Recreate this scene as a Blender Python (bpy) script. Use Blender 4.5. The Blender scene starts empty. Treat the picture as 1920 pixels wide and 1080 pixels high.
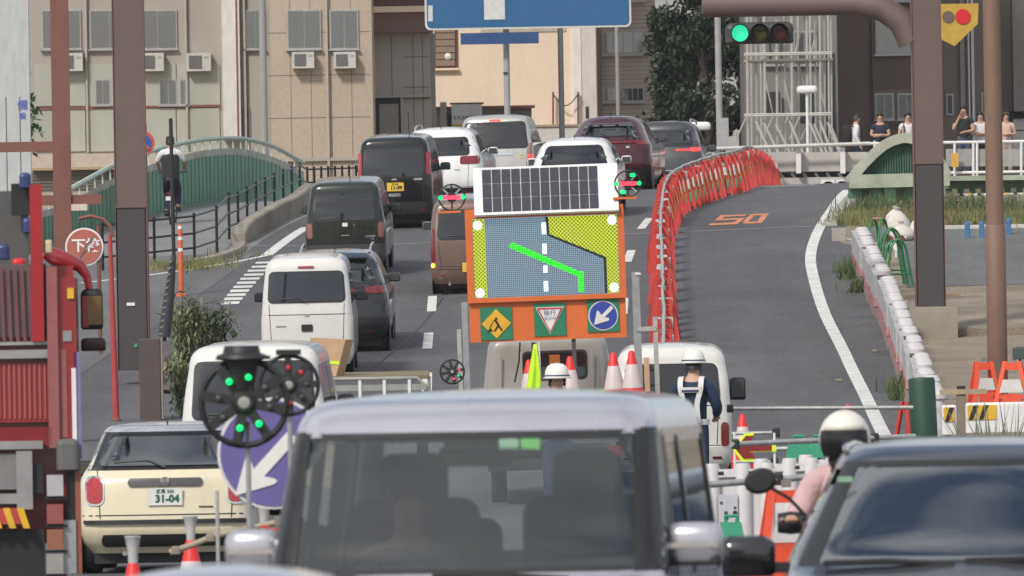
import bpy, bmesh, math, random
from mathutils import Vector, Matrix
R = math.radians
random.seed(11)
SC = bpy.context.scene
COL = SC.collection

# ------------------------------------------------------------------ camera
F = 20000.0                      # focal length in pixels of a 1920 px wide picture
CAM = Vector((0, 0, 1.86))
ROLL = R(1.0)
PITCH = math.atan((704 - 540) / F)
FWD = Vector((0, math.cos(PITCH), math.sin(PITCH)))
UP0 = Vector((0, -math.sin(PITCH), math.cos(PITCH)))
CX = Vector((1, 0, 0)) * math.cos(ROLL) - UP0 * math.sin(ROLL)
CY = Vector((1, 0, 0)) * math.sin(ROLL) + UP0 * math.cos(ROLL)
cd = bpy.data.cameras.new('camera')
cam = bpy.data.objects.new('camera', cd)
COL.objects.link(cam)
cam.matrix_world = Matrix(((CX.x, CY.x, -FWD.x, CAM.x), (CX.y, CY.y, -FWD.y, CAM.y), (CX.z, CY.z, -FWD.z, CAM.z), (0, 0, 0, 1)))
cd.sensor_width = 36
cd.lens = F / 1920 * 36
cd.clip_start = 1
cd.clip_end = 5000
cd.dof.use_dof = True
cd.dof.focus_distance = 165
cd.dof.aperture_fstop = 15
SC.camera = cam

# ------------------------------------------------------------------ sky, sun, exposure
SUN_EL, SUN_AZ = 42, 212          # azimuth from +Y clockwise: behind the camera and well to its left
wd = bpy.data.worlds.new('World'); SC.world = wd; wd.use_nodes = True
nt = wd.node_tree; nt.nodes.clear()
n_out = nt.nodes.new('ShaderNodeOutputWorld'); n_bg = nt.nodes.new('ShaderNodeBackground')
n_sky = nt.nodes.new('ShaderNodeTexSky'); n_sky.sky_type = 'NISHITA'; n_sky.sun_disc = False
n_sky.sun_elevation = R(SUN_EL); n_sky.sun_rotation = R(SUN_AZ); n_sky.dust_density = 2.0
n_tc = nt.nodes.new('ShaderNodeTexCoord'); n_map = nt.nodes.new('ShaderNodeMapping')
n_map.inputs['Scale'].default_value = (1.6, 1.6, 4.2)
n_no = nt.nodes.new('ShaderNodeTexNoise'); n_no.inputs['Scale'].default_value = 1.7; n_no.inputs['Detail'].default_value = 7
n_rp = nt.nodes.new('ShaderNodeValToRGB')
n_rp.color_ramp.elements[0].position = .36; n_rp.color_ramp.elements[1].position = .56
n_mx = nt.nodes.new('ShaderNodeMix'); n_mx.data_type = 'RGBA'
n_mx.inputs[7].default_value = (6.6, 6.7, 6.9, 1)
nt.links.new(n_tc.outputs['Generated'], n_map.inputs[0]); nt.links.new(n_map.outputs[0], n_no.inputs['Vector'])
nt.links.new(n_no.outputs['Fac'], n_rp.inputs[0]); nt.links.new(n_rp.outputs[0], n_mx.inputs[0])
nt.links.new(n_sky.outputs[0], n_mx.inputs[6]); nt.links.new(n_mx.outputs[2], n_bg.inputs[0])
nt.links.new(n_bg.outputs[0], n_out.inputs[0])
n_bg.inputs[1].default_value = .085
sl = bpy.data.lights.new('sun', 'SUN'); sl.energy = 2.0; sl.angle = R(8); sl.color = (1, .95, .87)
sun = bpy.data.objects.new('sun', sl); COL.objects.link(sun)
_sd = Vector((math.sin(R(SUN_AZ)) * math.cos(R(SUN_EL)), math.cos(R(SUN_AZ)) * math.cos(R(SUN_EL)), math.sin(R(SUN_EL))))
sun.rotation_euler = _sd.to_track_quat('Z', 'Y').to_euler()
SC.view_settings.view_transform = 'Standard'; SC.view_settings.look = 'None'
SC.view_settings.exposure = 0.5; SC.view_settings.gamma = 1

# ------------------------------------------------------------------ ground profile, pixel <-> place
def pchip(T):
    xs = [p[0] for p in T]; ys = [p[1] for p in T]; n = len(xs)
    dl = [(ys[i+1]-ys[i])/(xs[i+1]-xs[i]) for i in range(n-1)]
    m = [dl[0]] + [0 if dl[i-1]*dl[i] <= 0 else 2*dl[i-1]*dl[i]/(dl[i-1]+dl[i]) for i in range(1, n-1)] + [dl[-1]]
    def f(x):
        if x <= xs[0]: return ys[0]
        if x >= xs[-1]: return ys[-1]
        i = 0
        while x > xs[i+1]: i += 1
        h = xs[i+1]-xs[i]; t = (x-xs[i])/h
        return (2*t**3-3*t*t+1)*ys[i]+(t**3-2*t*t+t)*h*m[i]+(3*t*t-2*t**3)*ys[i+1]+(t**3-t*t)*h*m[i+1]
    return f
prof = pchip([(-100, 0), (90, 0), (105, .02), (120, .2), (135, .55), (150, 1.02), (160, 1.42), (170, 1.9), (185, 2.92), (195, 3.73),
              (208, 4.78), (220, 5.42), (235, 5.86), (242, 5.9), (250, 5.74), (265, 5.0), (285, 4.3), (2000, 4.2)])
def sm(t): t = max(0, min(1, t)); return t*t*(3-2*t)
def gz(x, y): return prof(y) + .014*sm((y-150)/45)*max(-25, min(25, x))
def ray(px, py):
    v = CX*((px-960)/F) + CY*((540-py)/F) + FWD
    return v/v.y
def W(px, py, d): return CAM + ray(px, py)*d
def proj(p):
    q = p - CAM; dp = q.dot(FWD)
    return (960+q.dot(CX)/dp*F, 540-q.dot(CY)/dp*F)
def G(px, py, lo=30, hi=300):
    r = ray(px, py); d = lo; last = lo
    while d < hi:
        p = CAM+r*d
        if p.z < gz(p.x, p.y):
            a, b = last, d
            for _ in range(30):
                m = (a+b)/2; p = CAM+r*m
                if p.z < gz(p.x, p.y): b = m
                else: a = m
            return p
        last = d; d += .5
    p = CAM+r*242; p.z = gz(p.x, p.y); return p
def GD(px, d):
    x = (px-960)/F*d
    for _ in range(6):
        p = Vector((x, d, gz(x, d))); x += (px-proj(p)[0])/F*d
    return Vector((x, d, gz(x, d)))
def frame(p, head=0, tilt=True):
    """matrix at p on the ground: +y heads along the road (degrees, + = to the right), z away from the slope"""
    h = R(head); f = Vector((math.sin(h), math.cos(h), 0))
    if tilt:
        e = .6
        f.z = (gz(p.x+f.x*e, p.y+f.y*e)-gz(p.x-f.x*e, p.y-f.y*e))/(2*e)
        s = Vector((f.y, -f.x, 0)); s.z = (gz(p.x+s.x*e, p.y+s.y*e)-gz(p.x-s.x*e, p.y-s.y*e))/(2*e)
    else:
        s = Vector((f.y, -f.x, 0))
    f.normalize(); u = s.cross(f).normalized(); s = f.cross(u).normalized()
    return Matrix(((s.x, f.x, u.x, p.x), (s.y, f.y, u.y, p.y), (s.z, f.z, u.z, p.z), (0, 0, 0, 1)))

# ------------------------------------------------------------------ materials
MATS = {}
def M(name, col, rough=.6, metal=0, var=.12, scale=6., coat=0, emit=0, bump=0, alpha=1, spec=.5, fine=0, streak=0):
    if name in MATS: return MATS[name]
    m = bpy.data.materials.new(name); m.use_nodes = True; MATS[name] = m
    t = m.node_tree; b = t.nodes['Principled BSDF']
    c = tuple(col)+(1,)
    b.inputs['Roughness'].default_value = rough; b.inputs['Metallic'].default_value = metal
    b.inputs['Coat Weight'].default_value = coat; b.inputs['Coat Roughness'].default_value = .04
    b.inputs['Specular IOR Level'].default_value = spec; b.inputs['Alpha'].default_value = alpha
    b.inputs['Base Color'].default_value = c
    if emit:
        b.inputs['Emission Color'].default_value = c; b.inputs['Emission Strength'].default_value = emit
    if var:
        tc = t.nodes.new('ShaderNodeTexCoord'); no = t.nodes.new('ShaderNodeTexNoise')
        mp = t.nodes.new('ShaderNodeMapping')
        if streak: mp.inputs['Scale'].default_value = (1, 1, 1/streak)
        no.inputs['Scale'].default_value = scale; no.inputs['Detail'].default_value = 6; no.inputs['Roughness'].default_value = .62
        t.links.new(tc.outputs['Object'], mp.inputs[0]); t.links.new(mp.outputs[0], no.inputs['Vector'])
        r = t.nodes.new('ShaderNodeValToRGB')
        r.color_ramp.elements[0].position = .3; r.color_ramp.elements[1].position = .72
        r.color_ramp.elements[0].color = tuple(v*(1-var) for v in col)+(1,)
        r.color_ramp.elements[1].color = tuple(min(1, v*(1+var)) for v in col)+(1,)
        t.links.new(no.outputs['Fac'], r.inputs[0])
        src = r.outputs[0]
        if fine:
            n2 = t.nodes.new('ShaderNodeTexNoise'); n2.inputs['Scale'].default_value = scale*40; n2.inputs['Detail'].default_value = 3
            t.links.new(tc.outputs['Object'], n2.inputs['Vector'])
            mx = t.nodes.new('ShaderNodeMix'); mx.data_type = 'RGBA'; mx.blend_type = 'MULTIPLY'; mx.inputs[0].default_value = 1
            r2 = t.nodes.new('ShaderNodeValToRGB')
            r2.color_ramp.elements[0].position = .35; r2.color_ramp.elements[1].position = .65
            r2.color_ramp.elements[0].color = (1-fine,)*3+(1,); r2.color_ramp.elements[1].color = (1+fine,)*3+(1,)
            t.links.new(n2.outputs['Fac'], r2.inputs[0]); t.links.new(src, mx.inputs[6]); t.links.new(r2.outputs[0], mx.inputs[7])
            src = mx.outputs[2]
        t.links.new(src, b.inputs['Base Color'])
        if rough > .15:
            mr = t.nodes.new('ShaderNodeMapRange'); mr.inputs[3].default_value = max(.02, rough-.12); mr.inputs[4].default_value = min(1, rough+.12)
            t.links.new(no.outputs['Fac'], mr.inputs[0]); t.links.new(mr.outputs[0], b.inputs['Roughness'])
        if bump:
            bp = t.nodes.new('ShaderNodeBump'); bp.inputs['Strength'].default_value = bump; bp.inputs['Distance'].default_value = .02
            t.links.new(no.outputs['Fac'], bp.inputs['Height']); t.links.new(bp.outputs[0], b.inputs['Normal'])
    return m
def road_mat(name, col):
    """asphalt: grit, soft wear bands along the lanes (y), patches and stains"""
    m = M(name, col, .85, var=.16, scale=.35, fine=.25, bump=.1); t = m.node_tree; b = t.nodes['Principled BSDF']; src = b.inputs['Base Color'].links[0].from_socket
    tc = t.nodes.new('ShaderNodeTexCoord')
    for sc_, lo, hi, s_ in (((.9, .02, 1), .84, 1.12, 1.), ((.5, .1, 1), .9, 1.08, 1.3), ((2.5, .6, 1), .93, 1.05, 1.)):
        mp = t.nodes.new('ShaderNodeMapping'); mp.inputs['Scale'].default_value = sc_; no = t.nodes.new('ShaderNodeTexNoise'); no.inputs['Scale'].default_value = s_; no.inputs['Detail'].default_value = 5
        t.links.new(tc.outputs['Object'], mp.inputs[0]); t.links.new(mp.outputs[0], no.inputs['Vector'])
        r = t.nodes.new('ShaderNodeValToRGB'); r.color_ramp.elements[0].position = .35; r.color_ramp.elements[1].position = .65; r.color_ramp.elements[0].color = (lo,)*3+(1,); r.color_ramp.elements[1].color = (hi,)*3+(1,)
        t.links.new(no.outputs['Fac'], r.inputs[0]); mx = t.nodes.new('ShaderNodeMix'); mx.data_type = 'RGBA'; mx.blend_type = 'MULTIPLY'; mx.inputs[0].default_value = 1
        t.links.new(src, mx.inputs[6]); t.links.new(r.outputs[0], mx.inputs[7]); src = mx.outputs[2]
    t.links.new(src, b.inputs['Base Color']); return m
def paint(name, col, metal=0., rough=.32, coat=.7): return M('paint_'+name, col, rough, metal, .06, 3.5, coat, streak=2)
def led(name, col, strength, pitch, back=(.02, .022, .025), duty=.5, diag=False):
    """a lamp board: round diodes on a dark board, in a square grid"""
    m = bpy.data.materials.new(name); m.use_nodes = True; MATS[name] = m
    t = m.node_tree; b = t.nodes['Principled BSDF']; b.inputs['Base Color'].default_value = tuple(back)+(1,); b.inputs['Roughness'].default_value = .5
    tc = t.nodes.new('ShaderNodeTexCoord'); sp = t.nodes.new('ShaderNodeSeparateXYZ'); t.links.new(tc.outputs['Object'], sp.inputs[0])
    ox, oz = sp.outputs[0], sp.outputs[2]
    if diag:
        s1 = t.nodes.new('ShaderNodeMath'); s1.operation = 'ADD'; s2 = t.nodes.new('ShaderNodeMath'); s2.operation = 'SUBTRACT'
        for s_ in (s1, s2): t.links.new(ox, s_.inputs[0]); t.links.new(oz, s_.inputs[1])
        ox, oz = s1.outputs[0], s2.outputs[0]
    def cell(o):
        a = t.nodes.new('ShaderNodeMath'); a.operation = 'DIVIDE'; a.inputs[1].default_value = pitch; t.links.new(o, a.inputs[0])
        f = t.nodes.new('ShaderNodeMath'); f.operation = 'FRACT'; t.links.new(a.outputs[0], f.inputs[0])
        s = t.nodes.new('ShaderNodeMath'); s.operation = 'SUBTRACT'; s.inputs[1].default_value = .5; t.links.new(f.outputs[0], s.inputs[0])
        q = t.nodes.new('ShaderNodeMath'); q.operation = 'MULTIPLY'; t.links.new(s.outputs[0], q.inputs[0]); t.links.new(s.outputs[0], q.inputs[1])
        return q.outputs[0]
    ad = t.nodes.new('ShaderNodeMath'); ad.operation = 'ADD'; t.links.new(cell(ox), ad.inputs[0]); t.links.new(cell(oz), ad.inputs[1])
    lt = t.nodes.new('ShaderNodeMath'); lt.operation = 'LESS_THAN'; lt.inputs[1].default_value = duty*duty*.5; t.links.new(ad.outputs[0], lt.inputs[0])
    ml = t.nodes.new('ShaderNodeMath'); ml.operation = 'MULTIPLY'; ml.inputs[1].default_value = strength; t.links.new(lt.outputs[0], ml.inputs[0])
    b.inputs['Emission Color'].default_value = tuple(col)+(1,); t.links.new(ml.outputs[0], b.inputs['Emission Strength'])
    return m
def glass(name, tint=(.02, .022, .025), refl=.3, see=0.):
    """car glass: mirror layer over a dark tint, see = share of straight-through view"""
    if name in MATS: return MATS[name]
    m = bpy.data.materials.new(name); m.use_nodes = True; MATS[name] = m
    t = m.node_tree; b = t.nodes['Principled BSDF']; b.inputs['Base Color'].default_value = tuple(tint)+(1,); b.inputs['Roughness'].default_value = .06
    o = t.nodes['Material Output']; src = b.outputs[0]
    if see:
        tr = t.nodes.new('ShaderNodeBsdfTransparent'); tr.inputs[0].default_value = (.82, .88, .85, 1)
        mx = t.nodes.new('ShaderNodeMixShader'); mx.inputs[0].default_value = see
        t.links.new(src, mx.inputs[1]); t.links.new(tr.outputs[0], mx.inputs[2]); src = mx.outputs[0]
    gl = t.nodes.new('ShaderNodeBsdfGlossy'); gl.inputs['Roughness'].default_value = .03; gl.inputs[0].default_value = (.9, .94, .96, 1)
    lw = t.nodes.new('ShaderNodeFresnel'); lw.inputs[0].default_value = 1.5
    ad = t.nodes.new('ShaderNodeMath'); ad.operation = 'ADD'; ad.inputs[1].default_value = refl; ad.use_clamp = True; t.links.new(lw.outputs[0], ad.inputs[0])
    m2 = t.nodes.new('ShaderNodeMixShader'); t.links.new(ad.outputs[0], m2.inputs[0]); t.links.new(src, m2.inputs[1]); t.links.new(gl.outputs[0], m2.inputs[2])
    t.links.new(m2.outputs[0], o.inputs[0])
    return m
BLK = M('black_plastic', (.018, .018, .02), .5); RUB = M('tyre_rubber', (.02, .02, .021), .8)
CHR = M('chrome', (.75, .76, .78), .15, 1, 0); GLS = glass('car_glass', (.012, .013, .015), .0); GLT = glass('car_glass_tinted', (.012, .013, .016), .02)
WHT = M('white_plastic', (.74, .73, .73), .5, var=.08); GRY = M('galvanised_steel', (.4, .41, .42), .45, .6, .15, 9)
PIPE = M('steel_pipe', (.5, .5, .48), .4, .5, .2, 14); ORG = M('orange_plastic', (.5, .036, .028), .55, var=.2, scale=4)
RED = M('red_plastic', (.6, .02, .02), .45); REDL = M('red_lamp', (.17, .006, .01), .12, coat=1, var=0)
REDON = M('red_lamp_lit', (1, .03, .03), .3, emit=2.2, var=0); AMBON = M('amber_lamp_lit', (1, .32, .03), .3, emit=3.5, var=0)
YEL = M('hazard_yellow', (.7, .42, .03), .5); CONC = M('concrete', (.36, .34, .31), .85, var=.25, scale=1.5, fine=.12, bump=.3)
SKIN = M('skin', (.5, .3, .21), .55, var=.06); HAIR = M('black_hair', (.012, .01, .009), .55)
GRN = M('green_plastic', (.03, .3, .17), .5)

# ------------------------------------------------------------------ mesh helpers
class MB:
    def __init__(s): s.v = []; s.f = []
    def add(s, vs, fs):
        o = len(s.v); s.v += [tuple(v) for v in vs]; s.f += [tuple(i+o for i in f) for f in fs]; return s
    def box(s, c, z, m=None):
        """centre, size, optional 3x3/4x4 rotation"""
        vs = []
        for dz in (-.5, .5):
            for dx, dy in ((-.5, -.5), (.5, -.5), (.5, .5), (-.5, .5)):
                p = Vector((dx*z[0], dy*z[1], dz*z[2]))
                if m: p = m @ p
                vs.append(p+Vector(c))
        return s.add(vs, [(3, 2, 1, 0), (4, 5, 6, 7), (0, 1, 5, 4), (1, 2, 6, 5), (2, 3, 7, 6), (3, 0, 4, 7)])
    def bb(s, a, b): return s.box([(a[i]+b[i])/2 for i in range(3)], [abs(b[i]-a[i]) for i in range(3)])
    def bevbox(s, c, z, r):
        """box with its vertical and top edges rounded"""
        x, y, h = z[0]/2, z[1]/2, z[2]; rings = []
        def rr(ins):
            o = []; rad = max(r-ins*.5, .001)
            for (sx, sy, a0) in ((1, -1, -90), (1, 1, 0), (-1, 1, 90), (-1, -1, 180)):
                for k in range(4):
                    a = R(a0+30*k); o.append((sx*(x-ins-rad)+rad*math.cos(a), sy*(y-ins-rad)+rad*math.sin(a)))
            return o
        for zz, ins in ((-h/2, r*.3), (-h/2+r*.3, 0), (h/2-r, 0), (h/2-r*.5, r*.13), (h/2-r*.13, r*.5), (h/2, r)):
            rings.append([(c[0]+p[0], c[1]+p[1], c[2]+zz) for p in rr(ins)])
        return s.loft(rings)
    def loft(s, rings, cap=True, closed=True):
        n = len(rings[0]); vs = [p for r in rings for p in r]; fs = []
        for i in range(len(rings)-1):
            for j in range(n if closed else n-1):
                k = (j+1) % n; fs.append((i*n+j, i*n+k, (i+1)*n+k, (i+1)*n+j))
        if cap:
            fs.append(tuple(reversed(range(n)))); b = (len(rings)-1)*n; fs.append(tuple(range(b, b+n)))
        return s.add(vs, fs)
    def tube(s, pts, r, n=8, cap=True):
        pts = [Vector(p) for p in pts]; rs = r if isinstance(r, (list, tuple)) else [r]*len(pts); rings = []; ref = None
        for i, p in enumerate(pts):
            a = pts[max(i-1, 0)]; b = pts[min(i+1, len(pts)-1)]; d = (b-a).normalized()
            if ref is None: ref = Vector((0, 0, 1)) if abs(d.z) < .9 else Vector((1, 0, 0))
            u = d.cross(ref).normalized(); w = u.cross(d).normalized(); ref = w
            rings.append([p+u*(rs[i]*math.cos(2*math.pi*k/n))+w*(rs[i]*math.sin(2*math.pi*k/n)) for k in range(n)])
        return s.loft([r[::-1] for r in rings], cap)
    def lathe(s, prf, n=16, c=(0, 0, 0), axis='z'):
        rings = []
        for (r, h) in prf:
            ring = []
            for k in range(n):
                a = 2*math.pi*k/n; x, y = r*math.cos(a), r*math.sin(a)
                p = (x, y, h) if axis == 'z' else ((x, h, y) if axis == 'y' else (h, x, y))
                ring.append(Vector(p)+Vector(c))
            rings.append(ring if axis != 'y' else ring[::-1])
        return s.loft(rings)
    def plate(s, poly, y0, y1):
        """polygon in x,z made into a plate from y0 (front) to y1"""
        n = len(poly); vs = [(p[0], y0, p[1]) for p in poly]+[(p[0], y1, p[1]) for p in poly]
        fs = [tuple(range(n)), tuple(reversed(range(n, 2*n)))]+[(j, j+n, (j+1) % n+n, (j+1) % n) for j in range(n)]
        return s.add(vs, fs)
    def quad(s, a, b, c, d): return s.add([a, b, c, d], [(0, 1, 2, 3)])
    def mesh(s, name, smooth=None):
        me = bpy.data.meshes.new(name); me.from_pydata(s.v, [], s.f); me.update()
        if smooth:
            me.polygons.foreach_set('use_smooth', [True]*len(me.polygons)); me.set_sharp_from_angle(angle=R(smooth))
        return me
    def build(s, name, mat, parent=None, mw=None, smooth=None):
        me = s.mesh(name, smooth); me.materials.append(mat); return put(name, me, parent, mw)
def put(name, me, parent=None, mw=None):
    o = bpy.data.objects.new(name, me); COL.objects.link(o)
    if parent is not None: o.parent = parent
    if mw is not None: o.matrix_local = mw
    return o
def fix_normals(o):
    bm = bmesh.new(); bm.from_mesh(o.data); bmesh.ops.recalc_face_normals(bm, faces=bm.faces); bm.to_mesh(o.data); bm.free(); return o
def tag(o, label=None, cat=None, group=None, kind=None):
    if label: o['label'] = label
    if cat: o['category'] = cat
    if group: o['group'] = group
    if kind: o['kind'] = kind
    return o
def thing(name, label, cat, mw=None, group=None):
    o = bpy.data.objects.new(name, None); COL.objects.link(o); o.empty_display_size = .2
    if mw is not None: o.matrix_world = mw
    return tag(o, label, cat, group)
def copy_tree(o, parent=None, mw=None, label=None):
    kids = list(o.children); c = o.copy(); COL.objects.link(c); c.parent = parent
    if mw is not None: c.matrix_world = mw
    if label: c['label'] = label
    for k in kids: copy_tree(k, c)
    return c
T = Matrix.Translation
def RX(a): return Matrix.Rotation(R(a), 4, 'X')
def RY(a): return Matrix.Rotation(R(a), 4, 'Y')
def RZ(a): return Matrix.Rotation(R(a), 4, 'Z')
def disc(r, n=32, cx=0, cz=0): return [(cx+r*math.cos(2*math.pi*k/n), cz+r*math.sin(2*math.pi*k/n)) for k in range(n)]
def text(name, s, size, mat, parent, mw, bold=.0):
    """lettering that faces local -y, centred"""
    c = bpy.data.curves.new(name, 'FONT'); c.body = s; c.size = size; c.align_x = 'CENTER'; c.align_y = 'CENTER'; c.extrude = .001; c.offset = bold
    c.resolution_u = 2; tmp = bpy.data.objects.new(name, c); COL.objects.link(tmp); bpy.context.view_layer.update()
    me = bpy.data.meshes.new_from_object(tmp.evaluated_get(bpy.context.evaluated_depsgraph_get())); bpy.data.objects.remove(tmp); me.materials.clear(); me.materials.append(mat)
    return put(name, me, parent, mw @ RX(90))
# ================================================================== the setting
ASPH = road_mat('asphalt', (.092, .092, .098))
ASPHL = road_mat('asphalt_old', (.13, .13, .132))
PAVE = M('pavement_grey', (.2, .2, .2), .88, var=.16, scale=.7, fine=.15)
EARTH = M('packed_earth', (.24, .195, .145), .95, var=.3, scale=.6, fine=.3, bump=.5)
LINE = M('road_line_white', (.64, .64, .61), .75, var=.22, scale=3, fine=.3)
ORL = M('road_letter_orange', (.6, .22, .1), .75, var=.3, scale=5, fine=.35)
TAR = M('joint_strip', (.3, .3, .3), .6)
YS = [-60, 0, 40, 70, 85]+[90+i for i in range(190)]+[285, 300, 340, 400, 600, 1000, 2000]
def sheet(name, xl, xr, y0, y1, mat, lift, nx=1, kind='structure', cols=None):
    ys = [y0]+[y for y in YS if y0 < y < y1]+[y1]; mb = MB(); rows = []
    for y in ys:
        a, b = (xl(y), xr(y)) if xl else (0, 0); xs = cols if cols else [a+(b-a)*i/nx for i in range(nx+1)]
        rows.append([(x, y, gz(x, y)+lift) for x in xs])
    n = len(rows[0])
    mb.add([p for r in rows for p in r], [(i*n+j, i*n+j+1, (i+1)*n+j+1, (i+1)*n+j) for i in range(len(rows)-1) for j in range(n-1)])
    o = mb.build(name, mat, smooth=60); tag(o, kind=kind); return o
sheet('ground', None, None, -60, 2000, EARTH, 0, cols=[-600, -100, -25, -12, -6, 0, 6, 12, 25, 100, 600])
# lines on the road are traced once as points on the ground, then used for the edges of the sheets too
def gpath(pts): return [G(*p) for p in pts]
RE = gpath([(1655, 812), (1622, 742), (1583, 662), (1547, 590), (1525, 520), (1520, 480), (1532, 438), (1558, 396), (1590, 357)])
LE = gpath([(500, 480), (535, 453), (575, 427)])
def xof(path, lo, hi):
    f = pchip([(p.y, p.x) for p in sorted(path, key=lambda q: q.y)])
    return f
rx = xof([Vector((6.2, 60, 0)), Vector((5.6, 130, 0))]+RE, 0, 0)
lx = xof([Vector((-9.5, 60, 0)), Vector((-6.8, 170, 0))]+LE+[Vector((-2.6, 228, 0)), Vector((-.2, 250, 0))], 0, 0)
sheet('road', lambda y: lx(y)-.5, lambda y: rx(y)+(.9 if y < 200 else .5), -60, 262, ASPH, .004, 6)
sheet('pavement', lambda y: -26, lambda y: lx(y)-.5, 60, 262, PAVE, .004, 6)
sheet('side_road', lambda y: -26, lambda y: lx(y)-.3, 172, 202, ASPHL, .008, 6)
sheet('yard', lambda y: rx(y)+(1.6 if y < 200 else .9), lambda y: 26, 188.5, 204, ASPHL, .008, 4)
def line(name, pts, w, mat=LINE, lift=.012, kind='structure'):
    """ribbon of width w along ground points"""
    P = [Vector((p.x, p.y)) for p in pts]; D = []
    for i in range(len(P)-1):
        n = max(1, int((P[i+1]-P[i]).length)); D += [P[i].lerp(P[i+1], k/n) for k in range(n)]
    D.append(P[-1]); mb = MB(); vs = []
    for i, p in enumerate(D):
        t = (D[min(i+1, len(D)-1)]-D[max(i-1, 0)]).normalized(); s = Vector((t.y, -t.x))*w/2
        for q in (p-s, p+s): vs.append((q.x, q.y, gz(q.x, q.y)+lift))
    mb.add(vs, [(2*i, 2*i+1, 2*i+3, 2*i+2) for i in range(len(D)-1)])
    return tag(mb.build(name, mat), kind=kind)
def smooth_path(pts, n=4):
    o = []
    for i in range(len(pts)-1):
        p0, p1, p2, p3 = pts[max(i-1, 0)], pts[i], pts[i+1], pts[min(i+2, len(pts)-1)]
        for k in range(n):
            t = k/n; o.append(.5*((2*p1)+(p2-p0)*t+(2*p0-5*p1+4*p2-p3)*t*t+(3*p1-p0-3*p2+p3)*t**3))
    return o+[pts[-1]]
line('road_edge_line', smooth_path(gpath([(1672, 845)])+RE), .2)
line('road_edge_line', smooth_path(gpath([(150, 532), (300, 514), (430, 494)])+LE[:1]), .13)
line('road_edge_line', smooth_path(LE), .22)
def dash(a, b, w=.16): line('lane_dash', [G(*a), G(*b)], w)
for a, b in (((809, 585), (811, 556)), ((801, 655), (804, 625)), ((800, 735), (801, 700)), ((818, 520), (824, 498)),
             ((1202, 430), (1218, 410)), ((1176, 492), (1184, 470)), ((1168, 590), (1170, 560)), ((842, 440), (852, 422))): dash(a, b)
line('road_edge_line', gpath([(1425, 351), (1530, 347.5)]), .5)
def gquad(name, c, mat, lift=.012, nu=3, nv=3, parent=None):
    g = [Vector((p.x, p.y)) for p in (G(*q) for q in c)]; mb = MB(); vs = []
    for j in range(nv+1):
        for i in range(nu+1):
            q = g[0].lerp(g[1], i/nu).lerp(g[3].lerp(g[2], i/nu), j/nv); vs.append((q.x, q.y, gz(q.x, q.y)+lift))
    mb.add(vs, [(j*(nu+1)+i, j*(nu+1)+i+1, (j+1)*(nu+1)+i+1, (j+1)*(nu+1)+i) for j in range(nv) for i in range(nu)])
    o = mb.build(name, mat, parent)
    if parent is None: tag(o, kind='structure')
    return o
for k in range(11):                                            # rumble hatching beside the left lane
    t = k/11; y = 572-84*t; x = 414+58*t+14*t*t; w = 34+4*t; h = 5.2-1.9*t
    gquad('hatch_bar', [(x, y), (x+w, y-1), (x+w+2, y-1-h), (x+2, y-h)], LINE)
line('expansion_joint', gpath([(738, 459), (1000, 447), (1240, 437), (1545, 424)]), .12, TAR, .01)
line('expansion_joint', gpath([(560, 462), (470, 462)]), .1, TAR, .01)
def seg(a, b, c, d): gquad('painted_speed_mark', [a, b, c, d], ORL)
seg((1328, 423.5), (1382, 421.5), (1387, 417.8), (1333, 420)); seg((1376, 418), (1388, 417.5), (1394, 412.6), (1383, 413)); seg((1340, 414.8), (1394, 412.6), (1397, 409.6), (1343, 411.6))
seg((1343, 411.4), (1354, 411), (1358, 407.8), (1347, 408.3)); seg((1347, 408), (1397, 405.8), (1400, 402.8), (1350, 405))
seg((1392, 420.8), (1427, 419.4), (1431, 416), (1397, 417.4)); seg((1404, 405.6), (1440, 404.2), (1443, 401), (1408, 402.5))
seg((1392, 418), (1403, 417.4), (1415, 405.6), (1404, 405.9)); seg((1420, 416.4), (1431, 416), (1440, 404.6), (1428, 405))
line('road_crack', smooth_path(gpath([(700, 690), (760, 640), (800, 600), (830, 560)])), .03, BLK, .009)
gquad('asphalt_patch', [(840, 560), (905, 556), (905, 520), (846, 522)], M('asphalt_patch', (.11, .11, .115), .9, fine=.2, scale=.5), .008)
# raised kerb and low concrete wall between the left lane and the footway
def wall_along(name, pts, w, h, mat, parent=None, lift=-.05):
    P = smooth_path(pts, 4); rings = []
    for i, p in enumerate(P):
        t = (P[min(i+1, len(P)-1)]-P[max(i-1, 0)]); t = Vector((t.x, t.y, 0)).normalized(); s = Vector((t.y, -t.x, 0))*w/2
        z0 = gz(p.x, p.y)+lift; hh = h(i/(len(P)-1)) if callable(h) else h
        rings.append([(p.x-s.x, p.y-s.y, z0), (p.x+s.x, p.y+s.y, z0), (p.x+s.x, p.y+s.y, z0+hh-.03), (p.x+s.x*.8, p.y+s.y*.8, z0+hh),
                      (p.x-s.x*.8, p.y-s.y*.8, z0+hh), (p.x-s.x, p.y-s.y, z0+hh-.03)])
    mb = MB().loft(rings); return fix_normals(mb.build(name, mat, parent, smooth=40))
WALLC = M('stained_concrete', (.29, .255, .21), .9, var=.35, scale=1.2, fine=.15, bump=.3)
o = wall_along('concrete_wall', gpath([(447, 458), (475, 441), (520, 415), (560, 394), (600, 374), (640, 362)]), .26, lambda t: .42 if t > .12 else .25+.17*t/.12, WALLC)
tag(o, 'low stained concrete wall between the footway railing and the left lane', 'wall')
o = wall_along('kerb', gpath([(330, 501), (400, 490), (440, 476), (452, 464)]), .22, .16, WALLC); tag(o, kind='structure')
o = wall_along('kerb', gpath([(1555, 424), (1566, 408), (1588, 384), (1600, 372)]), .3, .12, CONC); tag(o, kind='structure')
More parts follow.
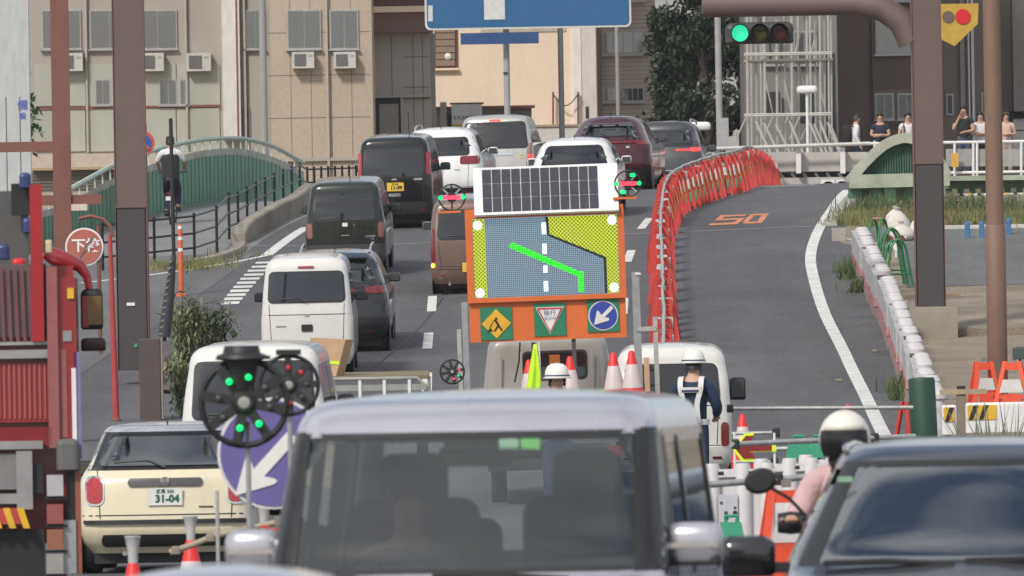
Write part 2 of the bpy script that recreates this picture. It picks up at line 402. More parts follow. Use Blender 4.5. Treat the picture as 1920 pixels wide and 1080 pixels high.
# concrete slab edge in the yard, the low step in front of the pillar
for a, b in (((1700, 634), (1930, 636)),):
    p, q = G(*a), G(*b); mb = MB(); ys = [p.y+i*.8 for i in range(11)]
    rings = [[(p.x, y, gz(p.x, y)-.2), (26, y, gz(26, y)-.2), (26, y, gz(26, y)+.13), (p.x, y, gz(p.x, y)+.13)] for y in ys]
    mb.loft(rings); tag(fix_normals(mb.build('yard_slab', M('yard_slab', (.235, .195, .15), .95, var=.3, scale=.8, fine=.25, bump=.4))), kind='structure')

# ------------------------------------------------------------------ buildings
def building(name, label, px0, px1, py1, d, depth, mat, py0=-700, cat='building'):
    """block whose near face spans the picture columns px0..px1 at distance d, from py1 (foot) to py0 (top)"""
    a = W(px0, (py0+py1)/2, d); b = W(px1, (py0+py1)/2, d); z0 = W((px0+px1)/2, py1, d).z; z1 = W((px0+px1)/2, py0, d).z
    o = thing(name, label, cat, T(Vector((a.x, d, z0)))); o['w'] = b.x-a.x; o['h'] = z1-z0; o['d'] = d; o['px0'] = px0
    MB().bb((0, 0, 0), (b.x-a.x, depth, z1-z0)).build('wall', mat, o)
    return o
def on(o, px0, py0, px1, py1, y0=-.05, y1=.1, name='panel', mat=None, parent=None):
    """a piece on the near face of building o, given as a picture rectangle"""
    d = o['d']; L = o.matrix_world.translation
    a = W(px0, (py0+py1)/2, d)-L; b = W(px1, (py0+py1)/2, d)-L; t = W((px0+px1)/2, py0, d)-L; u = W((px0+px1)/2, py1, d)-L
    return MB().bb((a.x, y0, u.z), (b.x, y1, t.z)).build(name, mat, parent or o)
def window(o, px0, py0, px1, py1, frame_m, glass_m, panes=2, sill=True):
    f = on(o, px0-2, py0-2, px1+2, py1+2, -.06, .02, 'window', frame_m)
    for k in range(panes):
        w = (px1-px0)/panes; on(o, px0+w*k+.8, py0+1, px0+w*(k+1)-.8, py1-1, -.075, -.05, 'pane', glass_m, f)
    if sill: on(o, px0-4, py1+2, px1+4, py1+5, -.14, .02, 'sill', frame_m, f)
    return f
WG = glass('window_glass', (.05, .055, .06), .12); ALU = M('aluminium_frame', (.42, .42, .42), .4, .5)
TAN = M('tan_tile', (.42, .345, .275), .8, var=.1, scale=.25, fine=.06, streak=3)
CREAM = M('cream_render', (.78, .64, .49), .85, var=.12, scale=.35, fine=.04, streak=4)
GREYB = M('grey_panel', (.36, .33, .295), .75, var=.1, scale=.4, streak=3)
BRN = M('brown_cladding', (.145, .105, .09), .8, var=.15, scale=.5, streak=3)
GL2 = M('pale_green_panel', (.38, .39, .34), .5, var=.12, scale=.6, streak=3)
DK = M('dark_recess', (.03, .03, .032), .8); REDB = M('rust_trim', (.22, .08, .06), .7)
JOINT = M('panel_joint', (.12, .1, .09), .8)

b = building('office_building', 'pale panelled office building behind the left green footbridge parapet', -60, 505, 470, 300, 9, GREYB)
for x0, x1 in ((66, 98), (100, 160), (163, 236), (238, 330), (332, 412)):
    on(b, x0, 203, x1, 284, -.05, .02, 'glazed_panel', GL2); on(b, x0, 120, x1, 199, -.05, .02, 'glazed_panel', GL2)
on(b, 64, 199, 412, 203, -.09, .02, 'rail', REDB)
on(b, 60, 287, 445, 316, -.3, .02, 'canopy_band', M('pinkish_band', (.5, .42, .36), .8))
on(b, 60, 312, 445, 317, -.33, -.28, 'band_edge', M('ochre', (.4, .3, .18), .8))
for k in range(6): on(b, 60, 319+k*6, 415, 323+k*6, -.06, .02, 'shutter_slat', M('dark_slat', (.14, .12, .105), .7))
on(b, 415, -300, 448, 262, -.25, .02, 'column', M('white_column', (.66, .65, .64), .7, streak=3))
on(b, 441, -300, 444, 262, -.27, -.2, 'downpipe', REDB)
on(b, 450, 203, 470, 262, -.03, .02, 'recess_panel', M('shade_panel', (.2, .2, .2), .7))  # flat panel, the shade of a recess is painted in grey
for x0, x1 in ((300, 330), (338, 352), (180, 205)): window(b, x0, 150, x1, 195, ALU, WG, 2)
for x0, x1 in ((80, 150), (170, 240), (260, 330), (460, 495)): window(b, x0, 20, x1, 90, ALU, WG, 2)
def ac_unit(o, px, py, s=1.):
    u = on(o, px, py, px+46*s, py+34*s, -.38, -.05, 'ac_unit', M('ac_white', (.5, .49, .46), .6, var=.12)); on(o, px+5*s, py+5*s, px+29*s, py+29*s, -.4, -.37, 'fan_grille', M('ac_dark', (.12, .12, .12), .6), u); on(o, px+34*s, py+6*s, px+42*s, py+10*s, -.39, -.37, 'badge', GRY, u)
for x in (110, 262, 350): ac_unit(b, x, 100)
for x in (158, 345, 455): on(b, x, -300, x+4, 287, -.14, .0, 'downpipe', M('pipe_beige', (.4, .37, .32), .6))
b = building('tan_building', 'plain tan tiled building behind the black footway railing', 503, 694, 470, 285, 12, TAN)
for k in range(1, 5): on(b, 503+k*38, -600, 504+k*38, 470, -.004, .02, 'joint', JOINT)
for y in (300, 220, 140, 60): on(b, 503, y, 694, y+1.2, -.004, .02, 'joint', JOINT)
for y in (20, -120): window(b, 540, y, 600, y+70, ALU, WG, 2); window(b, 620, y, 670, y+70, ALU, WG, 2)
ac_unit(b, 548, 98, .9); ac_unit(b, 626, 98, .9)
on(b, 608, -600, 612, 470, -.12, .0, 'downpipe', M('pipe_beige', (.4, .37, .32), .6)); on(b, 506, 296, 694, 302, -.1, .0, 'plinth_trim', GREYB)
b = building('corner_building', 'grey panelled corner building with a brown band and a deep recessed entrance', 692, 806, 470, 290, 12, GREYB, py0=-400)
on(b, 700, 182, 752, 300, -.03, .02, 'entrance_shade', DK); on(b, 752, 182, 757, 300, -.12, .02, 'pier', GREYB)  # entrance is a flat near-black panel, its depth shade painted as colour
on(b, 712, 195, 748, 300, -.05, -.02, 'shutter', M('shutter_grey', (.24, .22, .2), .6))
on(b, 694, 178, 806, 183, -.16, .02, 'lintel', GREYB)
for x in (735, 775, 793): on(b, x, 66, x+1.2, 300, -.004, .02, 'joint', JOINT)
for y in (106, 163, 184): on(b, 757, y, 806, y+1.2, -.006, .02, 'joint', JOINT)
on(b, 692, 24, 812, 62, -.5, .02, 'brown_band', M('brown_band', (.17, .1, .085), .7)); on(b, 692, -40, 812, 13, -.5, .02, 'brown_band', M('brown_band_dark', (.11, .05, .045), .7))
on(b, 692, 13, 812, 24, -.62, .02, 'ledge', CREAM)
on(b, 806, 62, 818, 470, .3, 1, 'shaded_return', M('shaded_return', (.27, .25, .23), .8))  # side face in a darker grey, its shade is put into the colour
b = building('cream_building', 'cream rendered building wall behind the silver minivan', 804, 1115, 470, 330, 10, CREAM)
f = on(b, 814, -60, 857, 130, -.05, .02, 'window', M('brown_frame', (.12, .05, .035), .6))
for k in range(14): on(b, 817, -50+k*12.5, 853, -39+k*12.5, -.09, -.04, 'shutter_slat', M('brown_slat', (.27, .19, .14), .7), f)
on(b, 812, 128, 860, 132, -.16, .02, 'sill', CREAM)
on(b, 1070, -400, 1086, 240, -.08, .02, 'pilaster', M('white_render', (.76, .73, .69), .8, streak=4)); on(b, 1086, -400, 1114, 240, -.05, .02, 'return_wall', M('pale_render', (.62, .58, .54), .8, streak=4))
on(b, 1098, 200, 1104, 222, -.07, .02, 'vent', DK)
MB().lathe([(0, -.16), (.1, -.12), (.13, 0)], 12, axis='y').build('wall_lamp', WHT, b, T(W(840, 106, 330)-b.matrix_world.translation), 40)
for x in (1037, 1084): MB().tube([W(x, 172, 329.8)-b.matrix_world.translation, W(x, 260, 329.8)-b.matrix_world.translation], .035, 6).build('conduit', REDB, b)
MB().tube([W(1037+47*t, 176+22*math.sin(math.pi*t), 329.7)-b.matrix_world.translation for t in [i/10 for i in range(11)]], .02, 6).build('cable', BLK, b)
on(b, 900, -60, 1060, 60, -.03, .02, 'stain_patch', M('stained_render', (.52, .45, .36), .9, var=.25, scale=.8, streak=4))
on(b, 1000, 238, 1113, 300, -1.2, -.9, 'low_white_wall', M('low_wall_white', (.6, .58, .55), .8, var=.1)); on(b, 998, 235, 1113, 239, -1.25, -.88, 'wall_coping', M('coping_tan', (.4, .28, .22), .8))
b = building('roofed_gatehouse', 'low grey flat roofed entrance canopy below the cream wall', 818, 999, 470, 318, 4, M('grey_render', (.3, .29, .28), .85), py0=203, cat='building')
on(b, 816, 199, 1003, 204, -.25, .1, 'roof_edge', REDB)
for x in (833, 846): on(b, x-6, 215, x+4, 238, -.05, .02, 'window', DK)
on(b, 826, 192, 838, 290, -.3, -.05, 'post', M('stone_post', (.36, .32, .27), .9))
s = thing('name_board', 'white name board with dark lettering and a yellow foot by the silver minivan', 'sign', T(W(876, 250, 315)))
MB().bb((-.45, 0, 0), (.45, .1, .86)).build('board', M('board_white', (.68, .67, .66), .5), s); MB().bb((-.45, -.012, 0), (.45, .02, .28)).build('yellow_panel', M('yellow_sign', (.62, .43, .1), .5), s)
MB().bb((-.5, .02, .86), (.5, .12, .91)).build('top_rail', M('sign_rail', (.08, .03, .03), .6), s)
for x in (-.42, .42): MB().bb((x-.03, .03, -3), (x+.03, .09, .02)).build('post', GRY, s)
text('lettering', 'エオス住吉ビル', .118, M('ink', (.03, .03, .035), .6), s, T((0, -.01, .46)), .002)
text('lettering', '住', .13, M('ink', (.03, .03, .035), .6), s, T((.3, -.02, .15)))
TILE = M('beige_brick_tile', (.40, .36, .31), .8, var=.1, scale=1.2, fine=.1)
b = building('tiled_apartment_block', 'beige brick tiled apartment block left of the pine tree', 1110, 1226, 470, 340, 11, TILE)
for k in range(30): on(b, 1126, -20+k*8, 1226, -19.2+k*8, -.004, .02, 'joint', JOINT)
window(b, 1130, 165, 1163, 189, ALU, WG, 2); window(b, 1166, 165, 1206, 189, ALU, WG, 4); window(b, 1130, 60, 1206, 100, ALU, WG, 4); window(b, 1130, -40, 1206, 0, ALU, WG, 4)
on(b, 1112, -300, 1125, 240, -.2, .02, 'downpipe_bay', M('brown_bay', (.2, .15, .12), .8))
b = building('brown_building', 'brown clad building behind the people at the railing', 1566, 1760, 470, 306, 12, BRN)
on(b, 1638, 168, 1722, 232, -.03, .02, 'window_bay', M('bay_brown', (.2, .15, .13), .7))
window(b, 1643, 177, 1674, 222, ALU, M('frosted_glass', (.2, .21, .2), .3), 2); window(b, 1685, 177, 1716, 222, ALU, M('frosted_glass', (.2, .21, .2), .3), 2)
window(b, 1643, 40, 1716, 100, ALU, WG, 4); window(b, 1643, -60, 1716, 0, ALU, WG, 4)
on(b, 1633, -300, 1637, 290, -.1, .02, 'downpipe', BRN)
b = building('grey_brown_building', 'grey brown apartment building at the right end of the bridge', 1760, 2150, 470, 308, 12, M('grey_brown_wall', (.23, .195, .165), .8, var=.1, scale=.5, streak=3))
window(b, 1776, 178, 1786, 214, ALU, M('dark_window', (.07, .06, .07), .3), 1, False); window(b, 1842, 176, 1856, 214, ALU, M('frosted_glass', (.2, .21, .2), .3), 1, False)
on(b, 1798, -300, 1806, 300, -.15, .02, 'pilaster', M('pilaster', (.34, .3, .27), .8)); on(b, 1819, -300, 1824, 300, -.2, .02, 'downpipe', WHT); on(b, 1812, -300, 1815, 240, -.2, .02, 'downpipe', WHT)
on(b, 1893, -300, 1990, 210, -1.2, .02, 'balcony_wall', M('balcony_brown', (.21, .185, .175), .8)); on(b, 1893, 209, 1912, 224, -.9, .02, 'vent_box', DK)
on(b, 1897, 223, 1990, 244, -.8, .02, 'white_panel', M('panel_white', (.5, .49, .48), .6)); on(b, 1897, 246, 1990, 300, -.8, .02, 'white_panel', M('panel_white', (.5, .49, .48), .6))
on(b, 1840, 218, 1884, 240, -.5, .02, 'blue_awning', M('blue_tarp', (.04, .14, .45), .6))
b = building('far_apartment_block', 'hazy grey apartment block far behind the pine tree', 1180, 1700, 560, 430, 10, M('far_wall', (.37, .37, .36), .85, var=.1, scale=.3))
for r in range(4):
    for c in range(6): window(b, 1230+c*50, -40+r*75, 1258+c*50, -5+r*75, ALU, WG, 2, False)
# tube scaffold in front of a house front
b = building('scaffolded_house', 'grey house front wrapped in steel tube scaffolding', 1392, 1566, 470, 296, 9, M('house_grey', (.2, .195, .185), .8, var=.12, scale=.6, streak=2))
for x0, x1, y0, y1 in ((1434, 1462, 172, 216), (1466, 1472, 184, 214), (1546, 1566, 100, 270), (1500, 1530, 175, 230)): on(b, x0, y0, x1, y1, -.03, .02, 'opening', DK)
for y in (60, -60): window(b, 1430, y, 1470, y+60, ALU, WG, 2); window(b, 1490, y, 1530, y+60, ALU, WG, 2)
s = thing('scaffold', 'steel tube scaffold with slanted braces on the house front', 'scaffold', T(W(1480, 300, 292)))
L0 = s.matrix_world.translation
TB = M('scaffold_tube', (.5, .49, .46), .4, .3)
def stube(a, da, b_, db, r=.028, name='tube'): MB().tube([W(*a, da)-L0, W(*b_, db)-L0], r, 6).build(name, TB, s)
for i, x in enumerate((1400, 1416, 1432, 1455, 1483, 1512, 1518, 1527, 1536, 1545, 1552, 1557)):
    stube((x, -60), 292+.3*(i % 2), (x+3, 290), 292+.3*(i % 2), .04 if i < 6 else .03, 'standard')
for x in (1407, 1425, 1470, 1495): stube((x, -60), 294, (x+3, 290), 294, .035, 'standard')
for y in (214, 217, 100, 103, 0): stube((1395, y+1), 291.8, (1560, y-2), 291.8, .03, 'ledger')
for i, x in enumerate((1416, 1432, 1455, 1480, 1518, 1527, 1537, 1552, 1557)): stube((x, 226+(i % 3)*4), 292, (x+30-i, 290), 289, .035, 'brace')
for x in (1400, 1450, 1478, 1500, 1522): stube((x, 218), 292.6, (x-20, 262), 292.6, .025, 'brace')
for x in (1425, 1460, 1495, 1525): stube((x, 104), 292.4, (x+24, 212), 292.4, .024, 'brace'); stube((x+20, 4), 292.4, (x-4, 100), 292.4, .024, 'brace')
for y in (112, 8): MB().bb(W(1395, y, 292)-L0, W(1560, y+4, 293)-L0).build('deck_board', M('deck', (.4, .36, .3), .8), s)

# ------------------------------------------------------------------ trees and planting
LEAF = M('pine_foliage', (.06, .085, .05), .8, var=.5, scale=.9); LEAF2 = M('weed_foliage', (.085, .12, .045), .8, var=.4, scale=3); DRY = M('dry_grass', (.19, .19, .08), .85, var=.35, scale=2)
BARK = M('bark', (.09, .065, .05), .9, bump=.5)
def tree(name, label, px, py, d, h, rx_, trunk_h, seed, mat=LEAF, n=5200):
    rnd = random.Random(seed); p = W(px, py, d); t = thing(name, label, 'tree', T(p), 'trees beyond the bridge')
    tp = [Vector((math.sin(z*.5+seed)*.18, math.cos(z*.4)*.12, z)) for z in [h*.92*i/7 for i in range(8)]]
    MB().tube(tp, [.2*(1-i/9)+.03 for i in range(8)], 9).build('trunk', BARK, t, smooth=60)
    cl = []
    for i in range(44):
        z = trunk_h+(h-trunk_h)*rnd.random()**.9; a = rnd.random()*6.28; rr = rx_*(1.05-.75*(z-trunk_h)/(h-trunk_h))*(.35+.65*rnd.random())
        b0 = tp[min(7, int(z/h*7))]; c = Vector((math.cos(a)*rr, math.sin(a)*rr, z))
        cl.append((c, .35+.4*rnd.random()))
        MB().tube([b0*.98, b0.lerp(c, .5)+Vector((0, 0, .08)), c], [.055, .04, .012], 5).build('limb', BARK, t)
    mb = MB()
    for i in range(n):
        c, r = cl[i % len(cl)]; v = Vector((rnd.gauss(0, 1), rnd.gauss(0, 1), rnd.gauss(0, .55))).normalized()*r*rnd.random()**.45
        q = c+v; u = Vector((rnd.gauss(0, 1), rnd.gauss(0, 1), rnd.gauss(0, 1))).normalized(); w_ = u.cross(Vector((rnd.random(), rnd.random(), 1))).normalized(); e = .06+.08*rnd.random()
        mb.add([q-u*e, q+w_*e*.45, q+u*e, q-w_*e*.45], [(0, 1, 2, 3)])
    mb.build('crown', mat, t); return t
tree('pine_tree', 'dark green pine tree left of the scaffolded house', 1335, 330, 303, 6.2, 1.75, -.6, 3, n=17000)
tree('pine_tree', 'small pine tree nearest the beige tiled block', 1262, 330, 306, 4.6, 1.25, -.6, 5, n=12000)
tree('street_tree', 'green street tree at the left edge beside the white sign pillar', -8, 330, 255, 3.6, .75, .9, 9, M('tree_green', (.05, .13, .04), .8, var=.5, scale=2), 3500)
def tufts(name, spots, hgt, n, mat, seed, label=None, spread=.35):
    rnd = random.Random(seed); mb = MB()
    for p in spots:
        for i in range(n):
            x = p.x+rnd.gauss(0, spread); y = p.y+rnd.gauss(0, spread*1.6); z = gz(x, y); h = hgt*(.4+.9*rnd.random()); a = rnd.random()*3.14; l = Vector((rnd.gauss(0, .3), rnd.gauss(0, .3), 1))*h
            w_ = Vector((math.cos(a), math.sin(a), 0))*.012*(1+hgt)
            q = Vector((x, y, z)); mb.add([q-w_, q+w_, q+l*.6+w_*.7, q+l], [(0, 1, 2, 3)])
    o = mb.build(name, mat); tag(o, label, 'grass' if label else None, kind='stuff'); return o
tufts('grass', [G(1575+i*9, 400+6*math.sin(i)) for i in range(0)]+[G(1592+i*10, 418+3*math.sin(i*2)) for i in range(36)]+[G(1606+i*11, 408+3*math.sin(i*2)) for i in range(32)], .2, 120, DRY, 1, 'dry grass strip at the foot of the green bridge parapet', .24)
tufts('weeds', [G(1610+i*13, 402+4*math.sin(i*1.7)) for i in range(24)], .36, 60, LEAF2, 2, 'green weeds among the dry grass below the bridge parapet', .25)
tufts('weeds', [G(1596, 522), G(1590, 510), G(1690, 735), G(1694, 750), G(1612, 548)], .3, 90, LEAF2, 3, 'weeds growing at the foot of the white barrier row', .12)
tufts('weeds', [G(300+i*8, 505-2*i % 7) for i in range(12)]+[G(405, 492), G(430, 482)], .16, 50, DRY, 4, 'dry weeds along the kerb below the footway railing', .3)
def bush(name, label, px, d, w, h, seed, mat, n=2600):
    rnd = random.Random(seed); p = GD(px, d); t = thing(name, label, 'bush', T(p))
    mb = MB(); st = MB(); tips = []
    for i in range(15):
        a = rnd.random()*6.28; q = Vector((math.cos(a)*w*.5*rnd.random()**.5, math.sin(a)*w*.4*rnd.random()**.5, h*(.5+.5*rnd.random()))); tips.append(q)
        st.tube([(q.x*.15, q.y*.15, 0), q*.5, q], [.015, .012, .005], 4)
    st.build('stems', BARK, t)
    for i in range(n):
        q = tips[i % 15]*(.25+.75*rnd.random())+Vector((rnd.gauss(0, .12), rnd.gauss(0, .12), rnd.gauss(0, .1)))*w; q.z = max(q.z, .02)
        u = Vector((rnd.gauss(0, 1), rnd.gauss(0, 1), rnd.gauss(0, 1))).normalized(); w_ = u.cross(Vector((rnd.random(), .3, 1))).normalized(); e = (.02+.05*rnd.random())*(1.5 if rnd.random() < .3 else 1)
        if rnd.random() < .5: u = (u+Vector((0, 0, 1.2))).normalized()
        mb.add([q-u*e, q+w_*e*.3, q+u*e, q-w_*e*.3], [(0, 1, 2, 3)])
    mb.build('foliage', mat, t)
BUSH = M('bush_green', (.2, .23, .12), .8, var=.5, scale=4); BUSH2 = M('bush_dark', (.12, .15, .085), .8, var=.5, scale=4)
bush('bush', 'tall light green weedy bush beside the black striped pole', 345, 172, .62, 1.5, 1, BUSH, 1700)
bush('bush', 'round dark green bush right of the tall weeds', 388, 178, .9, .75, 2, BUSH2, 1900)
bush('bush', 'low green bush in front of the tall weeds', 345, 158, .6, .95, 3, BUSH, 1400)
# ================================================================== bridge parapets, railings, posts
GRNP = M('bridge_green', (.16, .32, .22), .6, var=.25, scale=1.5, streak=4); GRND = M('bridge_green_dark', (.07, .16, .11), .65, var=.3, scale=2, streak=4)
BEAM = M('weathered_beam', (.33, .37, .29), .8, var=.3, scale=1.6, fine=.1); RAILG = M('pale_green_rail', (.42, .52, .44), .5, var=.2, scale=3)
def ip(T_, x): return pchip(T_)(x)
dL = pchip([(40, 203), (215, 214), (330, 224), (440, 236), (570, 256)])
topL = pchip([(40, 383), (95, 372), (150, 344), (215, 309), (280, 284), (330, 271), (390, 261), (440, 259), (500, 270), (570, 306)])
beamL = pchip([(40, 402), (95, 392), (150, 368), (215, 334), (330, 295), (390, 281), (440, 278), (500, 290), (570, 322)])
lowL = pchip([(40, 520), (150, 462), (215, 428), (330, 388), (440, 367), (500, 356), (570, 345)])
s = thing('bridge_parapet', 'green arched bridge parapet with curved pale top beam left of the footway', 'parapet', T(GD(330, 224)))
L0 = s.matrix_world.translation
xs = [45+k*525/44 for k in range(45)]
MB().tube([W(x, topL(x), dL(x))-L0 for x in xs], .05, 6).build('top_rail', RAILG, s, smooth=50)
rings = []
for x in xs:
    p = W(x, beamL(x), dL(x))-L0; q = W(x, beamL(x)+13, dL(x))-L0
    rings.append([(p.x, p.y-.14, q.z), (p.x, p.y+.14, q.z), (p.x, p.y+.14, p.z), (p.x, p.y-.14, p.z)])
fix_normals(MB().loft(rings).build('arch_beam', M('pale_beam', (.44, .44, .38), .8, var=.25, scale=1.5), s, smooth=50))
rings = []
for x in xs:
    p = W(x, lowL(x)-6, dL(x))-L0; z = W(x, lowL(x)+25, dL(x)).z-L0.z
    rings.append([(p.x, p.y-.12, z), (p.x, p.y+.12, z), (p.x, p.y+.12, p.z), (p.x, p.y-.12, p.z)])
fix_normals(MB().loft(rings).build('bottom_beam', GRNP, s, smooth=50))
rings = []
for x in xs:
    p = W(x, beamL(x)+8, dL(x))-L0; q = W(x, lowL(x), dL(x))-L0
    rings.append([(p.x, p.y+.03, q.z), (p.x, p.y+.06, q.z), (p.x, p.y+.06, p.z), (p.x, p.y+.03, p.z)])
fix_normals(MB().loft(rings).build('web_plate', GRNP, s))
for k in range(72):
    x = 48+k*7.2; p = W(x, beamL(x)+10, dL(x))-L0; q = W(x, lowL(x), dL(x))-L0
    MB().bb((p.x-.02, p.y-.05, q.z), (p.x+.02, p.y+.03, p.z)).build('rib', GRNP, s)
    if k % 2 == 0:
        t = W(x, topL(x), dL(x))-L0; MB().bb((t.x-.015, t.y-.015, p.z), (t.x+.015, t.y+.015, t.z)).build('baluster', RAILG, s)
# kerb line at its foot
# black footway railing
RLB = M('black_rail', (.02, .022, .025), .35, .3)
def railing(name, label, pts, hgt, rails=(1, .62, .3), bars=0, mat=RLB, cat='railing'):
    P = [G(*q) for q in pts]; s = thing(name, label, cat, T(P[0])); o = s.matrix_world.translation
    for p in P: MB().tube([p-o, p-o+Vector((0, 0, hgt+.06))], .03, 6).build('post', mat, s)
    for k in rails: MB().tube([p-o+Vector((0, 0, hgt*k)) for p in P], .022, 6).build('rail', mat, s)
    return s
railing('footway_railing', 'black railing rising along the low concrete wall of the footway', [(430, 447), (447, 440), (464, 430), (481, 420), (498, 411), (515, 402), (532, 394), (548, 386), (563, 378), (577, 371), (590, 366), (603, 362), (616, 358), (629, 355), (642, 352), (655, 350), (668, 348)], .78)
railing('footway_railing', 'low black railing crossing in front of the cyclist', [(193, 508), (238, 503), (290, 498), (365, 490), (407, 476), (430, 449)], .85)
def beam_px(name, a, b, d, h, th, mat, parent, o):
    """straight beam between picture points at distance d, height h and depth th"""
    p, q = W(*a, d)-o, W(*b, d)-o
    r = [[(v.x, v.y-th/2, v.z-h/2), (v.x, v.y+th/2, v.z-h/2), (v.x, v.y+th/2, v.z+h/2), (v.x, v.y-th/2, v.z+h/2)] for v in (p, q)]
    return fix_normals(MB().loft(r).build(name, mat, parent))
# right end of the bridge
s = thing('bridge_parapet', 'weathered green arched end of the bridge parapet right of the ramp', 'parapet', T(GD(1660, 214))); o = s.matrix_world.translation
arch = [(1590, 342), (1604, 325), (1620, 306), (1640, 286), (1660, 270), (1680, 261), (1700, 258), (1720, 264), (1742, 280), (1760, 300), (1776, 330)]
rings = []
AP = smooth_path([W(x, y+1, 214)-o for x, y in arch], 3)
for i, p in enumerate(AP):
    t = (AP[min(i+1, len(AP)-1)]-AP[max(i-1, 0)]).normalized(); n = Vector((-t.z, 0, t.x))*.1
    rings.append([(p.x-n.x, p.y-.2, p.z-n.z), (p.x-n.x, p.y+.2, p.z-n.z), (p.x+n.x, p.y+.2, p.z+n.z), (p.x+n.x, p.y-.2, p.z+n.z)])
fix_normals(MB().loft(rings).build('arch_beam', M('arch_grey', (.36, .37, .31), .85, var=.3, scale=1.8, fine=.1), s, smooth=50))
f2 = pchip([(a, b) for a, b in arch])
rings = [[((W(x, 340, 214)-o).x, .08+y, (W(x, yy, 214)-o).z) for (y, yy) in ((0, 345), (.04, 345), (.04, f2(x)+6), (0, f2(x)+6))] for x in range(1600, 1770, 6)]
fix_normals(MB().loft(rings).build('web_plate', GRND, s))
for k in range(34):
    x = 1606+k*4.8; a = W(x, f2(x)+8, 214)-o; c = W(x, 338, 214)-o
    if c.z < a.z: MB().bb((a.x-.012, .0, c.z), (a.x+.012, .08, a.z)).build('rib', GRND, s)
beam_px('cross_beam', (1592, 341), (1780, 336), 213.6, .27, .42, BEAM, s, o)
for x in (1604, 1646, 1668, 1712, 1738): q = W(x, 398, 213.6)-o; MB().bb((q.x-.13, -.4, q.z-.3), (q.x+.13, -.1, (W(x, 350, 213.6)-o).z)).build('post', GRND if x != 1668 else GRNP, s)
for x in (1625, 1690): q = W(x, 398, 213.6)-o; MB().bb((q.x-.16, .0, q.z-.3), (q.x+.16, .1, (W(x, 350, 213.6)-o).z)).build('panel', M('grey_green_panel', (.28, .29, .24), .8), s)
s = thing('bridge_beam', 'long green edge beam of the bridge right of the steel pillar', 'beam', T(GD(1850, 216))); o = s.matrix_world.translation
beam_px('cap', (1772, 335), (1990, 332), 215.8, .1, .5, BEAM, s, o); beam_px('girder', (1772, 345), (1990, 342), 216, .2, .3, M('girder_green', (.1, .16, .11), .7, var=.3), s, o)
for x in range(1780, 1985, 22): q = W(x, 398, 216)-o; MB().bb((q.x-.06, -.1, q.z-.3), (q.x+.06, .1, (W(x, 350, 216)-o).z)).build('post', GRND, s)
beam_px('back_panel', (1772, 382), (1990, 380), 216.5, .62, .05, M('panel_brown_green', (.2, .19, .13), .9), s, o)
s = thing('hazard_board', 'long board striped white, black and orange below the bridge beam', 'board', T(W(1850, 366, 215))); o = s.matrix_world.translation
beam_px('board', (1777, 368), (1990, 365), 215, .1, .04, WHT, s, o)
for k in range(12): p = W(1785+k*17, 367.4-k*.22, 214.95)-o; MB().box((p.x, p.y, p.z), (.09, .04, .098), RY(35).to_3x3()).build('stripe', (YEL, BLK)[k % 2], s)
# pedestrian railing with clear panels
s = thing('pedestrian_railing', 'white pipe railing with clear panels in front of the standing people', 'railing', T(W(1850, 330, 282))); o = s.matrix_world.translation
PAN = M('frosted_panel', (.42, .42, .41), .4, alpha=.62)
for y, r in ((266, .04), (323, .04)): MB().tube([W(1590, y+4, 282)-o, W(1990, y-2, 282)-o], r, 8).build('rail', WHT, s, smooth=60)
for x in (1640, 1690, 1790, 1825, 1832, 1872, 1915, 1950): MB().tube([W(x, 330, 282)-o, W(x, 264, 282)-o], .036, 8).build('post', WHT, s, smooth=60)
for x0, x1 in ((1774, 1789), (1792, 1822), (1834, 1870), (1874, 1913), (1917, 1948)): MB().bb(W(x0, 312, 282.05)-o, W(x1, 279, 282.07)-o).build('panel', PAN, s)
MB().bb(W(1784, 287, 281.8)-o, W(1797, 313, 281.83)-o).build('yellow_notice', M('notice_yellow', (.62, .36, .05), .5), s)
# far crossing: white wall of the temporary bridge with culvert openings
s = thing('temporary_bridge', 'white panelled side of a crossing bridge with two round openings', 'bridge', T(W(1500, 360, 249))); o = s.matrix_world.translation
PW = M('bridge_panel', (.47, .45, .42), .75, var=.12, scale=1, streak=2)
for x0, x1 in ((1290, 1378), (1380, 1419), (1421, 1492), (1495, 1577), (1580, 1625)): MB().bb(W(x0, 322, 249)-o, W(x1, 285, 249.2)-o).build('panel', PW, s)
MB().tube([W(1280, 281, 248.6)-o, W(1632, 269, 248.6)-o], .045, 8).build('handrail', M('rail_pale', (.55, .53, .5), .5), s)
for x in (1300, 1345, 1410, 1497, 1580): MB().bb(W(x-4, 325, 248.7)-o, W(x+4, 276, 248.9)-o).build('post', WHT, s)
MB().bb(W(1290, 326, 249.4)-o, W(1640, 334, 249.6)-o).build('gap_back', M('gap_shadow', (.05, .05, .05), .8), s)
for k in range(13): MB().tube([W(1330+k*22, 324, 249.2)-o, W(1338+k*22, 336, 249.2)-o], .04, 6).build('strut', PW, s)
rnd = random.Random(4)
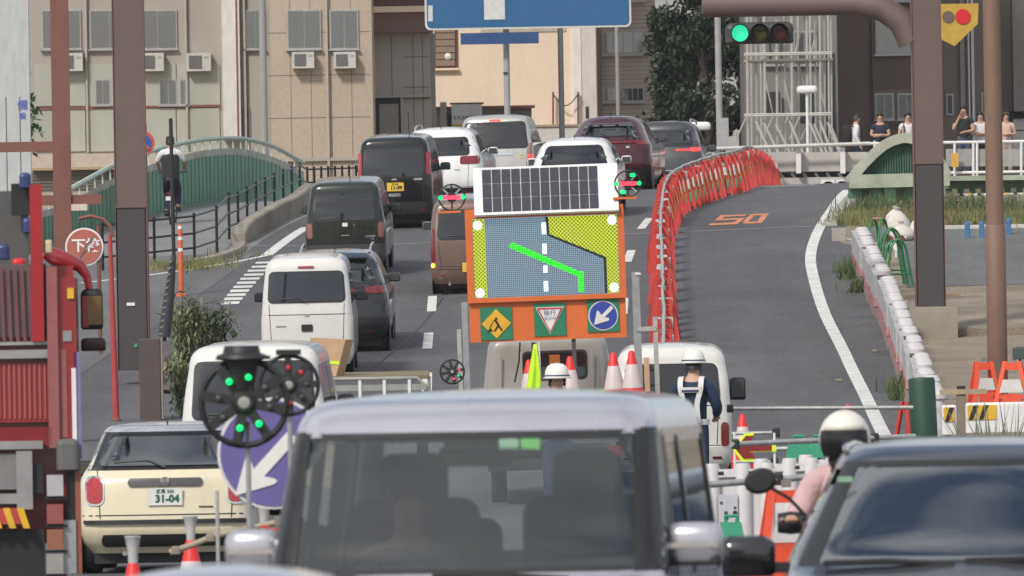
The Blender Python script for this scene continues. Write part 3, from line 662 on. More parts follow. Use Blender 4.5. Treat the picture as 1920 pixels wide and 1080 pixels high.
# deck edge with two arched openings
edge = MB(); zb, zt = (W(1500, 420, 249)-o).z, (W(1500, 333, 249)-o).z
x0, x1 = (W(1280, 350, 249)-o).x, (W(1640, 350, 249)-o).x
cxs = [(W(1553, 350, 249)-o).x, (W(1579, 350, 249)-o).x]
edge.bb((x0, -.05, zb), (cxs[0]-.17, .3, zt)); edge.bb((cxs[0]+.17, -.05, zb), (cxs[1]-.17, .3, zt)); edge.bb((cxs[1]+.17, -.05, zb), (x1, .3, zt))
edge.bb((cxs[0]-.17, -.049, zt-.08), (cxs[0]+.17, .3, zt-.001)); edge.bb((cxs[1]-.17, -.049, zt-.08), (cxs[1]+.17, .3, zt-.001))
edge.build('deck_edge', PW, s)
for c in cxs:
    rg = MB(); pts = [(c+.17*math.cos(a), zt-.27+.17*math.sin(a)) for a in [math.pi*k/12 for k in range(13)]]
    rg.plate([(c-.17, zt-.06)]+[p for p in pts[::-1]]+[(c+.17, zt-.06)], -.055, .1); fix_normals(rg.build('opening_rim', WHT, s))
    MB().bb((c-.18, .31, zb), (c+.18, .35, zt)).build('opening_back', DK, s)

# ------------------------------------------------------------------ steel pillars, posts, signs
PB = M('pillar_brown', (.135, .095, .085), .55, var=.12, scale=.8, streak=3); PBD = M('pillar_dark', (.06, .052, .055), .6, var=.12, scale=1, streak=2)
def pillar(name, label, px0, px1, pyb, pyt, split, d, foot=None, gantry=False):
    p = W((px0+px1)/2, pyb, d); t = thing(name, label, 'pillar', T(p)); w = (px1-px0)/F*d; h = W((px0+px1)/2, pyt, d).z-p.z; hs = W((px0+px1)/2, split, d).z-p.z
    MB().bevbox((0, w/2, hs/2), (w, w, hs), .03).build('lower_shaft', PBD, t); MB().bb((-w/2-.004, -.004, hs), (w/2+.004, w+.004, h)).build('upper_shaft', PB, t)
    MB().bb((-w/2-.02, -.02, hs-.02), (w/2+.02, w+.02, hs+.02)).build('paint_band', PB, t)
    for sx in (-1, 1): MB().bb((sx*(w/2+.005)-.005, -.03, 0), (sx*(w/2+.005)+.005, w*.96, h)).build('flange_edge', M('rust_edge', (.2, .1, .085), .7), t)
    return t, w, h
t, w, h = pillar('steel_pillar', 'tall dark brown steel pillar standing left of the road', 222, 279, 694, -420, 387, 169)
MB().bb((-.09, -.02, 1.02), (.04, -.004, 1.07)).build('number_plate', WHT, t); MB().bb((.02, -.02, .36), (.07, -.004, .42)).build('sticker', GRN, t)
t, w, h = pillar('steel_pillar', 'tall brown steel gantry pillar on a concrete footing in the yard', 1719, 1773, 575, -420, 305, 176.5)
MB().bb((-.38, -.3, -.62), (.42, w+.3, 0)).build('footing', M('footing_concrete', (.3, .27, .22), .9, var=.25, scale=1.5, fine=.1), t)
MB().bb((-.46, -.1, -.62), (-.39, w+.2, .12)).build('footing_side', CONC, t)
ax = [(-3.7, w/2, 5.05), (-1.2, w/2, 5.05), (-.75, w/2, 4.98), (-.4, w/2, 4.75), (-.22, w/2, 4.4)]
MB().tube(ax, [.2, .2, .22, .24, .26], 10).build('arm', PB, t, smooth=60)
sg = thing('traffic_signal', 'black traffic signal with one round green light lit', 'traffic signal', T(W(1424, 62, 179.6)))
MB().bevbox((0, 0, 0), (1.15, .22, .36), .1).build('housing', M('signal_case', (.05, .052, .05), .5), sg)
for k, (mt_, x) in enumerate(((M('signal_green_lit', (.02, .5, .26), .3, emit=1., var=0), -.33), (M('lens_dark', (.06, .05, .02), .2), 0), (M('lens_red_dark', (.07, .015, .012), .2), .33))):
    MB().lathe([(.001, -.125), (.1, -.13), (.14, -.12)], 20, (x, 0, 0), 'y').build('lens', mt_, sg, smooth=40); MB().lathe([(.16, -.11), (.16, -.26), (.15, -.26), (.15, -.11)], 20, (x, 0, 0), 'y').build('hood', BLK, sg, smooth=40)
MB().tube([(0, .05, .15), (0, .1, .62)], .04).build('hanger', PB, sg)
sg = thing('yellow_board', 'yellow box sign with a red disc beside the right pillar top', 'sign', T(W(1800, 40, 181)))
MB().plate([(-.32, -.3), (-.1, -.42), (.3, -.05), (.32, .3), (-.32, .3)], 0, .08).build('board', M('sign_yellow', (.5, .32, .05), .5), sg); MB().plate(disc(.13, 20, .05, .08), -.02, 0).build('red_disc', RED, sg)
MB().plate(disc(.1, 20, -.2, .08), -.02, 0).build('ring', BRN, sg); MB().bb((-.6, .08, .1), (.3, .14, .16)).build('bracket', PB, sg)
sg = thing('direction_board', 'blue direction board hung on the right gantry arm', 'sign', T(W(1372, -60, 179)))
MB().bb((-.9, 0, -.1), (.5, .06, .85)).build('board', M('sign_blue', (.025, .1, .27), .4, var=.05), sg); MB().bb((-.7, -.01, .2), (.3, .001, .24)).build('white_bar', WHT, sg); MB().tube([(0, .06, .2), (0, .5, .25)], .05).build('bracket', PB, sg)
# big blue direction sign on its own mast
sg = thing('road_direction_sign', 'large blue road direction sign with a white border and arrow shaft', 'sign', T(W(953, 300, 262)))
o = sg.matrix_world.translation; BLU = M('sign_blue_big', (.022, .115, .26), .4, var=.08)
def rrect(x0, z0, x1, z1, r, n=5):
    q = []
    for cx_, cz_, a0 in ((x1-r, z0+r, -90), (x1-r, z1-r, 0), (x0+r, z1-r, 90), (x0+r, z0+r, 180)): q += [(cx_+r*math.cos(R(a0+90*k/n)), cz_+r*math.sin(R(a0+90*k/n))) for k in range(n+1)]
    return q
a = W(797, 57, 261.6)-o; c = W(1180, -170, 261.6)-o
MB().plate(rrect(a.x, a.z, c.x, c.z, .14), -.02, .03).build('border', M('sign_white', (.6, .6, .58), .4), sg, T((0, a.y, 0))); MB().plate(rrect(a.x+.05, a.z+.05, c.x-.05, c.z-.05, .11), -.03, -.02).build('board', BLU, sg, T((0, a.y, 0)))
p = W(908, 37, 261.6)-o; q = W(944, -130, 261.6)-o; MB().bb((p.x, a.y-.04, p.z), (q.x, a.y-.031, q.z)).build('arrow_shaft', M('sign_white', (.6, .6, .58), .4), sg)
MB().plate([(p.x-.35, q.z), (q.x+.35, q.z), ((p.x+q.x)/2, q.z+.55)], a.y-.04, a.y-.031).build('arrow_head', M('sign_white', (.6, .6, .58), .4), sg)
p = W(803, 40, 261.6)-o; q = W(811, 10, 261.6)-o; MB().bb((p.x, a.y-.04, p.z), (q.x, a.y-.031, q.z)).build('mark', M('sign_white', (.6, .6, .58), .4), sg)
p = W(864, 84, 261.7)-o; q = W(1010, 60, 261.7)-o; MB().bb((p.x, a.y+.005, p.z), (q.x, a.y+.04, q.z)).build('lower_plate', M('sign_navy', (.025, .07, .2), .4), sg)
MB().tube([(0, 0, -2), (0, .05, 7)], [.085, .075], 10).build('mast', M('grey_mast', (.34, .33, .34), .5), sg, smooth=60)
p = W(948, 137, 262)-o; MB().bb((p.x-.06, -.09, p.z-.02), (p.x+.05, -.05, p.z+.02)).build('clip', BLK, sg)
def mast(name, label, px, pyb, pyt, d, r, cat='lamp post', mat=None, head=None):
    p = W(px, pyb, d); h = W(px, pyt, d).z-p.z; t = thing(name, label, cat, T(p)); MB().tube([(0, 0, -1.5), (0, 0, h)], [r*1.15, r], 10).build('shaft', mat or M('grey_mast', (.34, .33, .34), .5), t, smooth=60)
    if head: MB().bevbox((0, 0, h+.12), (.55, .28, .2), .09).build('lamp_head', WHT, t, smooth=50); MB().tube([(-.1, 0, h), (-.1, 0, h+.05)], r, 8).build('neck', WHT, t)
    return t
mast('lamp_post', 'thin grey lamp post in front of the cream wall', 1054, 262, -300, 300, .075); mast('lamp_post', 'thin grey post in front of the beige tiled block', 1160, 240, -300, 320, .06)
t = mast('lamp_post', 'pale grey post standing before the pine tree', 1350, 290, -300, 262, .075); MB().bb((-.06, -.14, .1), (.22, -.08, .9)).build('control_box', M('mast_box', (.36, .36, .36), .5), t)
mast('bridge_lamp', 'low white bridge lamp right of the grey suv', 1312, 290, 246, 252, .035, 'lamp', WHT, True); mast('bridge_lamp', 'white bridge lamp in front of the scaffold top', 1515, 290, 176, 285, .04, 'lamp', WHT, True)
mast('utility_pole', 'grey pole between the white column and the tan building', 497, 330, -300, 279, .09, 'pole', M('pole_grey', (.3, .3, .29), .8))
t = mast('brown_pole', 'slim brown pole standing behind the hazard striped barrier', 1872, 760, -420, 158, .125, 'pole', M('pole_brown', (.2, .125, .09), .6, streak=3)); MB().lathe([(.135, 0), (.15, .02), (.15, 2.65), (.135, 2.67)], 14).build('sleeve', M('pole_sleeve', (.19, .115, .085), .6, streak=3), t, smooth=40)
# red-brown frame post at the left
RB = M('red_brown_steel', (.19, .075, .06), .55, var=.15, scale=2)
t = thing('steel_frame_post', 'red brown steel post with horizontal arms behind the red truck', 'post', T(W(124, 800, 150))); o = t.matrix_world.translation
MB().bb((-.125, 0, -.4), (.125, .2, 9)).build('post', RB, t)
for y, xa, xb in ((277, -60, 110), (376, 60, 190)):
    p = W(xa, y, 150)-o; q = W(xb, y, 150)-o; MB().bb((p.x, .04, p.z-.07), (q.x, .16, p.z+.07)).build('arm', RB, t)
MB().plate([((W(100, 280, 150)-o).x, (W(100, 283, 150)-o).z), ((W(112, 310, 150)-o).x, (W(112, 315, 150)-o).z), ((W(112, 280, 150)-o).x, (W(112, 283, 150)-o).z)], .06, .1).build('gusset', RB, t)
MB().tube([W(212, 445, 150)-o, W(207, 425, 150)-o, W(194, 411, 150)-o, W(170, 405, 150)-o, W(148, 410, 150)-o], .028, 8).build('hoop', RB, t, smooth=60)
MB().bb((W(133, 395, 150)-o), (W(165, 383, 150.3)-o)).build('lamp', M('pale_lamp', (.6, .5, .45), .4), t)
t = thing('red_post', 'thin red post on the pavement left of the dark pillar', 'post', T(GD(218, 157))); MB().tube([(0, 0, 0), (-.02, 0, 1.15), (-.045, 0, 2.75)], [.05, .045, .03], 8).build('shaft', M('post_red', (.4, .05, .05), .5), t, smooth=60)
MB().lathe([(.07, 0), (.07, .03), (.05, .05)], 10).build('foot', RB, t)
t = thing('round_sign', 'round red sign with white lettering on the red post frame', 'sign', T(W(158, 463, 149.8)))
MB().plate(disc(.27, 32), 0, .02).build('rim', WHT, t); MB().plate(disc(.245, 32), -.012, -.001).build('face', M('sign_red', (.42, .12, .09), .5, var=.12), t)
text('lettering', '下校', .2, WHT, t, T((.02, -.02, .01)), .006); MB().box((.03, -.022, 0), (.03, .008, .38), RY(35).to_3x3()).build('stroke', M('stroke_grey', (.2, .13, .12), .6), t)
MB().tube([(.2, .05, -1.5), (.2, .05, .3)], .03, 8).build('stem', RB, t)
t = thing('brown_box_post', 'short square brown post in front of the dark steel pillar', 'post', T(GD(283, 157))); MB().bevbox((0, .15, .6), (.32, .3, 1.22), .02).build('body', M('box_brown', (.085, .062, .058), .6, streak=2), t); MB().bb((.16, 0, .02), (.185, .3, 1.22)).build('edge_strip', M('box_edge', (.26, .2, .18), .6), t)
t = thing('no_stopping_sign', 'blue no stopping sign with a red rim half behind the dark pillar', 'sign', T(GD(279, 176))); hz = W(272, 268, 176).z-t.matrix_world.translation.z
MB().tube([(0, .05, 0), (0, .05, hz+.3)], .03, 8).build('post', RB, t, smooth=60); MB().plate(disc(.2, 28, -.04, hz), 0, .02).build('rim', M('rim_red', (.5, .09, .04), .5), t); MB().plate(disc(.145, 28, -.04, hz), -.012, -.001).build('face', M('sign_ultra', (.03, .08, .42), .5), t)
MB().box((-.04, -.02, hz), (.05, .01, .3), RY(-45).to_3x3()).build('bar', M('rim_red', (.5, .09, .04), .5), t)
t = thing('guy_wire_pole', 'thin black pole with a striped black and yellow guard at its foot', 'pole', T(GD(313, 166))); o = t.matrix_world.translation
MB().tube([W(308, 640, 166)-o, W(326, 485, 166)-o, W(320, 222, 166)-o], .03, 8).build('wire', BLK, t, smooth=60); MB().lathe([(.03, 0), (.075, .03), (.1, .06)], 8).build('anchor', BLK, t)
a, c = W(308, 632, 165.9)-o, W(326, 478, 165.9)-o
MB().tube([a, a.lerp(c, .5), c], [.1, .085, .04], 10).build('guard', M('guard_black', (.035, .037, .045), .5), t, smooth=60)
for k in range(12): q = a.lerp(c, (k+.5)/12.5); MB().box((q.x-.06+.02*k/12, q.y-.085, q.z), (.05, .01, .03), RY(-20).to_3x3()).build('stripe', M('dull_stripe', (.2, .19, .15), .6), t)
def delineator(label, px, py, h):
    t = thing('delineator_post', label, 'delineator', T(G(px, py))); MB().lathe([(.1, 0), (.1, .03), (.045, .06), (.04, h-.05), (.03, h)], 12).build('pole', M('delineator_orange', (.65, .12, .04), .5), t, smooth=40)
    for z in (.62, .78, .93): MB().lathe([(.044, h*z), (.046, h*z+.005), (.046, h*z+.055), (.044, h*z+.06)], 12).build('reflector', WHT, t)
delineator('orange delineator post beside the thin black pole', 340, 556, 1.3)
t = thing('sign_pillar', 'tall white sign pillar with blue characters at the left edge', 'sign', T(W(28, 420, 252))); o = t.matrix_world.translation
MB().bb((-.55, 0, -1), (.4, .4, 6)).build('pillar', M('pillar_white', (.46, .47, .47), .6, streak=3), t)
for c, y, sz in (('備', 198, .26), ('設', 218, .17)): p = W(42, y, 251.9)-o; text('lettering', c, sz, M('blue_ink', (.1, .13, .4), .6), t, T((p.x, -.01, p.z)), .004)
for x in (12, 38): p = W(x, 270, 251.9)-o; MB().bb((p.x-.01, -.008, 0), (p.x+.01, .01, 3)).build('seam', JOINT, t)
# ================================================================== vehicles
class Body:
    def __init__(s, L, W_, H, rear, front, width, cr=.16, cf=.25, br=.05, bf=.1, rr=.14, kr=.8, kf=1.6, kw=1.1, z0=.2, crown=.03):
        s.L, s.Wd, s.H = L, W_, H; s.fr, s.ff, s.fw = pchip(rear), pchip([(z, y) for z, y in front]), pchip(width)
        s.cr, s.cf, s.br, s.bf, s.rr, s.kr, s.kf, s.kw, s.z0, s.crown = cr, cf, br, bf, rr, kr, kf, kw, z0, crown
    def dims(s, z):
        yr, yf, w = s.fr(z), s.ff(z), s.fw(z); e = z-(s.H-s.rr)
        if e > 0:
            t = min(1, e/s.rr); i = s.rr*(1-math.sqrt(max(0, 1-t*t))); yr += i*s.kr; yf -= i*s.kf; w -= i*s.kw
        e = (s.z0+.1)-z
        if e > 0: w -= e*.35; yr += e*.3; yf -= e*.3
        return w, yr, yf
    def rear(s, x, z):
        w, yr, yf = s.dims(z); a = abs(x)-(w-s.cr)
        return yr+s.br*(x/w)**2+(s.cr-math.sqrt(max(0, s.cr**2-min(a, s.cr)**2)) if a > 0 else 0)
    def front(s, x, z):
        w, yr, yf = s.dims(z); a = abs(x)-(w-s.cf)
        return yf-s.bf*(x/w)**2-(s.cf-math.sqrt(max(0, s.cf**2-min(a, s.cf)**2)) if a > 0 else 0)
    def side(s, y, z):
        w, yr, yf = s.dims(z); b = (yr+s.cr+s.br)-y
        if b > 0: return w-s.cr+math.sqrt(max(0, s.cr**2-min(b, s.cr)**2))
        b = y-(yf-s.cf-s.bf)
        if b > 0: return w-s.cf+math.sqrt(max(0, s.cf**2-min(b, s.cf)**2))
        return w
    def ring(s, z):
        w, yr, yf = s.dims(z); cr, cf = min(s.cr, w*.9), min(s.cf, w*.9); p = []; nr, nc, ns = 13, 5, 16
        for i in range(nr): x = -(w-cr)+2*(w-cr)*i/(nr-1); p.append((x, yr+s.br*(x/w)**2, 0))
        for i in range(1, nc+1): a = math.pi/2*i/nc; x = w-cr+cr*math.sin(a); p.append((x, yr+cr-cr*math.cos(a)+s.br*(x/w)**2, 1))
        y0, y1 = yr+cr+s.br, yf-cf-s.bf
        for i in range(1, ns): p.append((w, y0+(y1-y0)*i/ns, 1))
        for i in range(nc+1): a = math.pi/2*i/nc; x = w-cf+cf*math.cos(a); p.append((x, yf-cf+cf*math.sin(a)-s.bf*(x/w)**2, 2))
        for i in range(1, nr): x = (w-cf)-2*(w-cf)*i/(nr-1); p.append((x, yf-s.bf*(x/w)**2, 2))
        for i in range(1, nc+1): a = math.pi/2*i/nc; x = -(w-cf)-cf*math.sin(a); p.append((x, yf-cf+cf*math.cos(a)-s.bf*(x/w)**2, 3))
        for i in range(1, ns): p.append((-w, y1-(y1-y0)*i/ns, 3))
        for i in range(nc): a = math.pi/2*i/nc; x = -(w-cr)-cr*math.cos(a); p.append((x, yr+cr-cr*math.sin(a)+s.br*(x/w)**2, 3))
        return p
    def mesh(s, hole=None):
        zs = [s.z0+(s.H-s.rr-s.z0)*i/34 for i in range(35)]+[s.H-s.rr+s.rr*math.sin(math.pi/2*i/6) for i in range(1, 7)]
        mb = MB(); rings = [s.ring(z) for z in zs]; n = len(rings[0])
        for r, z in zip(rings, zs): mb.v += [(x, y, z) for x, y, _ in r]
        for i in range(len(zs)-1):
            for j in range(n):
                k = (j+1) % n; x = (rings[i][j][0]+rings[i][k][0]+rings[i+1][j][0])/3; y = (rings[i][j][1]+rings[i][k][1]+rings[i+1][j][1])/3
                if hole and hole(rings[i][k][2], x, y, (zs[i]+zs[i+1])/2): continue
                mb.f.append((i*n+j, i*n+k, (i+1)*n+k, (i+1)*n+j))
        last = (len(zs)-1)*n; c = sum(y for _, y, _ in rings[-1])/n
        for q, (sc, up) in enumerate(((.75, .55), (.45, .85), (.15, 1))):
            base = len(mb.v); mb.v += [(x*sc, c+(y-c)*sc, s.H+s.crown*up) for x, y, _ in rings[-1]]
            for j in range(n): k = (j+1) % n; mb.f.append((last+j, last+k, base+k, base+j))
            last = base
        mb.f.append(tuple(range(last, last+n))); mb.f.append(tuple(reversed(range(n))))
        return mb
    def patch(s, kind, a0, a1, z0, z1, off=.006, r=.05, top=None, sgn=1, na=10, nz=12, back=-.03, ring=0):
        """piece of skin: kind rear/front over x a0..a1, or side over y; top=(a0,a1) at z1; r = corner radius; ring>0 leaves only a frame"""
        t0, t1 = top or (a0, a1); zs = [z0+(z1-z0)*(1-math.cos(math.pi*i/nz))/2 for i in range(nz+1)]; mb = MB()
        def P(a, z, o):
            if kind == 'rear': return (a, s.rear(a, z)-o, z)
            if kind == 'front': return (a, s.front(a, z)+o, z)
            return (sgn*(s.side(a, z)+o), a, z)
        def lim(z, q=0):
            v = (z-z0)/(z1-z0); dz = max(0, min(z-z0, z1-z)-q*0); ins = r-math.sqrt(max(0, r*r-(r-dz)**2)) if dz < r else 0
            return a0+(t0-a0)*v+ins, a1+(t1-a1)*v-ins
        N = na+1; rows = [[lim(z)[0]+(lim(z)[1]-lim(z)[0])*i/na for i in range(N)] for z in zs]
        mb.v = [P(a, z, off) for row, z in zip(rows, zs) for a in row]+[P(a, z, back) for row, z in zip(rows, zs) for a in row]; K = N*(nz+1)
        flip = kind == 'front' or (kind == 'side' and sgn < 0)
        fs = [(i*N+j, i*N+j+1, (i+1)*N+j+1, (i+1)*N+j) for i in range(nz) for j in range(na)]
        loop = [j for j in range(N)]+[i*N+na for i in range(1, nz+1)]+[nz*N+j for j in range(na-1, -1, -1)]+[i*N for i in range(nz-1, 0, -1)]
        for q in range(len(loop)): a, b = loop[q], loop[(q+1) % len(loop)]; fs.append((b, a, a+K, b+K))
        mb.f = [tuple(reversed(f)) for f in fs] if flip else fs
        return mb
RIM = M('wheel_rim', (.3, .31, .33), .35, .8)
def wheel(par, x, y, r, w, sgn):
    o = MB().lathe([(r*.62, -w/2), (r*.94, -w/2), (r, -w*.3), (r, w*.3), (r*.94, w/2), (r*.62, w/2)], 24, axis='x').build('wheel', RUB, par, T((x, y, r)), 40)
    MB().lathe([(.001, sgn*w*.42), (r*.2, sgn*w*.46), (r*.3, sgn*w*.3), (r*.62, sgn*w*.34), (r*.66, sgn*w*.5)], 20, axis='x').build('rim', RIM, o, None, 40)
    return o
def mirror_part(par, x, y, z, sgn, mat, sz=(.2, .12, .15)):
    o = MB().bevbox((0, 0, 0), sz, .045).build('wing_mirror', mat, par, T((x+sgn*sz[0]*.55, y, z)), 50)
    MB().bb((-sgn*sz[0]*.75, -.02, -.05), (-sgn*sz[0]*.3, .02, -.02)).build('mount', BLK, o); MB().bevbox((0, -sz[1]/2-.001, -.0), (sz[0]*.8, .01, sz[2]*.75), .004).build('mirror_glass', M('mirror_face', (.09, .1, .1), .15, .3, 0), o)
def plate(par, x, y, z, bg, ink, big, small='', tilt=0):
    o = MB().bb((-.165, 0, -.0825), (.165, .012, .0825)).build('number_plate', bg, par, T((x, y, z)) @ RX(tilt))
    text('plate_number', big, .1, ink, o, T((.02, -.004, -.022)), .004)
    if small: text('plate_region', small, .045, ink, o, T((0, -.004, .05)), .001)
INKG = M('ink_green', (.02, .11, .06), .5); PLW = M('plate_white', (.7, .7, .68), .5, var=.03); PLY = M('plate_yellow', (.75, .5, .06), .5, var=.03); INKB = M('ink_black', (.02, .02, .02), .5)
KEI_W = [(.2, .70), (.45, .735), (.85, .737), (1.05, .72), (1.4, .675), (1.9, .6)]
def car(name, label, px, d, head, pm, B, rw=None, tails=(), plate_=None, bumper=None, bump_z=(.28, .5), hi_lamp=None, mirrors=None, sidewin=None, rails=False, wiper=True, spoiler=None, rear_glass=GLS, seam=None, handle=None,
        badge=(), antenna=False, wr=.28, lamps_lit=False, facing=False, roof_m=None, hole=None, front_parts=None, front_glass=None, cat='car', fa=.72, ra=.62, trim=True, p=None):
    if p is None: p = GD(px, d)
    mw = frame(p, head)
    if facing: mw = mw @ T((0, -B.L, 0))
    t = thing(name, label, cat, mw)
    body = B.mesh(hole).build('body', pm, t, smooth=32)
    if roof_m: pass
    for sg_ in (-1, 1):
        for y in (ra, B.L-fa):
            wheel(t, sg_*(B.fw(.4)-.115), y, wr, .17, sg_)
            MB().lathe([(.001, 0), (wr+.06, 0), (wr+.06, .012), (.001, .013)] if sg_ > 0 else [(.001, 0), (wr+.06, 0), (wr+.06, -.012), (.001, -.013)], 24, axis='x').build('wheel_arch', BLK, t, T((sg_*(B.side(y, wr)+.001), y, wr+.02)))
    if rw:
        x0, x1, z0, z1 = rw
        if trim: B.patch('rear', -x0-.025, x0+.025, z0-.025, z1+.025, .014, .08, (-x1-.025, x1+.025), na=28).build('window_trim', BLK, t, smooth=40)
        B.patch('rear', -x0, x0, z0, z1, .021, .06, (-x1, x1), na=28).build('rear_window', rear_glass, t, smooth=40)
        if wiper:
            w_ = MB().tube([(.0, B.rear(0, z0-.02)-.03, z0-.02), (-.16, B.rear(-.2, z0+.05)-.03, z0+.05), (-x0*.75, B.rear(-x0*.75, z0+.035)-.025, z0+.035)], .011, 6).build('wiper', BLK, t)
    for (x0, x1, z0, z1, mt_) in tails:
        for sg_ in (-1, 1):
            a, b_ = (x0, x1) if sg_ > 0 else (-x1, -x0); B.patch('rear', a, b_, z0, z1, .014, min(.04, (z1-z0)*.3, (x1-x0)*.4), na=6, nz=8).build('tail_lamp', mt_, t, smooth=40)
    if plate_: plate(t, plate_[0], B.rear(plate_[0], plate_[1])-.03, plate_[1], *plate_[2:])
    if bumper:
        B.patch('rear', -B.fw(.4)+.01, B.fw(.4)-.01, bump_z[0], bump_z[1], .035, .04, na=22).build('bumper', bumper, t, smooth=40)
    if hi_lamp: B.patch('rear', -.13, .13, hi_lamp[0], hi_lamp[0]+.035, .016, .01, na=4, nz=4).build('high_brake_lamp', hi_lamp[1], t)
    if seam:
        for z in seam: B.patch('rear', -B.fw(z)+.05, B.fw(z)-.05, z, z+.012, .002, .003, na=20, nz=2).build('seam', BLK, t)
    if handle: B.patch('rear', handle[0], handle[1], handle[2], handle[3], .018, .01, na=5, nz=4).build('tailgate_trim', handle[4], t)
    for (x0, x1, z0, z1, mt_) in badge: B.patch('rear', x0, x1, z0, z1, .012, .012, na=4, nz=4).build('badge', mt_, t)
    if mirrors:
        y, z, mt_ = mirrors[:3]
        for sg_ in (-1, 1): mirror_part(t, sg_*B.side(y, z), y, z, sg_, mt_, *(mirrors[3:] or ()))
    if sidewin:
        for sg_ in (-1, 1):
            for (y0, y1, z0, z1, ty0, ty1) in sidewin: B.patch('side', y0, y1, z0, z1, .005, .05, (ty0, ty1), sg_).build('side_window', GLS, t, smooth=40)
            B.patch('side', B.L*.52, B.L*.52+.012, .35, z0, .003, .002, None, sg_, na=1).build('door_seam', BLK, t)
    if rails:
        for sg_ in (-1, 1):
            xx = sg_*(B.dims(B.H-.03)[0]-.0); pts = [(xx, y, B.H+.045+.015*math.sin((y-rails[0])/(rails[1]-rails[0])*3.14)) for y in [rails[0]+(rails[1]-rails[0])*i/8 for i in range(9)]]
            MB().tube([(xx, rails[0]-.05, B.H-.02)]+pts+[(xx, rails[1]+.05, B.H-.02)], .02, 6).build('roof_rail', CHR if len(rails) < 3 else rails[2], t, smooth=60)
    if spoiler:
        z, dp, hw = spoiler; y = B.rear(0, z); MB().loft([[(-hw, y+.12, z+.05), (-hw, y-dp, z+.0), (-hw, y-dp, z-.03), (-hw, y+.1, z-.02)], [(hw, y+.12, z+.05), (hw, y-dp, z+.0), (hw, y-dp, z-.03), (hw, y+.1, z-.02)]]).build('spoiler', pm, t)
    if antenna: MB().tube([(antenna[0], antenna[1], B.H), (antenna[0], antenna[1]-.1, B.H+antenna[2])], .008, 5).build('antenna', BLK, t)
    if front_glass:
        x0, x1, z0, z1 = front_glass; B.patch('front', -x0, x0, z0, z1, .006, .06, (-x1, x1)).build('windscreen', GLS, t, smooth=40)
    MB().bb((-B.fw(.3)+.12, .3, .1), (B.fw(.3)-.12, B.L-.3, .3)).build('underside_dark_block', BLK, t)  # black underside, set low so the gap beneath looks shaded
    if rw:
        for sg_ in (-1, 1):
            zt = rw[2]-.04; B.patch('rear', sg_*(rw[0]-.03)-.005, sg_*(rw[0]-.03)+.005, bump_z[1]+.03, zt, .002, .002, (sg_*(rw[0]-.0)-.005, sg_*(rw[0]-.0)+.005), na=1, nz=8).build('tailgate_gap', BLK, t)
            B.patch('rear', sg_*.55-.06, sg_*.55+.06, bump_z[0]+.07, bump_z[0]+.1, .045 if bumper else .012, .008, na=3, nz=2).build('reflector', REDL, t)
        B.patch('rear', -B.fw(.5)+.06, B.fw(.5)-.06, bump_z[1]+.012, bump_z[1]+.022, .002, .002, na=20, nz=1).build('bumper_gap', BLK, t)
        MB().tube([(-.4, B.rear(-.4, .3)-.02, .2), (-.4, .3, .2)], .025, 8).build('exhaust', GRY, t)
        for x in (-.33, .33):
            pass
    if front_parts: front_parts(t, B)
    return t
def std_front(t, B):
    for sg_ in (-1, 1): B.patch('front', sg_*.5-.13, sg_*.5+.13, .62, .8, .01, .04, na=6).build('headlamp', M('headlamp', (.6, .62, .64), .1, var=0), t)
    B.patch('front', -.3, .3, .4, .6, .01, .03, na=8).build('grille', BLK, t)
SIDEV = lambda L, z0, z1: [(.25, L*.45, z0, z1, .3, L*.45), (L*.47, L*.72, z0, z1, L*.47, L*.68)]
# --- white van of the highest row on the ramp
KB = lambda L, H, **k: Body(L, 1.475, H, k.pop('rear', [(.2, .05), (.5, 0), (1.0, .015), (1.2, .04), (H-.25, .13), (H, .17)]), k.pop('front', [(.2, L-.06), (.5, L), (.85, L-.03), (1.0, L-.2), (1.06, L-.45), (H-.2, L-.95), (H, L-1.05)]),
        k.pop('width', [(.2, .70), (.45, .735), (.85, .737), (1.05, .72), (1.4, .69), (H, .625)]), **k)
W_PAINT = paint('white', (.7, .69, .66)); PEARL = paint('pearl', (.76, .76, .74))
REDC = [(.2, .7)]
car('kei_van', 'white high roof van with a wide dark rear window in the left lane', 578, 170, .6, W_PAINT, KB(3.4, 1.9, cr=.12, br=.03, rr=.16), rw=(.6, .57, 1.22, 1.67), tails=[(.52, .66, .38, .55, REDL)], hi_lamp=(1.74, M('brake_dull', (.3, .05, .05), .3)),
    mirrors=(2.5, 1.18, BLK), sidewin=SIDEV(3.4, 1.15, 1.65), seam=(1.0, .33), handle=(-.09, .09, .74, .85, BLK), badge=[(-.5, -.33, .82, .84, GRY), (-.04, .04, .98, 1.02, GRY), (-.55, -.5, 1.24, 1.3, WHT)], cat='van', front_glass=(.6, .55, 1.08, 1.65), front_parts=std_front)
DGREY = paint('graphite', (.03, .031, .034), .5, .25)
SUV = lambda L, Wd, H, **k: Body(L, Wd, H, k.pop('rear', [(.2, .12), (.5, 0), (.75, .03), (1.0, .12), (1.1, .17), (H-.2, .55), (H, .62)]), k.pop('front', [(.2, L-.1), (.5, L), (.8, L-.08), (.98, L-.35), (1.05, L-1.15), (H-.15, L-1.95), (H, L-2.1)]),
        k.pop('width', [(.2, Wd/2-.04), (.55, Wd/2), (.85, Wd/2-.01), (1.05, Wd/2-.06), (H, Wd/2-.26)]), cr=k.pop('cr', .22), br=k.pop('br', .08), rr=k.pop('rr', .16), **k)
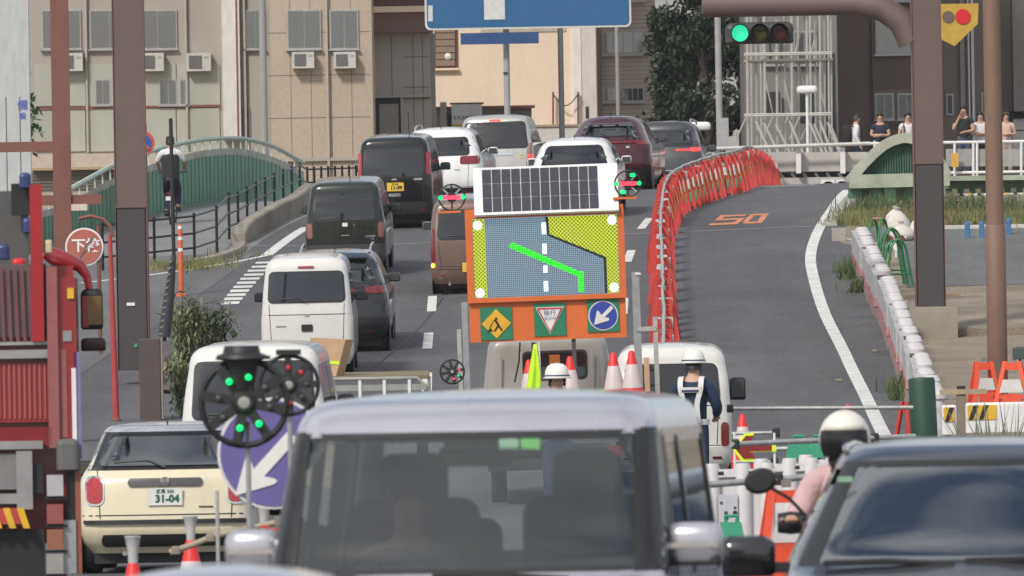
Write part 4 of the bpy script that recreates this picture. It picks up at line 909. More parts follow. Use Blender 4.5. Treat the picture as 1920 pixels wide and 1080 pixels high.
car('suv', 'dark suv with silver roof rails partly hidden by the white van', 630, 176.3, .8, DGREY, SUV(4.5, 1.8, 1.62), rw=(.62, .56, 1.1, 1.42), tails=[(.5, .84, .98, 1.1, REDL), (.62, .8, .42, .5, REDL)], bumper=BLK, bump_z=(.26, .58), rails=(1.2, 3.1), antenna=(0, .9, .12),
    mirrors=(3.0, 1.08, DGREY), sidewin=SIDEV(4.4, 1.1, 1.45), spoiler=(1.56, .1, .55), plate_=(0, .82, PLW, INKG, '・5 12'), wr=.34, front_glass=(.62, .55, 1.08, 1.45), front_parts=std_front)
OLIVE = paint('dark_green', (.022, .028, .02), .4, .3)
def olive_extra(t, B):
    for sg_ in (-1, 1):
        MB().lathe([(.001, -.012), (.055, -.014), (.06, .01)], 16, axis='y').build('lamp_ring', CHR, t, T((sg_*.66, B.rear(sg_*.66, .92)-.02, .92))); MB().lathe([(.001, -.02), (.042, -.02), (.045, .01)], 16, axis='y').build('lamp_ring', REDL, t, T((sg_*.66, B.rear(sg_*.66, .92)-.022, .92)))
    B.patch('rear', -.66, .66, .5, .6, .045, .03, na=20).build('bumper_strip', M('bumper_silver', (.42, .4, .36), .4, .4), t); B.patch('rear', -.16, .16, .44, .54, .05, .02, na=4).build('plate_recess', BLK, t); std_front(t, B)
car('kei_crossover', 'dark green boxy small car with round tail lamps and a silver bumper strip', 650, 195, 2.2, OLIVE, KB(3.4, 1.74, cr=.14, br=.04, rr=.13, width=[(.2, .69), (.45, .73), (.85, .737), (1.03, .72), (1.4, .66), (1.74, .61)]), rw=(.55, .53, 1.06, 1.54),
    tails=[(.6, .71, .74, 1.02, M('lamp_pink', (.28, .11, .1), .2, var=0))], bumper=M('bumper_grey', (.05, .05, .05), .5), bump_z=(.3, .62), handle=(-.05, .05, .95, 1.02, WHT), badge=[(.36, .55, .74, .78, CHR), (.46, .53, .7, .72, CHR), (-.08, .08, .78, .795, GRY)],
    mirrors=(2.4, 1.12, BLK), sidewin=SIDEV(3.4, 1.06, 1.45), antenna=(.1, .4, .12), wr=.31, seam=(.67,), front_glass=(.58, .5, 1.08, 1.45), front_parts=std_front)
BLACKP = paint('black', (.006, .007, .009), .2, .2)
car('kei_wagon', 'black tall wagon with a yellow number plate and high red tail lamps', 742, 208, 3.8, BLACKP, KB(3.4, 1.78, cr=.13, br=.03, rr=.14), rw=(.58, .56, 1.02, 1.56), tails=[(.63, .71, 1.05, 1.5, M('tall_lamp', (.4, .012, .025), .15, coat=1, var=0))], plate_=(.02, .83, PLY, INKB, '11-99', '広 580'), bumper=BLK, bump_z=(.28, .5),
    mirrors=(2.5, 1.1, BLK), sidewin=SIDEV(3.4, 1.06, 1.5), badge=[(.38, .55, .95, .99, CHR), (-.05, .05, .96, .99, CHR)], handle=(-.12, .12, .64, .7, CHR), seam=(.52,), antenna=(.3, .3, .5), front_glass=(.6, .52, 1.06, 1.5), front_parts=std_front)
PINK = paint('rose_brown', (.2, .125, .105), .35, .35)
def pink_extra(t, B):
    B.patch('rear', -.72, -.66, .5, .58, .03, .03, na=4, nz=5).build('indicator_lamp', AMBON, t); std_front(t, B)
car('kei_wagon', 'rose brown tall wagon with its left amber indicator lit', 886, 190, 1.2, PINK, KB(3.4, 1.68, cr=.13, br=.03, rr=.13, rear=[(.2, .05), (.5, 0), (.95, .02), (1.1, .05), (1.45, .16), (1.68, .22)]), rw=(.58, .55, 1.02, 1.5), tails=[(.65, .72, .6, 1.2, REDL)], plate_=(.0, .5, PLY, INKB, '56-71'), mirrors=(2.4, 1.1, PINK),
    sidewin=SIDEV(3.4, 1.06, 1.5), seam=(.46,), front_glass=(.6, .52, 1.06, 1.5), front_parts=pink_extra)
WSUV = paint('white_suv', (.78, .78, .77))
car('suv', 'white suv squeezed between the black wagon and the silver minivan', 826, 217, 4, WSUV, SUV(4.4, 1.76, 1.6, rear=[(.2, .1), (.55, 0), (.85, .04), (1.05, .12), (1.4, .42), (1.6, .55)]), rw=(.6, .54, 1.1, 1.42), tails=[(.42, .82, .9, 1.06, REDL)], bumper=BLK, bump_z=(.25, .42), plate_=(-.1, .75, PLW, INKG, '30-77'),
    mirrors=(2.9, 1.08, WSUV), sidewin=SIDEV(4.3, 1.08, 1.45), antenna=(.0, .8, .1), rails=(1.2, 2.9), wr=.33, badge=[(.3, .42, .78, .8, GRY)], front_glass=(.6, .55, 1.08, 1.45), front_parts=std_front)
SILV = paint('silver', (.58, .565, .53), .6, .3)
car('minivan', 'silver minivan with red brake lamps lit below the cream wall', 930, 235, 4.6, SILV, Body(4.4, 1.7, 1.74, [(.2, .1), (.5, 0), (.95, .04), (1.1, .08), (1.5, .25), (1.74, .33)], [(.2, 4.3), (.5, 4.4), (.85, 4.25), (1.0, 3.9), (1.06, 3.5), (1.74, 2.6)],
    [(.2, .8), (.5, .85), (.95, .84), (1.1, .82), (1.74, .68)], cr=.14, br=.04, rr=.14), rw=(.72, .64, 1.03, 1.58), tails=[(.74, .82, .82, 1.12, M('lamp_clear_red', (.4, .2, .19), .2, var=0)), (.72, .84, .66, .86, REDON)], hi_lamp=(1.62, REDON), plate_=(-.28, .72, PLW, INKG, '・・33'), handle=(-.35, .4, .86, .9, CHR), badge=[(.55, .65, .78, .8, YEL), (.55, .65, .84, .86, YEL)],
    bumper=SILV, bump_z=(.3, .52), mirrors=(3.2, 1.08, BLK), sidewin=SIDEV(4.3, 1.06, 1.5), wr=.31, cat='minivan', front_glass=(.66, .58, 1.08, 1.55), front_parts=std_front)
car('hatchback', 'white hatchback with a wide dark rear window directly behind the solar panel', 1079, 210, 2.6, PEARL, SUV(4.3, 1.76, 1.52, rear=[(.2, .1), (.5, 0), (.8, .03), (.98, .1), (1.3, .42), (1.52, .62)]), rw=(.66, .52, 1.0, 1.4), tails=[(.62, .86, .78, .9, REDL)], plate_=(0, .7, PLW, INKG, '21-08'), bumper=BLK, bump_z=(.25, .4), mirrors=(2.9, 1.02, PEARL),
    sidewin=SIDEV(4.2, 1.0, 1.35), antenna=(0, .9, .1), wr=.32, front_glass=(.6, .52, 1.02, 1.38), front_parts=std_front)
WINE = paint('wine_red', (.062, .008, .014), .35, .25)
def wine_extra(t, B):
    z = 1.4; y = B.rear(0, z)+.04
    for x in (-.36, 0, .36): MB().bb((x-.14, y-.14, z+.0), (x+.14, y-.13, z+.03)).build('sky_glint', M('spoiler_sheen', (.25, .27, .3), .2, .6, 0), t)  # pale bars paint the sky reflections under the spoiler
    B.patch('rear', -.85, .85, 1.03, 1.06, .02, .01, na=20, nz=3).build('lamp_bar', REDL, t); std_front(t, B)
car('suv', 'wine red coupe shaped suv with a split rear spoiler', 1142, 231, 5, WINE, SUV(4.74, 1.855, 1.6, rear=[(.2, .14), (.55, 0), (.9, .05), (1.05, .16), (1.15, .3), (1.42, .72), (1.6, .9)], width=[(.2, .88), (.55, .925), (.95, .91), (1.1, .84), (1.6, .6)], cr=.26, rr=.2), rw=(.6, .5, 1.19, 1.4), plate_=(-.02, .86, PLW, INKG, '・・・6'), spoiler=(1.44, .1, .5), bumper=BLK, bump_z=(.25, .45), tails=[(.6, .88, .98, 1.08, REDL)], badge=[(.38, .48, .96, .92, CHR), (-.05, .05, .98, 1.03, CHR)],
    mirrors=(3.1, 1.1, WINE), sidewin=SIDEV(4.6, 1.1, 1.45), antenna=(0, 1.2, .12), wr=.36, front_glass=(.62, .55, 1.08, 1.45), front_parts=wine_extra)
SGR = paint('steel_grey', (.07, .07, .075), .5, .3)
car('suv', 'steel grey suv with red tail lamps lit at the crest of the ramp', 1245, 243, 5, SGR, SUV(4.5, 1.8, 1.66), rw=(.66, .58, 1.1, 1.45), tails=[(.62, .84, .95, 1.03, REDON), (.3, .6, .97, 1.0, REDON)], bumper=BLK, bump_z=(.25, .5), plate_=(-.2, .75, PLW, INKG, '45-10'), mirrors=(3.0, 1.08, SGR), sidewin=SIDEV(4.4, 1.1, 1.45), antenna=(.3, 1, .1), wr=.34, rails=(1.2, 3.0), handle=(-.6, .6, .5, .53, CHR), front_glass=(.62, .55, 1.08, 1.45), front_parts=std_front)
# --- cream small hatchback
CRM = paint('cream', (.70, .63, .46), 0, .3)
def mini_extra(t, B):
    B.patch('rear', -.8, .8, .48, .52, .03, .02, na=22, nz=4).build('black_strip', BLK, t, smooth=40); B.patch('rear', -.62, .62, .26, .38, .04, .05, na=20).build('diffuser', BLK, t, smooth=40)
    B.patch('rear', -.36, .36, .84, .92, .02, .035, na=10).build('handle_bar', M('grey_bar', (.07, .07, .07), .35), t, smooth=40); MB().lathe([(.001, -.03), (.045, -.028), (.05, 0)], 16, axis='y').build('emblem', CHR, t, T((0, B.rear(0, .885)-.01, .885)))
    for sg_ in (-1, 1):
        B.patch('rear', sg_*.685-.095, sg_*.685+.095, .66, .95, .012, .07, na=6).build('lamp_rim', CHR, t, smooth=40); B.patch('rear', sg_*.685-.078, sg_*.685+.078, .68, .93, .024, .06, na=6).build('tail_lamp', M('mini_lamp', (.42, .02, .03), .12, coat=1, var=.3, scale=18), t, smooth=40)
    B.patch('rear', .32, .46, .635, .645, .012, .004, na=2, nz=2).build('badge', BLK, t)
    roofm = M('silver_roof', (.6, .6, .63), .25, .7)
    w = MB(); r0 = [B.ring(z) for z in (1.36, 1.385, 1.4, 1.418)]; w.loft([[(x*1.006, y-.004 if y < 2 else y+.004, z+.004) for x, y, _ in r] for r, z in zip(r0, (1.36, 1.385, 1.4, 1.418))], cap=False)
    c = 1.9; last = r0[-1]; w.loft([[(x*s_, c+(y-c)*s_, 1.424+.028*u) for x, y, _ in last] for s_, u in ((1.005, 0), (.75, .6), (.4, .95), (.05, 1))]); w.build('roof', roofm, t, smooth=50)
    B.patch('rear', -.775, .775, 1.0, 1.375, .005, .02, (-.63, .63), na=30).build('window_surround', M('gloss_black', (.012, .012, .014), .15), t, smooth=40)
    for sg_ in (-1, 1): B.patch('side', .38, 2.75, 1.0, 1.375, .003, .02, (.62, 2.2), sg_, na=20).build('window_band', M('gloss_black', (.012, .012, .014), .15), t, smooth=40)
    for sg_ in (-1, 1): MB().bevbox((sg_*.25, .9, 1.02), (.42, .14, .62), .08).build('seat', M('seat_grey', (.1, .1, .105), .8), t)
B_mini = Body(3.84, 1.727, 1.42, [(.2, .12), (.45, 0), (.65, .02), (.9, .06), (1.0, .14), (1.05, .2), (1.3, .44), (1.42, .55)], [(.2, 3.75), (.5, 3.84), (.8, 3.75), (.95, 3.4), (1.0, 2.9), (1.3, 2.3), (1.42, 2.15)],
    [(.2, .8), (.5, .86), (.8, .855), (.98, .80), (1.02, .77), (1.42, .6)], cr=.24, br=.1, rr=.08, kw=.8, crown=.028)
car('hatchback', 'cream small hatchback with a silver roof behind the arrow sign', 312, 102.5, 1.0, CRM, B_mini, rw=(.66, .54, 1.04, 1.32), rear_glass=glass('mini_glass', (.05, .055, .06), .1, .25), plate_=(0, .74, PLW, INKG, '31-04', '広島 330'), mirrors=(2.5, 1.0, BLK), sidewin=SIDEV(3.8, 1.03, 1.32), seam=(.56,), wr=.31, front_glass=(.6, .52, 1.02, 1.3), front_parts=mini_extra, antenna=(0, .75, .05), trim=False)
# --- white van behind the warning lamp, white van by the sign truck
def van_extra(t, B): std_front(t, B); B.patch('rear', -.62, .62, .95, 1.0, .02, .01, na=16, nz=3).build('trim_strip', W_PAINT, t)
VAN2 = Body(4.6, 1.7, 1.98, [(.2, .05), (.5, 0), (1.0, .02), (1.2, .05), (1.75, .18), (1.98, .24)], [(.2, 4.55), (.5, 4.6), (.95, 4.5), (1.1, 4.35), (1.98, 3.4)], [(.2, .8), (.5, .84), (1.0, .845), (1.2, .83), (1.98, .72)], cr=.13, br=.04, rr=.17)
car('cargo_van', 'white cargo van with a large rear window behind the black warning lamps', 478, 124, 1.5, W_PAINT, VAN2, rw=(.7, .66, 1.15, 1.78), tails=[(.74, .83, .6, 1.1, REDL)], mirrors=(3.6, 1.25, BLK), sidewin=SIDEV(4.5, 1.2, 1.75), bumper=W_PAINT, seam=(1.02,), wr=.32, cat='van', front_glass=(.72, .64, 1.2, 1.75), front_parts=van_extra, plate_=(0, .6, PLW, INKG, '40-26'))
car('work_van', 'white work van right of the sign truck behind the guard', 1262, 131, 1.0, W_PAINT, KB(3.4, 1.73, cr=.13, br=.03, rr=.16), rw=(.58, .54, 1.08, 1.5), tails=[(.6, .7, .5, .8, REDL)], mirrors=(2.5, 1.14, BLK, (.2, .12, .28)), sidewin=SIDEV(3.4, 1.1, 1.55), bumper=W_PAINT, seam=(1.0,), cat='van', front_glass=(.6, .52, 1.08, 1.5), front_parts=std_front, plate_=(0, .55, PLY, INKB, '73-20'))

# --- foreground: silver tall wagon coming towards the camera
FG = paint('foreground_silver', (.52, .52, .57), .5, .28)
FL = 3.4
BF = Body(FL, 1.475, 1.77, [(.2, .05), (.5, 0), (1.0, .02), (1.4, .06), (1.77, .12)], [(.2, 3.34), (.5, 3.4), (.8, 3.37), (.94, 3.2), (1.0, 2.98), (1.05, 2.86), (1.2, 2.76), (1.62, 2.48), (1.66, 2.44), (1.77, 2.3)],
    [(.2, .7), (.45, .735), (.85, .737), (1.02, .735), (1.25, .71), (1.65, .665), (1.77, .65)], cr=.1, cf=.12, br=.03, bf=.08, rr=.11, kf=1.2, kw=.9, crown=.035)
CABIN = M('cabin_dark', (.02, .021, .022), .7); SEAT = M('seat_fabric', (.09, .088, .085), .9); WSG = glass('windscreen_glass', (.03, .036, .034), .06, .72)
def hole_front(side_, x, y, z):
    if 1.06 < z < 1.61 and y > 2.35 and abs(x) < .645-.05*(z-1.06): return True
    if 1.06 < z < 1.57 and abs(x) > .5 and (.35 < y < 1.4 or 1.5 < y < 2.25): return True
    return 1.1 < z < 1.57 and y < .3 and abs(x) < .55
def screen_frame(B, t, x0, x1, z0, z1, w, mat):
    """black border of the windscreen: four strips on the skin"""
    k = (x1-x0)/(z1-z0)
    for sg_ in (-1, 1):
        a, b_ = (x0-w, x0+.012) if sg_ > 0 else (-x0-.012, -x0+w); a2, b2 = (x1-w, x1+.012) if sg_ > 0 else (-x1-.012, -x1+w)
        B.patch('front', a, b_, z0, z1, .004, .004, (a2, b2), na=3, nz=14, back=-.01).build('screen_border', mat, t, smooth=40)
    B.patch('front', -x1+w*.4, x1-w*.4, z1-w*.45, z1+.012, .003, .004, na=16, nz=4, back=-.01).build('screen_border', mat, t, smooth=40); B.patch('front', -x0+w*.4, x0-w*.4, z0-.012, z0+w*.8, .003, .004, na=16, nz=4, back=-.01).build('screen_border', mat, t, smooth=40)
def skin_patch_grid(B, x0, x1, z0, z1): return B.patch('front', -x0, x0, z0, z1, .0, .05, (-x1, x1), na=24, nz=20, back=-.004)
def fg_extra(t, B):
    skin_patch_grid(B, .645, .62, 1.055, 1.615).build('windscreen', WSG, t, smooth=60); screen_frame(B, t, .655, .628, 1.05, 1.62, .03, BLK); GB = M('pillar_gloss', (.014, .015, .016), .2)
    for sg_ in (-1, 1):
        a, b_ = (.645, .725) if sg_ > 0 else (-.725, -.645); a2, b2 = (.615, .672) if sg_ > 0 else (-.672, -.615)
        B.patch('front', a, b_, 1.02, 1.64, .003, .004, (a2, b2), na=8, nz=14, back=-.01).build('front_pillar', GB, t, smooth=40); B.patch('side', .12, 2.72, 1.0, 1.625, .0015, .01, (.16, 2.42), sg_, na=1).build('x', GB, t) if False else None
        B.patch('side', 2.2, 2.72, 1.03, 1.62, .003, .01, (2.02, 2.42), sg_, na=10, back=-.01).build('quarter_window', GB, t, smooth=40)
    for sg_ in (-1, 1):
        for (y0, y1, a, b_) in ((.35, 1.4, .4, 1.4), (1.5, 2.25, 1.5, 2.08)):
            B.patch('side', y0, y1, 1.05, 1.58, -.002, .05, (a, b_), sg_, back=-.008).build('side_window', glass('side_glass', (.04, .05, .05), .1, .7), t, smooth=40)
        for y in (1.45, 2.2, .3): B.patch('side', y-.05, y+.05, 1.02, 1.6, .004, .01, (y-.05-(.14 if y > 2 else 0), y+.05-(.14 if y > 2 else 0)), sg_, na=3, back=-.02).build('pillar_trim', BLK, t)
        B.patch('front', sg_*.53-.15, sg_*.53+.15, .72, .92, .012, .04, na=8).build('headlamp', M('headlamp', (.6, .62, .64), .1, var=0), t)
        o_ = MB().bevbox((0, 0, 0), (.215, .13, .175), .055).build('wing_mirror', FG, t, T((sg_*.815, 2.42, 1.16)), 50); MB().bevbox((0, .0, -.068), (.2, .125, .05), .02).build('lower_shell', BLK, o_); MB().bb((-sg_*.16, -.02, -.06), (-sg_*.08, .03, -.02)).build('mount', BLK, o_); MB().bb((-.09, .062, -.02), (.09, .068, .0)).build('indicator_strip', CHR, o_)
    B.patch('front', -.4, .4, .45, .7, .012, .04, na=8).build('grille', BLK, t); plate(t, 0, 3.44, .45, PLY, INKB, '82-14')
    for x, y0 in ((-.4, 2.98), (.25, 2.98)): MB().tube([(x, 2.985, 1.03), (x+.25, 2.97, 1.05), (x+.5, 2.955, 1.045)], .013, 5).build('wiper', BLK, t)
    # cabin
    MB().bb((-.66, 2.3, .8), (.66, 2.86, 1.03)).build('dashboard', CABIN, t); MB().bb((-.68, .2, .3), (.68, 2.6, .36)).build('cabin_floor', CABIN, t)
    for x in (-.33, .33):
        st = MB().bevbox((x, 1.35, .98), (.5, .16, .74), .08).build('seat', SEAT, t, smooth=50); MB().bevbox((x, 1.36, 1.44), (.26, .1, .2), .06).build('headrest', SEAT, st, smooth=50); MB().bevbox((x, 1.6, .62), (.5, .5, .16), .06).build('cushion', SEAT, st)
        MB().bevbox((x, .5, .95), (.5, .14, .6), .07).build('seat', SEAT, t, smooth=50)
    MB().bevbox((0, 2.32, 1.53), (.27, .05, .085), .03).build('inside_mirror', M('mirror_back', (.03, .03, .03), .4), t); MB().bb((-.1, 2.38, 1.56), (.1, 2.46, 1.62)).build('sensor_box', BLK, t)
    for x, c_ in ((-.26, M('sticker_green', (.16, .42, .16), .6)), (-.18, M('sticker_mint', (.25, .42, .3), .6))): MB().bb((x, 2.515, 1.555), (x+.07, 2.518, 1.6)).build('sticker', c_, t)
    MB().tube([(.33+.17*math.cos(a), 2.2+.05*math.sin(a), 1.0+.16*math.sin(a)) for a in [2*math.pi*k/20 for k in range(21)]], .014, 6).build('steering_wheel', BLK, t)
def facing_matrix(px, d, yaw):
    """frame of an oncoming vehicle whose nose is at column px, distance d; yaw > 0 turns the nose to picture left"""
    p = GD(px, d); return T(p) @ RZ(180-yaw)
def oncoming(name, label, px, d, yaw, pm, B, hole, extra, wr=.28, cat='car', fa=.72, ra=.62, wide=1):
    t = thing(name, label, cat, facing_matrix(px, d, yaw) @ T((0, -B.L, 0)) @ Matrix.Scale(wide, 4, (1, 0, 0))); B.mesh(hole).build('body', pm, t, smooth=32)
    for sg_ in (-1, 1):
        for y in (ra, B.L-fa): wheel(t, sg_*(B.fw(.4)-.1), y, wr, .17, sg_)
    MB().bb((-B.fw(.3)+.1, .15, .16), (B.fw(.3)-.1, B.L-.2, .28)).build('underside_dark_block', BLK, t); extra(t, B); return t
oncoming('kei_wagon', 'silver tall wagon coming towards the camera in the middle foreground', 847, 43, 6.2, FG, BF, hole_front, fg_extra, wide=1.12)
NAVY = paint('foreground_grey', (.04, .04, .05), .5, .22)
BW = Body(4.6, 1.78, 1.5, [(.2, .1), (.5, 0), (.9, .05), (1.0, .2), (1.5, .7)], [(.2, 4.5), (.5, 4.6), (.75, 4.5), (.86, 4.2), (.93, 3.55), (.97, 3.38), (1.1, 3.15), (1.42, 2.55), (1.5, 2.35)],
    [(.2, .84), (.5, .89), (.85, .89), (.95, .86), (1.1, .79), (1.42, .62), (1.5, .58)], cr=.2, cf=.2, br=.06, bf=.14, rr=.07, kf=1.5, kw=1, crown=.035)
def hole_w(side_, x, y, z):
    if .965 < z < 1.41 and y > 2.3 and abs(x) < .80-.52*(z-.95): return True
    return 1.0 < z < 1.38 and abs(x) > .55 and .9 < y < 2.5
def w_extra(t, B):
    B.patch('front', -.80, .80, .955, 1.42, .0, .05, (-.56, .56), na=24, nz=20, back=-.004).build('windscreen', glass('wagon_screen', (.04, .045, .055), .17, .62), t, smooth=60)
    for sg_ in (-1, 1):
        a, b_ = (.74, .83) if sg_ > 0 else (-.83, -.74); a2, b2 = (.52, .59) if sg_ > 0 else (-.59, -.52)
        B.patch('front', a, b_, .94, 1.43, .005, .004, (a2, b2), na=3, nz=14, back=-.01).build('screen_border', BLK, t, smooth=40)
        B.patch('side', .9, 2.55, .97, 1.39, -.002, .05, (1.1, 2.3), sg_, back=-.008).build('side_window', glass('side_glass', (.04, .05, .05), .1, .7), t, smooth=40)
        pts = [(sg_*(.585-.01*i), 2.05-.2*i, 1.492+.012*math.sin(i/8*3.14)) for i in range(9)]; MB().tube([(pts[0][0], 2.12, 1.47)]+pts+[(pts[-1][0], .36, 1.49)], .015, 7).build('roof_rail', CHR, t, smooth=60); MB().bb((sg_*.58-.02, 1.5, 1.48), (sg_*.58+.02, 1.6, 1.54)).build('rail_foot', BLK, t)
        o_ = MB().bevbox((0, 0, 0), (.27, .15, .19), .06).build('wing_mirror', M('paint_mirror_black', (.012, .012, .014), .2, coat=1), t, T((sg_*1.06, 2.95, 1.0)), 50); MB().bb((-sg_*.2, -.03, -.08), (-sg_*.1, .03, -.03)).build('mount', BLK, o_)
        B.patch('front', sg_*.66-.16, sg_*.66+.16, .6, .75, .012, .04, na=8).build('headlamp', M('headlamp', (.6, .62, .64), .1, var=0), t)
    B.patch('front', -.57, .57, 1.4, 1.43, .003, .004, na=16, nz=3, back=-.01).build('screen_border', BLK, t); B.patch('front', -.8, .8, .945, .975, .003, .004, na=16, nz=3, back=-.01).build('screen_border', BLK, t)
    for x in (-.55, .1): MB().tube([(x, 3.44, .955), (x+.3, 3.4, .975), (x+.6, 3.38, .97)], .013, 5).build('wiper', BLK, t)
    B.patch('front', -.4, .4, .4, .6, .012, .04, na=8).build('grille', BLK, t); MB().bb((-.74, 2.75, .75), (.74, 3.35, .93)).build('dashboard', CABIN, t); MB().bb((-.8, .8, .3), (.8, 3, .36)).build('cabin_floor', CABIN, t)
    for x in (-.37, .37):
        st = MB().bevbox((x, 1.6, .85), (.52, .16, .62), .08).build('seat', CABIN, t, smooth=50); MB().bevbox((x, 1.6, 1.24), (.26, .1, .18), .06).build('headrest', CABIN, st, smooth=50)
    MB().bb((.56, 2.66, 1.335), (.63, 2.665, 1.36)).build('sticker', M('sticker_mint', (.25, .42, .3), .6), t); MB().tube([(.37+.18*math.cos(a), 2.55+.06*math.sin(a), .95+.17*math.sin(a)) for a in [2*math.pi*k/20 for k in range(21)]], .014, 6).build('steering_wheel', CABIN, t)
    MB().bevbox((0, 2.45, 1.34), (.24, .04, .07), .02).build('inside_mirror', BLK, t)
oncoming('estate_car', 'dark grey estate car with silver roof rails in the right foreground', 1846, 48, 1.5, NAVY, BW, hole_w, w_extra, .32, fa=.9, ra=.8)
BS = Body(4.4, 1.7, 1.283, [(.2, .1), (.5, 0), (.9, .05), (1.0, .4), (1.3, 1.1)], [(.2, 4.3), (.5, 4.4), (.75, 4.3), (.88, 4.0), (.95, 3.3), (1.3, 2.4)], [(.2, .8), (.5, .85), (.9, .84), (1.0, .78), (1.3, .54)], cr=.2, cf=.2, rr=.1, kw=1.6, crown=.1)
def s_extra(t, B):
    B.patch('front', -.7, .7, .98, 1.22, .006, .05, (-.55, .55), na=16).build('windscreen', GLS, t, smooth=50); B.patch('rear', -.65, .65, 1.02, 1.2, .006, .05, (-.52, .52)).build('rear_window', GLS, t, smooth=50); std_front(t, B)
    for sg_ in (-1, 1): mirror_part(t, sg_*.82, 3.0, 1.0, sg_, FG); MB().tube([(sg_*.3, 1.3, 1.34), (sg_*.3, 2.1, 1.34)], .008, 5).build('roof_seam', BLK, t)
oncoming('sedan', 'roof of a silver sedan at the bottom left edge', 190, 25, 5, FG, BS, None, s_extra, .3)
# ================================================================== red truck at the left edge
FIRE = paint('truck_red', (.26, .014, .02), 0, .35); STEEL = M('truck_steel', (.36, .35, .35), .4, .5, .2, 3); LOUV = M('louvre_grey', (.13, .115, .12), .5, .3)
t = thing('red_truck', 'red service truck with grey louvred rear and a red mirror arm at the left edge', 'truck', T(GD(-160, 80)) @ RZ(2.3))
def tp(px, py, y=0):  # picture point -> local x, z of the truck's rear plane
    v = W(px, py, 80)-t.matrix_world.translation; return v.x, v.z
def tb(x0, y0, x1, y1, a, b, name, mat, par=None):
    p = tp(x0, y1); q = tp(x1, y0); return MB().bb((p[0], a, p[1]), (q[0], b, q[1])).build(name, mat, par or t)
MB().bb((-1.15, .1, .75), (tp(128, 0)[0], 6.2, tp(0, 500)[1])).build('body', FIRE, t)
MB().bb((-1.1, 4.2, .6), (tp(110, 0)[0], 6.2, 2.75)).build('cab', FIRE, t)
tb(-420, 640, 90, 655, -.06, .1, 'body_rail', STEEL); pan = tb(-420, 494, 86, 640, .0, .1, 'louvre_panel', LOUV)
for k in range(11): x = -60+k*13; p = tp(x, 640); q = tp(x-6, 500); MB().add([(p[0], -.03, p[1]), (p[0]+.022, -.03, p[1]), (q[0]+.022, -.03, q[1]), (q[0], -.03, q[1])], [(0, 1, 2, 3)]).build('louvre', M('louvre_red_edge', (.17, .06, .07), .5), pan)
tb(60, 346, 78, 640, -.1, 0, 'ladder_rail', M('rail_red', (.34, .015, .02), .5)); tb(-420, 352, 50, 500, 1.2, 1.5, 'hose_reel_case', M('hose_case', (.09, .095, .095), .6)); tb(20, 340, 58, 400, .8, 1.1, 'equipment', BLK)
for x, y in ((46, 335), (52, 420), (6, 470)): p = tp(x, y); MB().bevbox((p[0], .7, p[1]), (.09, .12, .12), .03).build('blue_lamp', M('lamp_blue', (.03, .05, .16), .4), t)
p = tp(35, 492); MB().bevbox((p[0], .2, p[1]), (.1, .1, .07), .03).build('red_lamp', RED, t)
tb(-420, 655, 100, 680, -.08, .1, 'shutter_frame', STEEL); sh = tb(-420, 680, 92, 800, -.02, .1, 'shutter', FIRE)
for k in range(14): x = -40+k*9.5; p = tp(x, 785); q = tp(x+2, 684); MB().bb((p[0], -.035, p[1]), (p[0]+.012, -.02, q[1])).build('shutter_rib', M('rib_pink', (.42, .1, .1), .5), sh)
tb(92, 500, 106, 840, -.1, .1, 'corner_post', M('post_pale_red', (.3, .1, .1), .4)); tb(106, 520, 141, 850, -.05, .12, 'side_panel', FIRE); tb(118, 620, 134, 640, -.06, -.04, 'marker', STEEL); tb(110, 655, 124, 820, -.06, -.045, 'panel_sheen_strip', M('post_pale_red', (.3, .1, .1), .4)); tb(126, 540, 138, 560, -.07, -.045, 'side_lamp', YEL)
tb(-420, 800, 96, 845, -.1, .1, 'lower_panel', M('dark_red', (.2, .012, .018), .4)); tb(-420, 826, 80, 850, -.16, .1, 'step_edge', STEEL)
tb(-420, 850, 40, 925, -.12, .1, 'tail_panel', M('tail_steel', (.25, .24, .24), .45, .4)); tb(32, 845, 60, 955, -.15, -.1, 'bracket', STEEL); tb(50, 870, 80, 925, -.1, .05, 'recess_panel', BLK)
rp = tb(-420, 952, 40, 990, -.16, -.12, 'reflector_board', M('reflector_red', (.45, .06, .05), .4))
for k in range(5): x = -60+k*26; p0 = tp(x, 990); p1 = tp(x, 952); w_ = .05; MB().plate([(p0[0], p0[1]), (p0[0]+w_, p0[1]), (p1[0]+w_-.05, p1[1]), (p1[0]-.05, p1[1])], -.17, -.161).build('chevron', YEL, rp)
MB().bevbox((tp(112, 0)[0], .1, tp(0, 855)[1]), (.17, .5, .24), .04).build('mudguard', M('mud_grey', (.12, .12, .12), .6), t)
for y0, y1, mt_ in ((890, 930, M('lamp_clear', (.45, .43, .45), .2)), (945, 982, M('lamp_salmon', (.3, .09, .09), .2)), (992, 1030, M('lamp_orange', (.3, .12, .08), .2)), (1038, 1075, M('lamp_grey', (.3, .29, .28), .3))): tb(88, y0, 118, y1, -.14, -.05, 'tail_lamp', mt_); tb(84, y1+1, 126, y1+7, -.12, -.02, 'lamp_bar', BLK)
tb(126, 870, 138, 975, -.06, .3, 'guard', BLK); tb(120, 975, 142, 1075, -.08, .2, 'mesh_guard', GRY); tb(141, 660, 150, 860, -.05, .0, 'blue_strip', M('strip_blue', (.18, .18, .36), .5)); tb(143, 845, 150, 1075, -.06, .3, 'side_marker', M('marker_orange', (.28, .09, .06), .4))
tb(136, 690, 142, 830, -.06, -.02, 'white_strip', WHT); tb(-420, 925, 40, 952, -.14, .1, 'bumper', STEEL)
for x in (-.95, .46):
    for y in (.9, 5.2): wheel(t, x, y, .46, .28, 1 if x > 0 else -1)
MB().bb((-1.0, .2, .35), (.55, 6, .78)).build('chassis', BLK, t); tb(-420, 992, 84, 1130, -.02, .05, 'underbody_shade', BLK)  # the wide black sheet stands in for shade under the truck body
